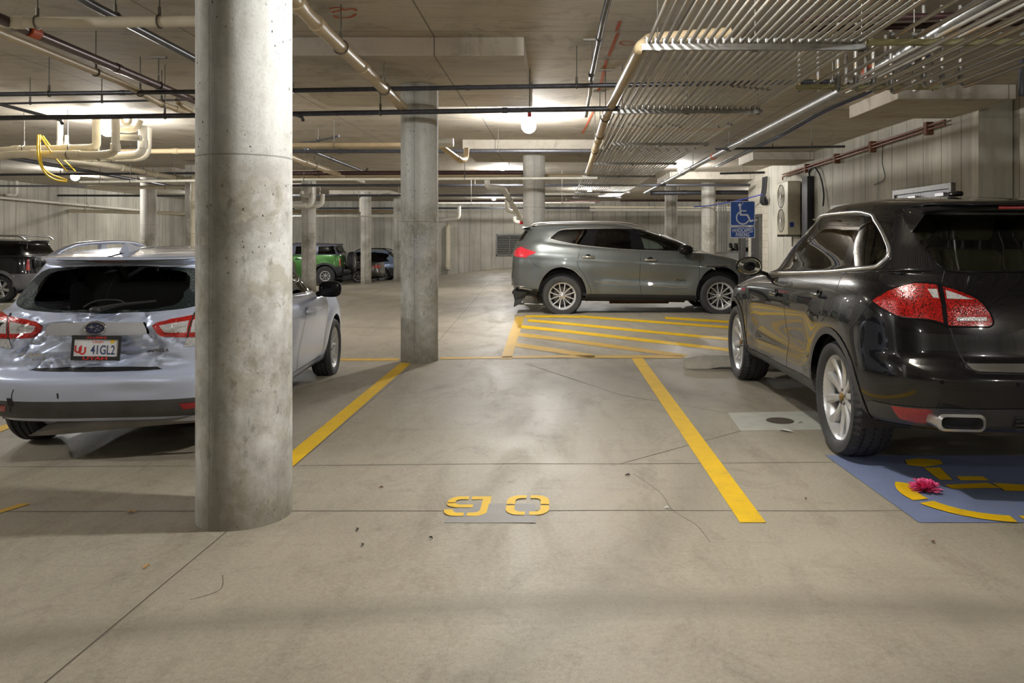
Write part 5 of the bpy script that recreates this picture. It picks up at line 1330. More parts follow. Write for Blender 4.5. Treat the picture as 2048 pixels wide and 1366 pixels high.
    s.region('sill', [('s', 1.40, .2), ('s', 1.42, .42), ('s', 2.2, .40), ('s', 3.55, .385), ('s', 3.6, .2)])
    for ax in (RA, FA): s.region('void', s.circle(ax, RT, .428))
    s.region('reflector', [('s', .331, .475), ('s', .241, .482), ('r', .73, .491), ('r', .693, .486), ('r', .692, .46), ('r', .712, .408), ('r', .758, .396), ('s', .312, .405), ('s', .319, .437)])
    s.region('windscreen', [('f', 0, 1.14), ('f', .70, 1.15), ('f', .72, 1.2), ('f', .60, 1.55), ('f', .5, 1.59), ('f', 0, 1.61)])
    s.cut()
    black = car_paint('suv_black', (.0035, .0036, .0048, 1), .25, 0, 0, 1.)
    clad = simple('grey_black_cladding', (.035, .036, .04, 1), .42, var=.08)
    s.part('body', 'body', black, car); s.part('tailgate', 'tailgate', black, car)
    s.part('tailgate_handle', 'tailgate_trim', M['satin'], car)['label'] = 'silver trim strip'
    gr = s.part('rear_window', 'rear_window', M['rear_glass'], car)
    for sd in 'lr':
        s.part('front_door', 'front_door', black, car, sd); s.part('rear_door', 'rear_door', black, car, sd)
        g = s.part('side_window', 'side_window', M['smoke'], car, sd); s.part('pillar_trim', 'pillar_trim', M['gloss_black'], g, sd, isl=True)
        tl = s.part('tail_lamp', 'tail_lamp', M['lens_red'], car, sd, .004); tl['label'] = 'red faceted tail lamp'
        s.part('clear_lens', 'reversing_lens', M['lens_clear'], tl, sd, .005, isl=True); s.part('lamp_strip', 'lamp_strip', M['lens_clear'], tl, sd, .006); s.part('tail_lamp_gap', 'lamp_gap', M['gloss_black'], tl, sd, .003)
        s.part('arch_cladding', 'wheel_arch_trim', clad, car, sd, .006, isl=True); s.part('sill', 'sill', clad, car, sd, .003)
        s.part('reflector', 'bumper_reflector', M['reflector'], car, sd, .004)
    s.part('lower_cladding', 'bumper_cladding', clad, car, None, .004, isl=True)
    s.part('windscreen', 'windscreen', M['clear'], car)
    s.trim('window_chrome', DLO, .016, M['satin'], car, 'lr', True, True, .004, one=False, n=5)
    s.line('door_gap', [('s', 3.46, 1.03), ('s', 3.44, .7), ('s', 3.44, .36)], .006, M['dark'], car, smooth=True)
    s.line('door_gap', [('s', 2.12, 1.165), ('s', 2.16, .9), ('s', 2.16, .6), ('s', 2.20, .36)], .007, M['dark'], car, smooth=True)
    s.line('door_gap', [('s', .98, 1.235), ('s', 1.0, 1.1), ('s', 1.05, .97), ('s', 1.2, .88)], .006, M['dark'], car, smooth=True)
    s.line('bumper_gap', [('s', .66, .84), ('s', .697, .882), ('s', .615, .954), ('s', .495, 1.076)], .005, M['dark'], car, smooth=True)
    s.line('tailgate_gap', [('r', .001, .710), ('r', .45, .711), ('r', .508, .721), ('r', .540, .77), ('r', .572, .867), ('r', .594, .95)], .008, M['dark'], car, smooth=True)
    s.line('tailgate_gap', [('r', .587, 1.205), ('r', .558, 1.27)], .006, M['dark'], car)
    s.trim('rear_window_seal', [('r', .001, 1.267), ('r', .493, 1.267), ('r', .557, 1.284), ('r', .583, 1.32), ('r', .60, 1.386), ('r', .621, 1.487)], .006, M['gloss_black'], car, 'lr', True, False, .001)
    s.trim('lamp_bezel', TL, .0055, M['gloss_black'], car, 'lr', True, True, .003, n=4)
    # roof spoiler with side fins
    sp = MB(); vs = []; ny = 16
    for k in range(ny+1):
        y = -.60+1.2*k/ny; e = abs(y)/.6; x1 = .435+.05*e**3; z = 1.665-.03*e**3
        vs += [(x1+.36, y*1.0, z+.05), (x1+.02, y, z+.012), (x1, y, z-.012), (x1+.04, y, z-.03), (x1+.28, y, z-.03)]
    fs = []
    for k in range(ny):
        for q in range(4): fs.append((k*5+q, (k+1)*5+q, (k+1)*5+q+1, k*5+q+1))
    sp.add(vs, fs); spo = sp.build('roof_spoiler', black, car, None, 50)
    for sd in (-1, 1):
        MB().add([(.46, sd*.575, 1.655), (.72, sd*.63, 1.655), (.70, sd*.655, 1.585), (.585, sd*.635, 1.49), (.50, sd*.605, 1.58)], [(0, 1, 2, 4), (4, 2, 3)] if sd < 0 else [(4, 2, 1, 0), (3, 2, 4)]).build('spoiler_fin', black, spo, None, 60)
    MB().rbox((.437, 0, 1.648), (.01, .34, .018), .004).build('brake_lamp', M['reflector'], spo)
    MB().rbox((1.05, .12, 1.765), (.14, .05, .035), .015).build('roof_antenna', M['gloss_black'], car)
    # exhaust tips, lower grille, plate recess, sensor dots
    for sd in (1, -1):
        yc, zc = sd*.60, .44; mb = MB()
        def rr(w, h, r, n=5): return [(sx*(w-r)+r*cos(a), sz*(h-r)+r*sin(a)) for sx, sz, a0 in ((1, 1, 0), (-1, 1, 90), (-1, -1, 180), (1, -1, 270)) for a in [radians(a0+90*k/n) for k in range(n+1)]]
        o_, i_ = rr(.128, .048, .035), rr(.110, .033, .026); m = len(o_)
        V = []
        for pl_, x in ((o_, .3), (o_, .02), (i_, .012), (i_, .2)): V += [(x+.2*abs(p[0])*(1 if p[0]*sd > 0 else 0), yc+p[0], zc+p[1]) for p in pl_]
        mb.add(V, [(q*m+k, q*m+(k+1) % m, (q+1)*m+(k+1) % m, (q+1)*m+k) for q in range(3) for k in range(m)])
        ex = mb.build('exhaust_tip', M['satin'], car, None, 40)
        MB().add([(.19, yc+p[0], zc+p[1]) for p in i_], [tuple(range(m))]).build('exhaust_bore', M['dark'], ex, None, 0)
        MB().tube(fillet([(.3, yc, zc), (.8, yc*.9, .40), (1.3, sd*.3, .40)], .15), .05, 12).build('exhaust_pipe', M['rust'], car)
    mb = MB()
    for k in range(4): mb.box((.03, -.3, .40+.022*k), (.05, .3, .41+.022*k))
    mb.build('diffuser_slats', M['black_plastic'], car, None, 0)
    MB().rbox((.35, 0, .40), (.32, .9, .18), .08).build('muffler', simple('muffler_steel', lin(120, 112, 100), .45, .7, var=.25), car)
    for y in (.68, .3):
        p, n = s.at('r', y, .655, 'l'); MB().tube([p-n*.001, p+n*.003], .011, 14).build('parking_sensor', M['gloss_black'], car)
    pl_ = MB().rbox((.09, 0, .86), (.01, .31, .155), .004).build('number_plate', simple('plate_white', (.75, .75, .73, 1), .5), car)
    # door handles
    for sd in (1, -1):
        for x, z in ((2.42, .985), (1.32, 1.05)):
            p, n = s.at('s', x, z, 'l' if sd > 0 else 'r'); 
            MB().rbox(p+n*.026, (.2, .022, .032), .01).build('door_handle', black, car)
            MB().lathe([(.001, -.012), (.035, -.004), (.045, .002)], p, 'y', 18).build('handle_cup', M['gloss_black'], car)
        # door mirror
        c = Vector((2.98, sd*1.055, 1.205)); mb = MB()
        o0 = len(mb.v); mb.sphere((0, 0, 0), 1, 20, 12)
        for i in range(o0, len(mb.v)):
            x, y, z = mb.v[i]; k = .085 if x > 0 else .03
            mb.v[i] = (c.x+x*k, c.y+y*.125, c.z+z*.088*(1-.12*y*sd))
        mo = mb.build('door_mirror', black, car, None, 60)
        gl = [(c.x-.026, c.y+.104*cos(a), c.z+.072*sin(a)) for a in [2*pi*k/24 for k in range(24)]]
        MB().add(gl, [tuple(range(24)) if sd < 0 else tuple(reversed(range(24)))]).tube([(p[0]-.002, p[1], p[2]) for p in gl], .005, 5, closed=True).build('mirror_glass', simple('mirror_silver', (.75, .77, .72, 1), .02, 1), mo, None, 0)
        MB().tube([(2.99, sd*.88, 1.13), (2.99, sd*.97, 1.16)], .03, 10, scale=(1, .6)).build('mirror_arm', black, mo)
    # wheels
    cap = simple('crest_cap', lin(150, 120, 70), .4, .5)
    for x in (RA, FA):
        for sd in (1, -1):
            wheel(car, x, sd*.825, RT, RT, .275, .288, 'ten', sd, M['alloy'], M['tread'], cap); liner(car, x, sd*.93, sd*.62, RT, .435)
    # cabin
    tan = simple('tan_leather', lin(128, 116, 84), .6, var=.12); cab = simple('cabin_grey', lin(70, 68, 62), .7)
    MB().box((.4, -.85, .5), (3.6, .85, .56)).build('cabin_floor', M['dark'], car, None, 0)
    MB().box((.55, -.7, .34), (4.6, .7, .42)).build('underbody', M['dark'], car, None, 0)
    MB().box((.45, -.80, .56), (.9, .8, 1.16)).build('cargo_cover', M['dark'], car, None, 0)
    for y in (.4, -.4): seat(car, 2.45, y, .76, tan)
    for y in (.42, 0, -.42): seat(car, 1.45, y, .80, tan, .58, True, .42)
    MB().rbox((3.15, 0, 1.0), (.5, 1.6, .26), .08).build('dashboard', cab, car)
    st = MB().tube([(2.9+.06*sin(a), .4+.19*cos(a), 1.1+.17*sin(a)) for a in [2*pi*k/28 for k in range(28)]], .016, 8, closed=True); st.cyl((2.9, .21, 1.1), (2.9, .59, 1.1), .014, 6).cyl((2.9, .4, 1.1), (3.1, .4, 1.05), .03, 8).build('steering_wheel', M['dark'], car)
    MB().box((.62, -.62, 1.62), (2.5, .62, 1.63)).build('headliner', tan, car, None, 0)
    return car, s
SUV = black_suv()
# ================================================================= dented silver-blue hatchback at the left
from mathutils import noise as mnoise
def hatchback():
    yaw = radians(3.6)
    car = thing('hatchback', 'silver-blue hatchback with smashed rear window and crumpled tailgate, parked left of the near column', 'car', (-3.09, 5.28, zf(-3.03, 7.0)-.012), pi/2+yaw)
    rear = [(0, 0), (.4, .008), (.68, .04), (.86, .115), (.95, .25), (1, .58)]
    front = [(0, 0), (.5, .03), (.8, .11), (.93, .25), (.985, .45), (1, .75)]
    gh = [(0, 0), (.4, .012), (.7, .055), (.88, .15), (.96, .33), (1, .62)]
    plan = [(0, .975), (.7, 1), (2.6, 1), (3.6, .985), (4.46, .95)]
    L = [dict(z=[(0, .305), (.4, .27), (.9, .2), (3.6, .19), (4.4, .22)], w=.74, r=.10, f=4.35, n=3),
         dict(z=[(0, .345), (.4, .32), (.9, .26), (3.6, .24), (4.4, .28)], w=.81, r=.05, f=4.40, n=5),
         dict(z=[(0, .45), (.4, .45), (.9, .40), (3.6, .36), (4.4, .4)], w=.855, r=.012, f=4.44, n=6),
         dict(z=[(0, .555), (.4, .57), (.9, .55), (3.6, .5), (4.4, .52)], w=.878, r=.0, f=4.46, n=4),
         dict(z=[(0, .598), (.4, .64), (.9, .64), (3.6, .58), (4.4, .6)], w=.884, r=.012, f=4.46, n=3),
         dict(z=[(0, .638), (.4, .70), (.9, .70), (3.6, .64), (4.4, .65)], w=.887, r=.095, f=4.44, n=5, rk=.85),
         dict(z=[(0, .74), (.5, .80), (.9, .80), (3.6, .72), (4.4, .70)], w=.888, r=.10, f=4.40, n=8, rk=.85),
         dict(z=[(0, .87), (.5, .90), (.9, .90), (3.6, .82), (4.4, .76)], w=.880, r=.105, f=4.30, n=7, rk=.85),
         dict(z=[(0, .98), (.5, .98), (.9, .96), (3.6, .90), (4.2, .82)], w=.862, r=.125, f=4.15, n=5, rk=.9),
         dict(z=[(0, 1.03), (.5, 1.03), (.9, 1.0), (3.2, .945), (3.8, .90), (4.0, .86)], w=.825, r=.165, f=3.9, n=3, rk=.95),
         dict(z=[(0, 1.05), (.5, 1.055), (.9, 1.025), (3.1, .965), (3.35, .96)], w=.80, r=.185, f=3.38, n=7, rear=gh, fk=1.05),
         dict(z=[(.2, 1.20), (1, 1.19), (2.4, 1.185), (2.9, 1.15)], w=.735, r=.30, f=2.90, n=6, rear=gh),
         dict(z=[(.3, 1.335), (1, 1.375), (1.8, 1.375), (2.3, 1.335)], w=.655, r=.415, f=2.38, n=3, rear=gh, rk=.95),
         dict(z=[(.2, 1.375), (.8, 1.42), (1.5, 1.435), (2.2, 1.375)], w=.60, r=.26, f=2.26, n=4, rear=gh, rk=.9),
         dict(z=[(.2, 1.39), (.8, 1.445), (1.5, 1.46), (2.2, 1.385)], w=.38, r=.275, f=2.22, n=4, rear=gh, rk=.45),
         dict(z=[(.2, 1.395), (.8, 1.455), (1.5, 1.47), (2.2, 1.39)], w=.02, r=.285, f=2.2, n=1, rear=gh, rk=.05, fk=.1)]
    s = Car(L, rear, front, plan, 40, 44, 14)
    RA, FA, RT = .87, 3.54, .322
    for a in (RA, FA): s.displace(flare(a, RT, .36, .014, .22))
    s.prep()
    s.region('front_door', [('s', 3.02, .30), ('s', 2.05, .30), ('s', 2.02, .6), ('s', 2.02, 1.0), ('s', 1.85, 1.37), ('s', 2.35, 1.34), ('s', 2.7, 1.22), ('s', 3.0, 1.02), ('s', 3.12, .92), ('s', 3.08, .6)])
    s.region('rear_door', [('s', 2.02, 1.0), ('s', 2.02, .6), ('s', 2.05, .30), ('s', 1.40, .30), ('s', 1.28, .5), ('s', 1.1, .68), ('s', .92, .82), ('s', .9, 1.0), ('s', 1.1, 1.36), ('s', 1.85, 1.37)])
    s.region('tailgate', [('r', 0, .641), ('r', .42, .641), ('r', .47, .645), ('r', .51, .665), ('r', .549, .778), ('r', .585, .855), ('r', .615, 1.0), ('r', .66, 1.05), ('s', .40, 1.06), ('s', .52, 1.26), ('r', .58, 1.345), ('r', 0, 1.36)])
    s.region('shattered_window', [('r', 0, 1.024), ('r', .304, 1.024), ('r', .489, 1.039), ('r', .60, 1.058), ('r', .651, 1.078), ('s', .416, 1.13), ('s', .478, 1.215), ('r', .565, 1.294), ('r', .50, 1.318), ('r', .2, 1.335), ('r', 0, 1.338)])
    s.region('rear_hole', [('r', 0, 1.046), ('r', .07, 1.040), ('r', .15, 1.043), ('r', .22, 1.036), ('r', .28, 1.042), ('r', .35, 1.046), ('r', .41, 1.06), ('r', .46, 1.066), ('r', .49, 1.09), ('r', .505, 1.12), ('r', .498, 1.15), ('r', .52, 1.187), ('r', .515, 1.22), ('r', .503, 1.254), ('r', .47, 1.285), ('r', .42, 1.30), ('r', .2, 1.325), ('r', 0, 1.329)])
    DLO = [('s', 3.02, .985), ('s', 2.3, 1.005), ('s', 1.5, 1.025), ('s', 1.0, 1.045), ('s', .72, 1.075), ('s', .66, 1.11), ('s', .8, 1.22), ('s', 1.02, 1.32), ('s', 1.2, 1.35), ('s', 1.6, 1.362), ('s', 2.0, 1.352), ('s', 2.3, 1.318), ('s', 2.6, 1.225), ('s', 2.9, 1.07)]
    s.region('side_window', DLO, True, 5)
    s.region('pillar_trim', [('s', 2.07, 1.005), ('s', 1.97, 1.008), ('s', 1.82, 1.37), ('s', 1.92, 1.37)]); s.region('pillar_trim', [('s', 2.78, .985), ('s', 2.74, .985), ('s', 2.52, 1.26), ('s', 2.56, 1.255)])
    TL = [('r', .362, .937), ('r', .386, .895), ('r', .425, .860), ('r', .52, .856), ('r', .585, .855), ('r', .70, .855), ('r', .82, .872), ('s', .30, .90), ('s', .42, .96), ('s', .40, 1.01), ('s', .30, 1.03), ('r', .80, 1.03), ('r', .70, 1.022), ('r', .615, 1.001), ('r', .488, .980), ('r', .39, .957)]
    s.region('tail_lamp', TL)
    s.region('clear_lens', [('r', .405, .936), ('r', .436, .892), ('r', .52, .886), ('r', .582, .886), ('r', .592, .966), ('r', .5, .952)])
    s.region('clear_lens', [('r', .606, .886), ('r', .72, .89), ('r', .80, .90), ('r', .80, .985), ('r', .72, .982), ('r', .616, .970)])
    s.region('lamp_gap', [('r', .583, .845), ('r', .593, .845), ('r', .620, 1.02), ('r', .610, 1.02)])
    s.region('reverse_lens', [('r', .565, .788), ('r', .655, .80), ('r', .78, .81), ('r', .82, .866), ('r', .70, .851), ('r', .586, .851)])
    s.region('garnish', [('r', 0, .872), ('r', .30, .877), ('r', .335, .882), ('r', .33, .91), ('r', .303, .958), ('r', 0, .962)])
    s.region('lower_bumper', [('r', 0, .2), ('r', .82, .2), ('s', .2, .2), ('s', .44, .2), ('s', .46, .40), ('s', .2, .45), ('r', .80, .452), ('r', .4, .448), ('r', 0, .446)])
    s.region('bumper_slot', [('r', .56, .415), ('r', .72, .42), ('r', .74, .395), ('r', .72, .375), ('r', .58, .372)])
    s.region('lid_gap', [('r', 0, .632), ('r', .30, .636), ('r', .44, .643), ('r', .40, .657), ('r', .2, .661), ('r', 0, .660)])
    s.region('windscreen', [('f', 0, .985), ('f', .66, .995), ('f', .66, 1.05), ('f', .57, 1.28), ('f', .48, 1.315), ('f', 0, 1.335)])
    for ax in (RA, FA): s.region('void', s.circle(ax, RT, .37))
    s.cut()
    # crash damage, different on the two halves
    def dent(p, sg):
        x, y, z = p; y *= sg
        if x > .55: return p
        f = 1-sst(.3, .55, x); d = 0.
        zone = sst(.60, .68, z)*(1-sst(.98, 1.06, z))
        v = Vector((y*3.1, z*4.3, 1.7)); r1 = abs(mnoise.noise(v)); r2 = abs(mnoise.noise(v*2.3+Vector((5, 1, 0))))
        d += zone*(.034*(1-sst(0, .14, r1))+.022*(1-sst(0, .16, r2)))*(1-sst(.50, .62, abs(y)))
        d += zone*.050*math.exp(-((y+.12)/.26)**2-((z-.74)/.09)**2)
        d -= zone*.022*math.exp(-((y-.36)/.12)**2-((z-.73)/.05)**2)
        d += .030*math.exp(-((y+.02)/.055)**2-((z-1.005)/.03)**2)-.016*math.exp(-((y-.06)/.05)**2-((z-1.0)/.02)**2)
        lid = math.exp(-((z-1.005)/.022)**2)*(1-sst(.32, .45, abs(y)))
        d += .022*lid*(1 if abs(y) > .07 else .3)
        d += .03*math.exp(-((y-.78)/.09)**2-((z-.62)/.10)**2)-.025*math.exp(-((y-.66)/.06)**2-((z-.70)/.07)**2)
        d += .012*math.exp(-((y+.3)/.2)**2-((z-.52)/.05)**2)+.010*mnoise.noise(Vector((y*2.2, z*3, 9)))*(1-sst(.55, .63, z))
        dz = -.012*math.exp(-((y+.03)/.10)**2)*math.exp(-((z-1.0)/.06)**2)
        return np.array([x+d*f, p[1], z+dz*f])
    GL = s.G.copy(); GR = s.G.copy()
    for j in range(s.J):
        for i in range(s.I): GL[j, i] = dent(s.G[j, i], 1); GR[j, i] = dent(s.G[j, i], -1)
    def nr(G):
        N = s.normals(G); return N if np.sum(N*s.N) > 0 else -N
    NL, NR = nr(GL), nr(GR)
    kw = dict(GL=GL, GR=GR, NL=NL, NR=NR)
    paint_ = car_paint('hatch_silver_blue', lin(196, 206, 234), .38, .48, .2, 1.)
    t = NT('crazed_glass'); v = t.coord(); e = t.voro(v, 130, 'DISTANCE_TO_EDGE'); cell = t.voro(v, 130)
    tr = t.n('BsdfTransparent'); tr.inputs[0].default_value = (.06, .08, .08, 1); b = t.bsdf(t.mix(t.rng(cell, .25, .6), (.004, .007, .007, 1), (.03, .042, .042, 1)), .4, 0, t.bump(cell, .8, .004), 0, .12)
    wh = t.bsdf(lin(205, 214, 214), .3)
    mx = t.n('MixShader'); t.s(mx.inputs[0], .72); t.s(mx.inputs[1], tr.outputs[0]); t.s(mx.inputs[2], b.outputs[0])
    m2 = t.n('MixShader'); t.s(m2.inputs[0], t.math('MULTIPLY', t.rng(e, .0, .03, 1, 0), t.rng(t.noise(v, 7, 5), .52, .6))); t.s(m2.inputs[1], mx.outputs[0]); t.s(m2.inputs[2], wh.outputs[0]); crazed = t.done(m2)
    grey_pl = simple('dark_grey_bumper', lin(72, 70, 70), .5, var=.15)
    s.part('body', 'body', paint_, car, **kw); s.part('tailgate', 'tailgate', paint_, car, **kw)['label'] = 'crumpled tailgate'
    s.part('shattered_window', 'rear_window', crazed, car, **kw)['label'] = 'shattered rear window with a big hole'
    s.part('garnish', 'tailgate_garnish', car_paint('garnish_silver', lin(176, 176, 180), .4, .5), car, None, .014)
    s.part('lower_bumper', 'lower_bumper', grey_pl, car, None, .0, **kw); s.part('lid_gap', 'tailgate_gap', M['dark'], car, None, .0, **kw)
    for sd in 'lr':
        s.part('front_door', 'front_door', paint_, car, sd); s.part('rear_door', 'rear_door', paint_, car, sd)
        g = s.part('side_window', 'side_window', M['tint'], car, sd); s.part('pillar_trim', 'pillar_trim', M['gloss_black'], g, sd, isl=True)
        tl = s.part('tail_lamp', 'tail_lamp', M['lens_red2'], car, sd, .006, **kw)
        s.part('clear_lens', 'clear_lens', M['lens_clear'], tl, sd, .007, isl=True, **kw); s.part('reverse_lens', 'reversing_lens', M['lens_clear'], tl, sd, .005, **kw); s.part('lamp_gap', 'lamp_gap', M['dark'], tl, sd, .006, **kw)
        s.part('bumper_slot', 'bumper_reflector', M['reflector'], car, sd, .004, **kw)
    s.trim('window_chrome', [('s', 3.02, .982), ('s', 2.3, 1.002), ('s', 1.5, 1.022), ('s', 1.0, 1.042), ('s', .74, 1.072)], .008, M['chrome'], car, 'lr', True, False, .003, one=False)
    s.trim('windscreen_pillar_trim', [('s', 3.06, .985), ('s', 2.92, 1.075), ('s', 2.62, 1.235), ('s', 2.31, 1.328)], .011, M['gloss_black'], car, 'lr', True, False, .003, one=False)
    for pts in ([('s', 3.12, .92), ('s', 3.08, .6), ('s', 3.02, .30)], [('s', 2.0, 1.0), ('s', 2.02, .6), ('s', 2.05, .30)]): s.line('door_gap', pts, .006, M['dark'], car, smooth=True)
    s.line('door_sill_gap', [('s', 3.0, .305), ('s', 1.4, .305)], .008, M['dark'], car)
    s.line('crease_line', [('s', 3.3, .80), ('s', 2.4, .80), ('s', 1.2, .83)], .003, M['steel_dark'], car)
    def dat(a, b, off=.004):
        sd = 'l' if a >= 0 else 'r'; i, j = s.loc('r', abs(a), b); p, n = s.ev(i, j, GL if sd == 'l' else GR, NL if sd == 'l' else NR); sg = 1 if sd == 'l' else -1
        p = p+n*off; return Vector((p[0], sg*p[1], p[2]))
    def rfr(y, z, off=.006):
        o = dat(y, z, off); return frame(o, dat(y-.05, z, off)-dat(y+.05, z, off), dat(y, z+.03, off)-dat(y, z-.03, off))
    # number plate with frame
    c = s.at('r', .02, .796, 'r', .02)[0]; f = frame(Vector((.062, -.02, .796)), (0, -1, 0), (.10, 0, 1)); f = f @ Matrix.Rotation(radians(-1.2), 4, 'Z')
    blk = simple('plate_frame_black', (.012, .012, .012, 1), .45); red = simple('plate_red', lin(206, 44, 40), .5); nav = simple('plate_navy', lin(38, 58, 104), .5)
    pt = NT('plate_white'); plate = pt.done(pt.bsdf(pt.mix(pt.rng(pt.noise(pt.coord(), 3, 3), .4, .6), lin(220, 222, 224), lin(206, 206, 206)), .45))
    rect = lambda w, h, cx=0, cy=0: [(cx-w/2, cy-h/2), (cx+w/2, cy-h/2), (cx+w/2, cy+h/2), (cx-w/2, cy+h/2)]
    np_ = MB().poly(rect(.30, .148), f, .006).build('number_plate', plate, car, None, 0)
    def up(d): return f @ Matrix.Translation((0, 0, d))
    MB().poly(rect(.318, .166), up(.006), .012, [rect(.286, .112, 0, .0)]).build('plate_frame', blk, np_, None, 0)
    mb = MB(); put_text(mb, 'UTAH', up(.0068) @ Matrix.Translation((0, -.069, 0)), .16, .020, bold=.03); put_text(mb, 'ALUMNI', up(.0068) @ Matrix.Translation((0, .069, 0)), .13, .013, bold=.02)
    mb.build('frame_lettering', red, np_, None, 0)
    mb = MB(); put_text(mb, '41GL2', up(.0015) @ Matrix.Translation((.045, -.012, 0)), .158, .062, bold=.01); mb.build('plate_characters', nav, np_, None, 0)
    mb = MB(); put_text(mb, 'Utah', up(.0015) @ Matrix.Translation((.01, .042, 0)), .07, .020); 
    for dx, dy in ((-.115, -.008), (-.088, -.018)):
        add_stroke(mb, [(dx-.018, dy+.024), (dx-.018, dy-.012), (dx-.008, dy-.022), (dx+.008, dy-.022), (dx+.018, dy-.012), (dx+.018, dy+.024)], .011, up(.0015))
    mb.build('plate_emblem', red, np_, None, 0)
    MB().poly([(.104+.014*cos(a), .044+.012*sin(a)) for a in [2*pi*k/16 for k in range(16)]], up(.0018)).build('plate_sticker', M['yellow'], np_, None, 0)
    # maker's oval with stars
    fo = frame(s.at('r', .001, .922, 'l', .022)[0], (0, -1, 0), (.09, 0, 1)); ov = [(.068*cos(a), .044*sin(a)) for a in [2*pi*k/36 for k in range(36)]]
    em = MB().tube([fo @ Vector((p[0], p[1], .002)) for p in ov], .006, 8, closed=True).build('oval_emblem', M['chrome'], car)
    MB().poly([(p[0]*.94, p[1]*.94) for p in ov], fo @ Matrix.Translation((0, 0, .001)), .01).build('emblem_field', simple('emblem_blue', (.012, .016, .06, 1), .15, 0, 1.), em, None, 0)
    mb = MB()
    def star(x, y, r, k=1.): mb.poly([(x+(r*k if i % 4 == 0 else r if i % 2 == 0 else r*.22)*cos(2*pi*i/8), y+(r if i % 2 == 0 else r*.22)*sin(2*pi*i/8)) for i in range(8)], fo @ Matrix.Translation((0, 0, .003)), .002)
    star(-.022, .008, .019, 1.5)
    for x, y in ((.018, .014), (.040, .004), (.028, -.012), (.006, -.018), (.014, -.004)): star(x, y, .009, 1.3)
    mb.build('emblem_stars', M['chrome'], em, None, 0)
    for txt, y, z, w, h in (('SUBARU', .40, .752, .176, .026), ('AWD', .37, .722, .10, .018), ('IMPREZA', -.40, .765, .165, .022)):
        mb = MB(); put_text(mb, txt, rfr(y, z, .017), w, h, bold=.02); mb.build('badge_lettering', M['chrome'], car, None, 0)
    # wiper
    a_, b_, c_ = Vector((.135, .02, 1.045)), Vector((.15, -.12, 1.075)), Vector((.185, -.36, 1.10))
    MB().tube(crom([a_, b_, c_], 5), [.022, .02, .018, .016, .014, .013, .012, .011, .01, .009, .008], 8).sphere(a_, .03, 12, 8, (1, 1.4, .8)).build('rear_wiper', M['black_plastic'], car)
    MB().tube([Vector(p) for p in crom([(.17, .12, 1.06), (.2, .05, 1.10), (.2, -.1, 1.105), (.17, -.18, 1.07)], 6)], .006, 6).build('torn_seal', M['dark'], car)
    MB().rbox((.30, .0, 1.372), (.02, .22, .018), .006).build('brake_lamp', simple('brake_lamp_dark_red', (.09, .015, .018, 1), .25, 0, .5), car)
    # fin antenna and roof rails
    mb = MB(); mb.add([(.50, 0, 1.425), (.50, .04, 1.425), (.78, .012, 1.447), (.78, -.012, 1.447), (.50, -.04, 1.425), (.525, 0, 1.505), (.60, 0, 1.495)], [(1, 0, 5), (0, 4, 5), (1, 5, 6), (1, 6, 2), (4, 6, 5), (4, 3, 6), (2, 6, 3)]); mb.build('fin_antenna', paint_, car, None, 20)
    rail = car_paint('rail_silver', lin(176, 180, 196), .35, .6)
    for sd in (1, -1):
        y = sd*.575; pts = crom([(.62, y, 1.40), (.80, y, 1.455), (1.05, y, 1.488), (1.6, y*.99, 1.50), (2.0, y*.98, 1.475), (2.22, y*.97, 1.40)], 6)
        MB().tube([Vector(p) for p in pts], .022, 10, scale=(1.15, .85)).box((1.32, y-.015, 1.42), (1.40, y+.015, 1.49)).build('roof_rail', rail, car, None, 50)
    # torn bumper: slots, cracks and the undertray hanging down
    mb = MB()
    for pts in ([(.545, .47), (.545, .415), (.505, .415), (.505, .47)],): mb.add([dat(*p, .003) for p in pts], [(3, 2, 1, 0), (0, 1, 2, 3)])
    mb.build('bumper_tear', M['dark'], car, None, 0)
    for pts, w in (([(.51, .47), (.502, .50), (.488, .53)], .007), ([(.20, .505), (.198, .485), (.203, .46)], .012), ([(.53, .41), (.535, .39), (.54, .37)], .01)):
        s.line('bumper_tear', [('r', *p) for p in pts], w, M['dark'], car, 'l', .003)
    top = [(.24, .40, .24), (.19, .20, .295), (.15, -.05, .325), (.13, -.35, .325), (.16, -.80, .31)]; bot = [(.25, .53, .165), (.22, .34, .178), (.18, .08, .205), (.15, -.30, .243), (.18, -.80, .27)]
    T_, B_ = crom(top, 6), crom(bot, 6); n = len(T_); V = []
    for k in range(n): 
        a, b = np.array(T_[k]), np.array(B_[k]); V += [a, (a+b)/2+np.array([-.025, 0, -.006]), b]
    V += [v_+np.array([.006, 0, .002]) for v_ in V]; m = 3*n; mb = MB()
    mb.add(V, [(3*k+e, 3*k+3+e, 3*k+4+e, 3*k+1+e) for k in range(n-1) for e in (0, 1)]+[(m+3*k+e, m+3*k+1+e, m+3*k+4+e, m+3*k+3+e) for k in range(n-1) for e in (0, 1)])
    mb.build('hanging_undertray', simple('undertray_grey', lin(120, 116, 110), .55, var=.15), car, None, 50)['label'] = 'grey undertray torn loose and hanging'
    # mirrors, handles
    for sd in (1, -1):
        c = Vector((2.78, sd*.985, 1.015)); mb = MB()
        mb.blob(c, (.10, .112, .082), .62, front=.04)
        mo = mb.build('door_mirror', M['gloss_black'], car, None, 60)
        gl = [(c.x-.03, c.y+.095*cos(a), c.z+.062*sin(a)) for a in [2*pi*k/20 for k in range(20)]]
        MB().add(gl, [tuple(range(20)) if sd < 0 else tuple(reversed(range(20)))]).build('mirror_glass', M['gloss_black'], mo, None, 0)
        MB().tube([(2.8, sd*.85, .96), (2.79, sd*.92, .985)], .03, 8).build('mirror_arm', M['gloss_black'], mo)
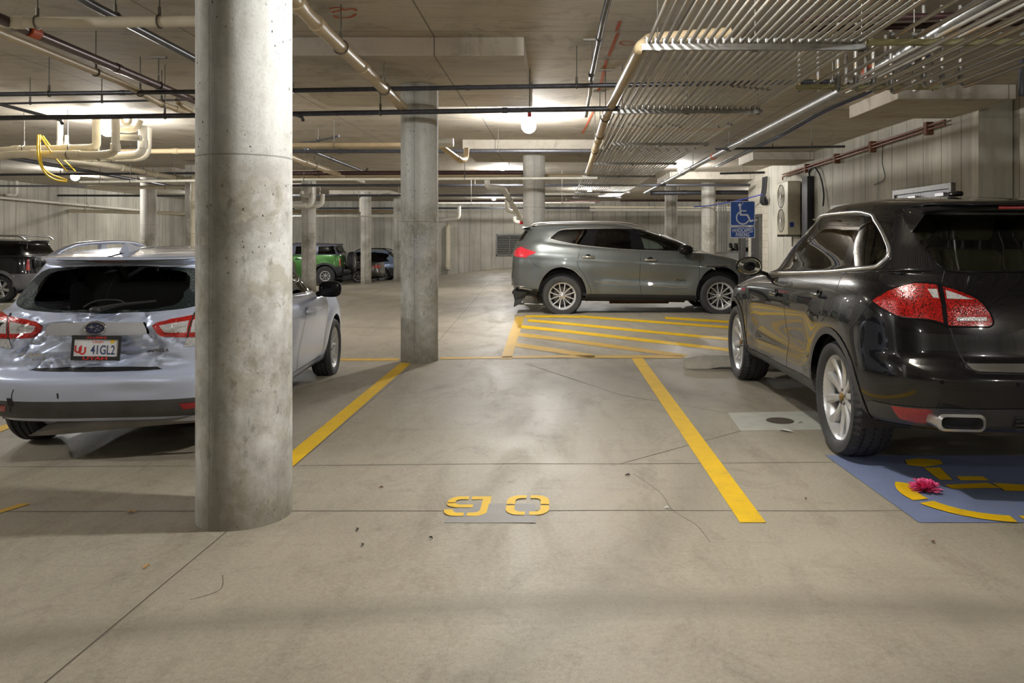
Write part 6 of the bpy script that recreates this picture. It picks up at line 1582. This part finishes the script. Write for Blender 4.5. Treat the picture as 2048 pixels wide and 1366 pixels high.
        for x in (2.22, 1.22):
            p, n = s.at('s', x, .84, 'l' if sd > 0 else 'r'); h_ = MB().rbox(p+n*.024, (.17, .02, .028), .009).build('door_handle', paint_, car)
            MB().lathe([(.001, -.01), (.03, -.004), (.042, .002)], p, 'y', 18).build('handle_cup', M['steel_dark'], h_)
    s.part('windscreen', 'windscreen', M['clear'], car)
    for x in (RA, FA):
        for sd in (1, -1):
            wheel(car, x, sd*.78, RT, RT, .215, .222, 'multi', sd); liner(car, x, sd*.86, sd*.6, RT, .36)
    cab = simple('cabin_charcoal', (.03, .03, .032, 1), .75); trim_ = simple('cabin_beige', lin(150, 142, 128), .7)
    MB().box((.4, -.78, .4), (3.2, .78, .46)).build('cabin_floor', M['dark'], car, None, 0); MB().box((.55, -.6, .24), (4.2, .6, .32)).build('underbody', M['dark'], car, None, 0)
    MB().box((.16, -.70, .93), (.95, .70, .96)).build('cargo_cover', M['dark'], car, None, 0)
    for y in (.36, -.36): seat(car, 2.0, y, .50, cab, .58)
    MB().rbox((1.02, 0, .92), (.14, 1.28, .55), .06).build('rear_bench', cab, car)
    for y in (.38, -.38): MB().rbox((1.0, y, 1.20), (.1, .27, .17), .05).build('rear_headrest', cab, car)
    MB().rbox((2.75, 0, .88), (.4, 1.4, .22), .07).build('dashboard', cab, car)
    MB().tube([(2.45+.05*sin(a), .36+.18*cos(a), .98+.16*sin(a)) for a in [2*pi*k/24 for k in range(24)]], .015, 8, closed=True).build('steering_wheel', M['dark'], car)
    for sd in (1, -1):
        MB().add([(.34, sd*.69, 1.06), (.62, sd*.71, 1.06), (.75, sd*.64, 1.30), (.55, sd*.60, 1.32)], [(0, 1, 2, 3), (3, 2, 1, 0)]).build('cabin_pillar_trim', trim_, car, None, 0)
    return car, s
HATCH = hatchback()
# ================================================================= grey crossover standing across the aisle
def crossover():
    Yn = 15.45; z0 = zf(1.5, 16.4)-.045
    car = thing('crossover', 'dark grey three-row crossover parked sideways beyond the hatched zone, tail lamp at its left end', 'car', ((1018-CX)*Yn/F, Yn+1.0, z0), 0)
    rear = [(0, 0), (.4, .012), (.66, .05), (.84, .13), (.94, .28), (1, .62)]; front = [(0, 0), (.4, .04), (.7, .15), (.88, .36), (.97, .66), (1, 1.05)]
    gh = [(0, 0), (.4, .015), (.7, .07), (.87, .17), (.95, .34), (1, .62)]
    plan = [(0, .965), (.8, 1), (3.2, 1), (4.2, .985), (5.19, .95)]
    L = [dict(z=[(0, .47), (.45, .42), (1.0, .31), (4.2, .29), (5.1, .3)], w=.86, r=.12, f=5.02, n=3),
         dict(z=[(0, .52), (.45, .49), (1.0, .37), (4.2, .34), (5.1, .36)], w=.94, r=.05, f=5.10, n=5),
         dict(z=[(0, .60), (.5, .58), (1.0, .47), (4.2, .45), (5.1, .5)], w=.972, r=.01, f=5.16, n=5),
         dict(z=[(0, .74), (.5, .72), (1.0, .63), (3.4, .55), (4.2, .57), (5.1, .62)], w=.980, r=.0, f=5.19, n=5),
         dict(z=[(0, .90), (.5, .88), (1.0, .82), (4.2, .74), (5.1, .76)], w=.990, r=.015, f=5.18, n=5),
         dict(z=[(0, 1.02), (.5, 1.03), (1.0, 1.0), (4.2, .92), (5.1, .86)], w=1.0, r=.02, f=5.13, n=5),
         dict(z=[(0, 1.20), (.5, 1.20), (1.2, 1.17), (2.4, 1.13), (4.2, 1.06), (5.0, .93)], w=.985, r=.03, f=4.98, n=5),
         dict(z=[(0, 1.34), (.6, 1.38), (1.0, 1.35), (2.4, 1.245), (3.6, 1.20), (4.3, 1.13), (4.9, 1.0)], w=.93, r=.07, f=4.75, n=4),
         dict(z=[(0, 1.42), (.6, 1.43), (1.0, 1.385), (2.4, 1.275), (3.6, 1.235), (3.9, 1.225), (4.5, 1.1)], w=.90, r=.10, f=4.2, n=3),
         dict(z=[(0, 1.45), (.6, 1.455), (1.0, 1.40), (2.4, 1.29), (3.6, 1.25), (3.85, 1.26)], w=.885, r=.12, f=3.92, n=7, rear=gh, fk=1.0),
         dict(z=[(.1, 1.585), (1, 1.57), (2.4, 1.53), (3.2, 1.49)], w=.815, r=.20, f=3.36, n=6, rear=gh),
         dict(z=[(.2, 1.70), (1.0, 1.725), (2.0, 1.735), (2.8, 1.665)], w=.72, r=.28, f=2.84, n=3, rear=gh, rk=.9),
         dict(z=[(.2, 1.735), (1.0, 1.775), (2.0, 1.78), (2.7, 1.70)], w=.66, r=.20, f=2.70, n=4, rear=gh, rk=.9),
         dict(z=[(.2, 1.75), (1.0, 1.80), (2.0, 1.805), (2.7, 1.71)], w=.4, r=.22, f=2.66, n=4, rear=gh, rk=.5),
         dict(z=[(.2, 1.755), (1.0, 1.81), (2.0, 1.815), (2.7, 1.715)], w=.02, r=.23, f=2.64, n=1, rear=gh, rk=.05, fk=.1)]
    s = Car(L, rear, front, plan, 18, 56, 14); RA, FA, RT = 1.035, 4.11, .392
    for a in (RA, FA): s.displace(flare(a, .46, .5, .02, .25))
    s.displace(lambda p: np.array([p[0], p[1]-.022*sst(1.5, 1.9, p[0])*(1-sst(3.3, 3.7, p[0]))*math.exp(-((p[2]-.72+.05*(p[0]-2.5))/.10)**2)+.012*math.exp(-((p[2]-1.06+.06*(p[0]-2.2))/.03)**2), p[2]]) if p[1] > .7 else p)
    s.prep()
    s.region('front_door', [('s', 3.68, .36), ('s', 2.58, .36), ('s', 2.54, .7), ('s', 2.56, 1.2), ('s', 2.46, 1.72), ('s', 2.9, 1.66), ('s', 3.3, 1.52), ('s', 3.74, 1.26), ('s', 3.70, .9)])
    s.region('rear_door', [('s', 2.56, 1.2), ('s', 2.54, .7), ('s', 2.58, .36), ('s', 1.60, .36), ('s', 1.56, .6), ('s', 1.42, .85), ('s', 1.33, 1.05), ('s', 1.33, 1.3), ('s', 1.36, 1.42), ('s', 1.62, 1.71), ('s', 2.46, 1.72)])
    s.region('tailgate', [('r', 0, .90), ('r', .5, .92), ('r', .62, 1.0), ('r', .68, 1.2), ('r', .70, 1.45), ('r', .60, 1.70), ('r', 0, 1.73)])
    s.region('rear_window', [('r', 0, 1.44), ('r', .60, 1.45), ('r', .66, 1.5), ('r', .60, 1.65), ('r', 0, 1.70)])
    BAND = [('s', 3.68, 1.262), ('s', 3.2, 1.258), ('s', 2.5, 1.283), ('s', 1.9, 1.325), ('s', 1.4, 1.375), ('s', 1.1, 1.43), ('s', .84, 1.49), ('s', .80, 1.52), ('s', .90, 1.61), ('s', 1.02, 1.68), ('s', 1.3, 1.703), ('s', 2.0, 1.712), ('s', 2.5, 1.70), ('s', 2.9, 1.635), ('s', 3.3, 1.49), ('s', 3.6, 1.325)]
    s.region('window_band', BAND, True, 5)
    s.region('quarter_window', [('s', 1.36, 1.395), ('s', 1.12, 1.438), ('s', .86, 1.50), ('s', .94, 1.60), ('s', 1.04, 1.665), ('s', 1.3, 1.69), ('s', 1.52, 1.695), ('s', 1.50, 1.6)], False)
    s.region('rear_door_window', [('s', 1.66, 1.36), ('s', 2.0, 1.332), ('s', 2.39, 1.302), ('s', 2.355, 1.69), ('s', 1.76, 1.695), ('s', 1.68, 1.55)])
    s.region('front_window', [('s', 2.66, 1.292), ('s', 3.1, 1.278), ('s', 3.36, 1.275), ('s', 3.34, 1.40), ('s', 3.2, 1.50), ('s', 2.9, 1.615), ('s', 2.55, 1.685), ('s', 2.56, 1.6)])
    s.region('tail_lamp', [('s', .52, 1.235), ('s', .34, 1.16), ('r', .95, 1.14), ('r', .84, 1.145), ('r', .62, 1.18), ('r', .60, 1.235), ('r', .75, 1.33), ('r', .88, 1.37), ('s', .25, 1.335), ('s', .42, 1.275)], True, 4)
    s.region('lower_cladding', [('s', .0, .3), ('s', .0, .5), ('s', .55, .53), ('s', .6, .3)]); s.region('sill', [('s', 1.50, .25), ('s', 1.52, .435), ('s', 3.62, .405), ('s', 3.66, .25)])
    s.region('windscreen', [('f', 0, 1.29), ('f', .72, 1.31), ('f', .72, 1.36), ('f', .60, 1.62), ('f', .5, 1.65), ('f', 0, 1.68)])
    for ax in (RA, FA): s.region('void', s.circle(ax, .39, .475, .575))
    s.region('fender_vent', [('s', 4.28, .985), ('s', 3.82, .99), ('s', 3.84, .955), ('s', 4.18, .95)]); s.cut()
    grey = car_paint('crossover_grey', lin(104, 109, 108), .33, .6, .2, 1., .12)
    s.part('body', 'body', grey, car); s.part('tailgate', 'tailgate', grey, car); s.part('rear_window', 'rear_window', M['tint'], car); s.part('lower_cladding', 'bumper_cladding', M['black_plastic'], car, isl=True); s.part('windscreen', 'windscreen', M['clear'], car)
    for sd in 'rl':
        s.part('front_door', 'front_door', grey, car, sd); s.part('rear_door', 'rear_door', grey, car, sd); s.part('window_band', 'pillar_trim', M['gloss_black'], car, sd, isl=True)
        for r_, mt in (('quarter_window', M['tint']), ('rear_door_window', M['tint']), ('front_window', M['clear'])): s.part(r_, r_, mt, car, sd)
        s.part('tail_lamp', 'tail_lamp', M['lens_glow'], car, sd, .004)['label'] = 'glowing pink-red tail lamp'
        s.part('sill', 'sill', M['black_plastic'], car, sd); s.part('fender_vent', 'fender_vent', M['black_plastic'], car, sd)
    s.trim('window_chrome', BAND, .009, M['satin'], car, 'rl', True, True, .002, one=False, n=5)
    s.trim('side_moulding', [('s', 1.66, .675), ('s', 2.5, .615), ('s', 3.48, .555)], .014, M['chrome'], car, 'rl', True, False, .002, one=False)
    s.trim('bumper_strip', [('s', .45, .505), ('s', .18, .54), ('r', .9, .57), ('r', .5, .585), ('r', .001, .59)], .014, M['chrome'], car, 'rl', False, False, .002)
    s.trim('vent_strip', [('s', 4.30, .99), ('s', 3.80, .99)], .009, M['chrome'], car, 'rl', one=False)
    for pts, sm in (([('s', 2.56, 1.27), ('s', 2.55, 1.0), ('s', 2.54, .7), ('s', 2.56, .5), ('s', 2.58, .38)], False), ([('s', 3.72, 1.2), ('s', 3.70, .9), ('s', 3.68, .38)], False), ([('s', 1.33, 1.36), ('s', 1.33, 1.05), ('s', 1.45, .82), ('s', 1.58, .55), ('s', 1.60, .4)], True)): s.line('door_gap', pts, .009, M['dark'], car, smooth=sm)
    s.line('bumper_gap', [('s', .62, .93), ('s', .48, 1.02), ('s', .4, 1.14)], .006, M['dark'], car, smooth=True)
    for sd in (-1, 1):
        y = sd*.69; MB().tube([Vector(p) for p in crom([(.42, y, 1.765), (.62, y, 1.82), (1.6, y, 1.845), (2.3, y, 1.825), (2.72, y*.98, 1.72)], 6)], .022, 8).build('roof_rail', M['satin'], car, None, 60)
        for x, z in ((1.54, 1.145), (2.75, 1.09)):
            p, n = s.at('s', x, z, 'l' if sd > 0 else 'r'); MB().rbox(p+n*.028, (.23, .022, .042), .012).build('door_handle', M['chrome'], car); MB().lathe([(.001, -.012), (.06, .001)], p, 'y', 18).build('handle_cup', M['gloss_black'], car)
        c = Vector((3.42, sd*1.07, 1.29)); mb = MB().sphere((0, 0, 0), 1, 18, 12); mb.v = [(c.x+x*.15, c.y+yy*.13, c.z+z*.10) for x, yy, z in mb.v]
        mo = mb.build('door_mirror', M['gloss_black'], car, None, 60); MB().tube([(3.42, sd*.9, 1.22), (3.42, sd*1.0, 1.225)], .03, 8).build('mirror_arm', M['chrome'], mo)
        mb = MB(); p, n = s.at('s', 3.40, .70, 'l' if sd > 0 else 'r'); add_stroke(mb, [(x*.16, y_*.035) for x, y_ in ((-1, -.6), (-.72, .6), (-.6, -.6), (-.45, .1), (-.3, -.5), (-.1, .2), (0, -.5), (.2, .2), (.3, -.5), (.5, .15), (.62, -.45), (.8, .2), (1, -.2))], .008, frame(p+n*.004, (-sd if sd > 0 else 1, 0, 0), (0, 0, 1))); mb.build('script_badge', M['chrome'], car, None, 0)
    sp = MB(); ny = 12; vs = []
    for k in range(ny+1):
        y = -.62+1.24*k/ny; e = abs(y/.62)**3; vs += [(.50, y, 1.765), (.22+.05*e, y, 1.74-.02*e), (.19+.05*e, y, 1.715-.02*e), (.45, y, 1.70)]
    sp.add(vs, [(k*4+q, (k+1)*4+q, (k+1)*4+q+1, k*4+q+1) for k in range(ny) for q in range(3)]); sp.build('roof_spoiler', grey, car, None, 50)
    for x in (RA, FA):
        for sd in (-1, 1): wheel(car, x, sd*.89, RT, RT, .255, .268, 'twin', sd, M['alloy_bright']); liner(car, x, sd*.975, sd*.64, .40, .49)
    MB().add([(.52, .03, 1.79), (.52, -.03, 1.79), (.72, 0, 1.81), (.54, 0, 1.87), (.60, 0, 1.86)], [(0, 1, 3), (1, 2, 4), (1, 4, 3), (2, 0, 4), (0, 3, 4)]).build('fin_antenna', grey, car, None, 20)
    # sagging gear under the tail
    mb = MB(); mb.add([(.06, -.84, .47), (.36, -.84, .46), (.30, -.80, .34), (.20, -.82, .22), (.08, -.84, .16), (.10, -.82, .30)], [(0, 1, 2, 5), (5, 2, 3, 4), (5, 2, 1, 0), (4, 3, 2, 5)]); mb.box((.05, -.8, .42), (.6, .8, .47)); mb.build('bent_bracket', M['black_plastic'], car, None, 0)
    for k, (a, b, r) in enumerate((((1.5, -.45, .30), (3.5, -.45, .27), .045), ((2.0, -.3, .26), (3.2, -.3, .26), .07), ((.4, -.6, .42), (.95, -.5, .20), .05), ((1.0, -.7, .25), (1.0, .7, .25), .06))): MB().cyl(a, b, r, 12).build('exhaust_pipe', M['rust'], car)
    MB().tube([(.15, -.7, .22), (.75, -.7, .20)], .02, 8).build('loose_rod', M['steel_dark'], car)
    cab = simple('cabin_taupe', lin(96, 90, 78), .7)
    MB().box((.2, -.8, .38), (4.9, .8, .44)).build('underbody', M['dark'], car, None, 0)
    for y in (-.42, .42): seat(car, 2.75, y, .76, cab); seat(car, 1.9, y, .78, cab)
    MB().rbox((3.55, 0, 1.1), (.45, 1.6, .25), .08).build('dashboard', cab, car)
    MB().tube([(3.2+.06*sin(a), .42+.19*cos(a), 1.16+.17*sin(a)) for a in [2*pi*k/24 for k in range(24)]], .016, 8, closed=True).build('steering_wheel', M['dark'], car)
    return car, s
CROSS = crossover()

# ================================================================= smaller cars in the background
def far_car(kind, name, label, loc, rz, Lg, W, Hh, col, RT, ra, fa, extra=None, style='multi', clad=None, glassm=None, metal=.5, lampz=None, rails=False, hang=None):
    car = thing(name, label, 'car', loc, rz); w = W/2
    rear = [(0, 0), (.45, .012), (.7, .05), (.87, .13), (.96, .3), (1, .6)]; front = [(0, 0), (.4, .04), (.7, .15), (.88, .36), (.97, .66), (1, 1.05)]
    if kind == 'box': rear = [(0, 0), (.5, .01), (.8, .04), (.93, .1), (.985, .22), (1, .45)]; front = [(0, 0), (.5, .03), (.8, .1), (.94, .25), (1, .6)]
    plan = [(0, .97), (.8, 1), (Lg-1.2, 1), (Lg, .96)]; l, h = Lg, Hh
    T = {'wagon': dict(belt=.60, rr=.11, cowl=.72, rx=.16, rf=.52, deck=0), 'box': dict(belt=.71, rr=.04, cowl=.70, rx=.08, rf=.60, deck=0), 'sedan': dict(belt=.66, rr=.20, cowl=.72, rx=.34, rf=.56, deck=1)}[kind]
    g = RT*.75; b = T['belt']*h; bz = [(0, b*1.01), (.5*l, b*.98), (.8*l, b*.92), (l, b*.80)]; rx = T['rx']*l
    br = T['rr']*l if T['deck'] else T['rr']*l*.6
    L = [dict(z=[(0, g*1.35), (.15*l, g*1.1), (.3*l, g*.85), (.85*l, g*.85), (l, g)], w=w*.88, r=.07, f=l-.12, n=3),
         dict(z=[(0, g*1.6), (.15*l, g*1.3), (.3*l, g*1.05), (.85*l, g*1.05), (l, g*1.2)], w=w*.955, r=.02, f=l-.05, n=4),
         dict(z=[(0, h*.33), (.3*l, h*.30), (l, h*.3)], w=w*.985, r=0, f=l, n=5), dict(z=[(0, h*.44), (.3*l, h*.42), (l, h*.4)], w=w, r=.03, f=l-.02, n=5),
         dict(z=[(0, h*.54), (.3*l, h*.53), (.8*l, h*.5), (l, h*.45)], w=w*.99, r=.05, f=l-.12, n=4),
         dict(z=bz, w=w*.945, r=.08, f=l-.3, n=3), dict(z=[(p, q+.025) for p, q in bz], w=w*.91, r=.12 if not T['deck'] else .16, f=.8*l, n=3),
         dict(z=[(0, b+.05), (.5*l, b*.98+.04), (.8*l, b*.94+.05)], w=w*.89, r=.14 if not T['deck'] else br, f=T['cowl']*l, n=6),
         dict(z=[(.1, h*.80), (.7*l, h*.785)], w=w*.82, r=.14+(rx-.14)*.5 if not T['deck'] else br+(rx-br)*.55, f=(T['cowl']+T['rf'])/2*l, n=5),
         dict(z=[(.1, h*.925), (.45*l, h*.95), (.7*l, h*.90)], w=w*.73, r=rx*.95, f=T['rf']*l+.05, n=3), dict(z=[(.1, h*.955), (.45*l, h*.98), (.7*l, h*.92)], w=w*.66, r=rx*(.75 if not T['deck'] else 1.05), f=T['rf']*l-.05, n=3, rk=.8),
         dict(z=[(.1, h*.965), (.45*l, h*.995), (.7*l, h*.93)], w=w*.35, r=rx*(.77 if not T['deck'] else 1.06), f=T['rf']*l-.08, n=3, rk=.4), dict(z=[(.1, h*.968), (.45*l, h), (.7*l, h*.93)], w=.02, r=rx*(.78 if not T['deck'] else 1.07), f=T['rf']*l-.1, n=1, rk=.05, fk=.1)]
    s = Car(L, rear, front, plan, 12, 34, 10)
    for a in (ra, fa): s.displace(flare(a, RT, RT*1.1, .02 if kind != 'box' else .05, .12))
    s.prep()
    zb, zt = b+.05, h*.92; x0 = (rx*.55+.25 if not T['deck'] else br+.35); x1 = T['cowl']*l-.12
    if kind == 'box':
        xs = [(.22, .16*l+.35), (.29*l, .46*l), (.485*l, .66*l)]
        for k, (a, c) in enumerate(xs): s.region('side_window_%d' % k, [('s', a, zb), ('s', c+(.0 if k < 2 else .18), zb-.01), ('s', c, zt-.02), ('s', a+.04, zt-.01)])
    else:
        s.region('side_window_0', [('s', x0, zb+.04), ('s', x0+.2, zb), ('s', x1, zb-.03), ('s', x1-.25, zb+.14), ('s', T['rf']*l-.05, zt-.03), ('s', (T['rf']*l+rx)/2, zt), ('s', rx+.25, zt-.03), ('s', x0+.1, zb+.14)], True, 4)
    ww = w*.66
    s.region('rear_window', [('r', 0, b+.08), ('r', ww, b+.08), ('r', ww*1.05, b+.12), ('r', ww*.92, h*.91), ('r', 0, h*.93)])
    lz0, lz1 = lampz or (h*.50, h*.60)
    if kind == 'box': s.region('tail_lamp', [('s', .14, lz0), ('s', .14, lz1), ('r', w*.93, lz1), ('r', w*.78, lz1), ('r', w*.78, lz0), ('r', w*.93, lz0)])
    else: s.region('tail_lamp', [('s', .42, (lz0+lz1)/2+.02), ('s', .2, lz1), ('r', w*.9, lz1), ('r', w*.5, lz1-.02), ('r', w*.5, lz0+.02), ('r', w*.9, lz0), ('s', .2, lz0)])
    if clad: s.region('lower_cladding', [('s', 0, .1), ('s', 0, h*.45), ('s', .42, h*.45), ('s', .42, .1)]); s.region('arch_trim', s.circle(ra, RT, RT*1.36, n=28)); s.region('arch_trim', s.circle(fa, RT, RT*1.36, n=28))
    if clad: s.region('lower_cladding', [('r', 0, .1), ('r', 0, h*.45), ('r', w, h*.45), ('r', w, .1)])
    zc = b+.05; s.region('windscreen', [('f', 0, zc+.03), ('f', w*.72, zc+.04), ('f', w*.60, h*.90), ('f', 0, h*.93)])
    for a in (ra, fa): s.region('void', s.circle(a, RT, RT*1.14, n=30))
    s.cut(); gm = glassm or M['tint']
    s.part('body', 'body', col, car)
    for sd in 'lr':
        for k in range(3): s.part('side_window_%d' % k, 'side_window', gm, car, sd)
        s.part('tail_lamp', 'tail_lamp', M['lens_red2'], car, sd, .006)
        if clad: s.part('arch_trim', 'wheel_arch_trim', clad, car, sd, .012, isl=True)
    s.part('rear_window', 'rear_window', gm, car); s.part('windscreen', 'windscreen', gm, car)
    if clad: s.part('lower_cladding', 'bumper_cladding', clad, car, None, .01, isl=True)
    for x in (ra, fa):
        for sd in (1, -1): wheel(car, x, sd*(w-.13), RT, RT, .24, RT*.66 if style != 'lock' else RT*.53, style, sd, M['alloy']); liner(car, x, sd*(w-.03), sd*(w-.34), RT, RT*1.16)
    if kind != 'sedan' or True: s.line('door_gap', [('s', .47*l, zb), ('s', .47*l, g*1.3)], .012, M['dark'], car); s.line('door_gap', [('s', .69*l, zb-.02), ('s', .69*l, g*1.3)], .012, M['dark'], car)
    for sd in (1, -1):
        for x in (.43*l, .62*l): p, n = s.at('s', x, b*.88, 'l' if sd > 0 else 'r'); MB().rbox(p+n*.02, (.2, .03, .04), .012).build('door_handle', M['gloss_black'], car)
        c = Vector((x1-.1, sd*(w+.06), zb+.06)); mb = MB().sphere((0, 0, 0), 1, 12, 8); mb.v = [(c.x+x*.07, c.y+y*.11, c.z+z*.08) for x, y, z in mb.v]; mb.build('door_mirror', M['gloss_black'], car, None, 60)
        if rails: MB().tube([Vector(p) for p in crom([(rx*.9, sd*w*.66, h*.955), (rx+.25, sd*w*.66, h+.035), (.4*l, sd*w*.66, h+.05), (T['rf']*l-.3, sd*w*.66, h+.03), (T['rf']*l-.05, sd*w*.66, h*.94)], 5)], .022, 8).build('roof_rail', rails, car, None, 60)
    MB().box((.1, -w*.85, g*.9), (l-.15, w*.85, g*1.1)).build('underbody', M['dark'], car, None, 0)
    cab = M['dark']
    for y in (.38, -.38): seat(car, .5*l, y, h*.36, cab, .52); seat(car, .34*l, y, h*.36, cab, .52)
    if extra: extra(car, s)
    return car
def off_roader_bits(car, s):
    W = 1.9
    MB().rbox((-.10, -.0, .63), (.22, 1.5, .16), .04).build('rear_bumper', M['black_plastic'], car)
    w_ = wheel(car, -.20, .0, 1.02, .43, .26, .23, 'lock', 1, M['alloy']); w_.rotation_euler = (0, 0, pi/2); w_.name = 'spare_wheel'
    MB().rbox((.05, 0, .33), (.12, 1.3, .22), .03).build('undercarriage', M['dark'], car)
def xterra_bits(car, s):
    sil = M['satin']
    for sd in (1, -1):
        MB().tube([Vector(p) for p in crom([(.30, sd*.62, 1.72), (.42, sd*.62, 1.80), (.7, sd*.62, 1.83), (2.3, sd*.6, 1.84), (2.6, sd*.6, 1.74)], 5)], .026, 8).build('roof_rail', sil, car, None, 60)
        MB().tube(fillet([(.44, sd*.62, 1.80), (.44, sd*.02, 1.83)], .05), .02, 8).build('rack_crossbar', sil, car)
        MB().rbox((.42, sd*.86, .60), (.07, .16, .36), .03).build('mud_flap', M['steel_dark'], car)
    for k in range(4): MB().cyl((.9+.35*k, -.6, 1.83), (.9+.35*k, .6, 1.83), .014, 6).build('rack_crossbar', M['dark'], car)
    p, n = s.at('r', .42, 1.02, 'l'); q = frame(Vector((p.x-.02, -.05, 1.16)), (0, -1, 0), (0, 0, 1))
    mb = MB(); mb.tube([q @ Vector((.06*cos(a), .06*sin(a), 0)) for a in [2*pi*k/20 for k in range(20)]], .008, 6, closed=True); mb.box((-.085, -.012, -.004), (.085, .012, .004), q); mb.build('round_emblem', M['chrome'], car)
    mb = MB(); put_text(mb, 'XTERRA', frame(Vector((p.x-.02, -.1, .98)), (0, -1, 0), (0, 0, 1)), .36, .05, bold=.02); mb.build('badge_lettering', M['chrome'], car, None, 0)
    MB().rbox((.05, .35, 1.06), (.1, .55, .28), .05).build('tailgate_bulge', s_paint, car)
    MB().tube([(.05, -.05, 1.24), (.09, -.25, 1.34), (.1, -.45, 1.36)], .014, 6).build('rear_wiper', M['black_plastic'], car)
s_paint = car_paint('truck_black', (.008, .009, .011, 1), .3)
far_car('box', 'off_road_suv', 'black boxy SUV with silver roof rack and grey bumper at the left edge', (-14.28, 22.55, zf(-15.5, 22.5)), pi, 4.54, 1.85, 1.76, s_paint, .38, .80, 3.5, xterra_bits, 'six', simple('grey_cladding', lin(112, 113, 116), .5), M['tint'], lampz=(.88, 1.19))
green = NT('roader_paint'); v = green.coord('Object'); zz = green.sep(v)[2]
hard = green.math('GREATER_THAN', zz, 1.325); m_green = green.done(green.bsdf(green.mix(hard, lin(62, 116, 44), lin(122, 124, 142)), .32, .4, None, .8))
far_car('box', 'off_road_suv', 'bright green off-roader with pale grey hard top and rear spare wheel, far off', (-9.0, 34.75, zf(-10.5, 34.5)), pi, 4.4, 1.93, 1.86, m_green, .43, .72, 3.66, off_roader_bits, 'lock', simple('black_cladding', (.03, .03, .032, 1), .6), M['tint'], lampz=(.88, 1.2))
far_car('sedan', 'sedan', 'dark grey sedan tail with red lamp beyond the slender far column', (-8.25, 38.7, zf(-10, 38.7)), pi, 4.85, 1.85, 1.46, car_paint('sedan_grey', lin(88, 84, 78), .3, .6), .33, 1.05, 4.0)
far_car('wagon', 'wagon', 'pale blue wagon with roof rails, half hidden behind the grey sedan by the back wall', (-7.9, 42.1, zf(-10, 42.1)), pi, 4.8, 1.85, 1.66, car_paint('wagon_blue', lin(140, 158, 186), .3, .5), .35, 1.0, 3.75, rails=M['gloss_black'], clad=simple('wagon_cladding', (.03, .03, .03, 1), .6))
far_car('wagon', 'wagon', 'black crossover roof with dark rails showing behind the dented hatchback roof', (-9.0, 27.4, zf(-11, 27.4)), pi, 4.75, 1.85, 1.66, s_paint, .36, 1.0, 3.7, rails=M['gloss_black'])
far_car('sedan', 'sedan', 'silver-roofed sedan glimpsed behind the parking sign, beyond the block wall corner', (5.15, 28.2, zf(6.5, 28)), 0, 4.7, 1.82, 1.45, car_paint('sedan_silver', lin(176, 176, 178), .3, .5), .33, .95, 3.75)
# ================================================================= camera and light
cam = bpy.data.cameras.new('camera'); cam.sensor_width = 36; cam.lens = F/2048*36; cam.shift_x = (1024-CX)/2048; cam.shift_y = (CY-683)/2048*1.0; cam.clip_end = 200
co = bpy.data.objects.new('camera', cam); COL.objects.link(co); co.location = (0, 0, H); co.rotation_euler = (pi/2, 0, 0); SC.camera = co
w = bpy.data.worlds.new('world'); SC.world = w; w.use_nodes = True; w.node_tree.nodes['Background'].inputs[0].default_value = (0, 0, 0, 1)
lampmat = emit('lamp_glow', (1, .97, .92, 1), 1.0)
def lamp(X, Y, z, watt, label, r=.085, group='ceiling lamps'):
    o = thing('ceiling_lamp', label, 'lamp', (X, Y, z), 0, group)
    st = watt/(4*pi*pi*r*r)
    mt = emit('lamp_glow', (1, .99, .972, 1), st)
    MB().lathe([(.001, ZC-z), (.07, ZC-z), (.07, ZC-z-.02), (.02, ZC-z-.03), (.02, r+.06), (.05, r+.04), (.05, r+.01), (.03, r*.8), (.001, r*.7)], (X, Y, z), 'z', 20).build('lamp_base', M['white_metal'], o, (X, Y, z))
    MB().sphere((X, Y, z), r, 14, 8).build('lamp_globe', mt, o, (X, Y, z))
    return o
LW = 190
lamp(-.41, 13.2, 3.33, LW*1.15, 'glaring ceiling lamp hanging above the grey crossover, in front of the pale column', .12)
lamp(-7.54, 13.45, 3.31, LW, 'glaring ceiling lamp beside the white drain pipe bends at the upper left', .12)
lamp(-14.2, 23.6, 3.3, LW, 'glaring lamp at the far left beside the yellow cord loops', .12)
for X, Y, k in ((.55, 4.1, 1.05), (-8.0, 4.3, 1.1), (-4.5, -5, .45), (4.4, -2.8, .8), (-14.5, 9, .8),  # unseen lamp behind the eye at right added to brighten wall and olive struts
                (-1.5, 23.5, 1.), (3.6, 22.5, .8), (-10.5, 29.5, 1.), (1.5, 33, 1.), (9, 33, 1.), (-15.5, 36, 1.), (14, 38, .8), (-3, 40, .7)):
    lamp(X, Y, 3.41, LW*k, 'round ceiling lamp further along the garage, one of them added fill light', group='ceiling lamps')
SC.view_settings.view_transform = 'Standard'; SC.view_settings.look = 'None'; SC.view_settings.gamma = 1; SC.view_settings.use_curve_mapping = False
SC.view_settings.exposure = 1.0
cy = SC.cycles; cy.use_denoising = True; cy.max_bounces = 7; cy.diffuse_bounces = 4; cy.glossy_bounces = 4; cy.transparent_max_bounces = 12; cy.transmission_bounces = 4
cy.sample_clamp_indirect = 6; cy.caustics_reflective = False; cy.caustics_refractive = False; cy.use_light_tree = True
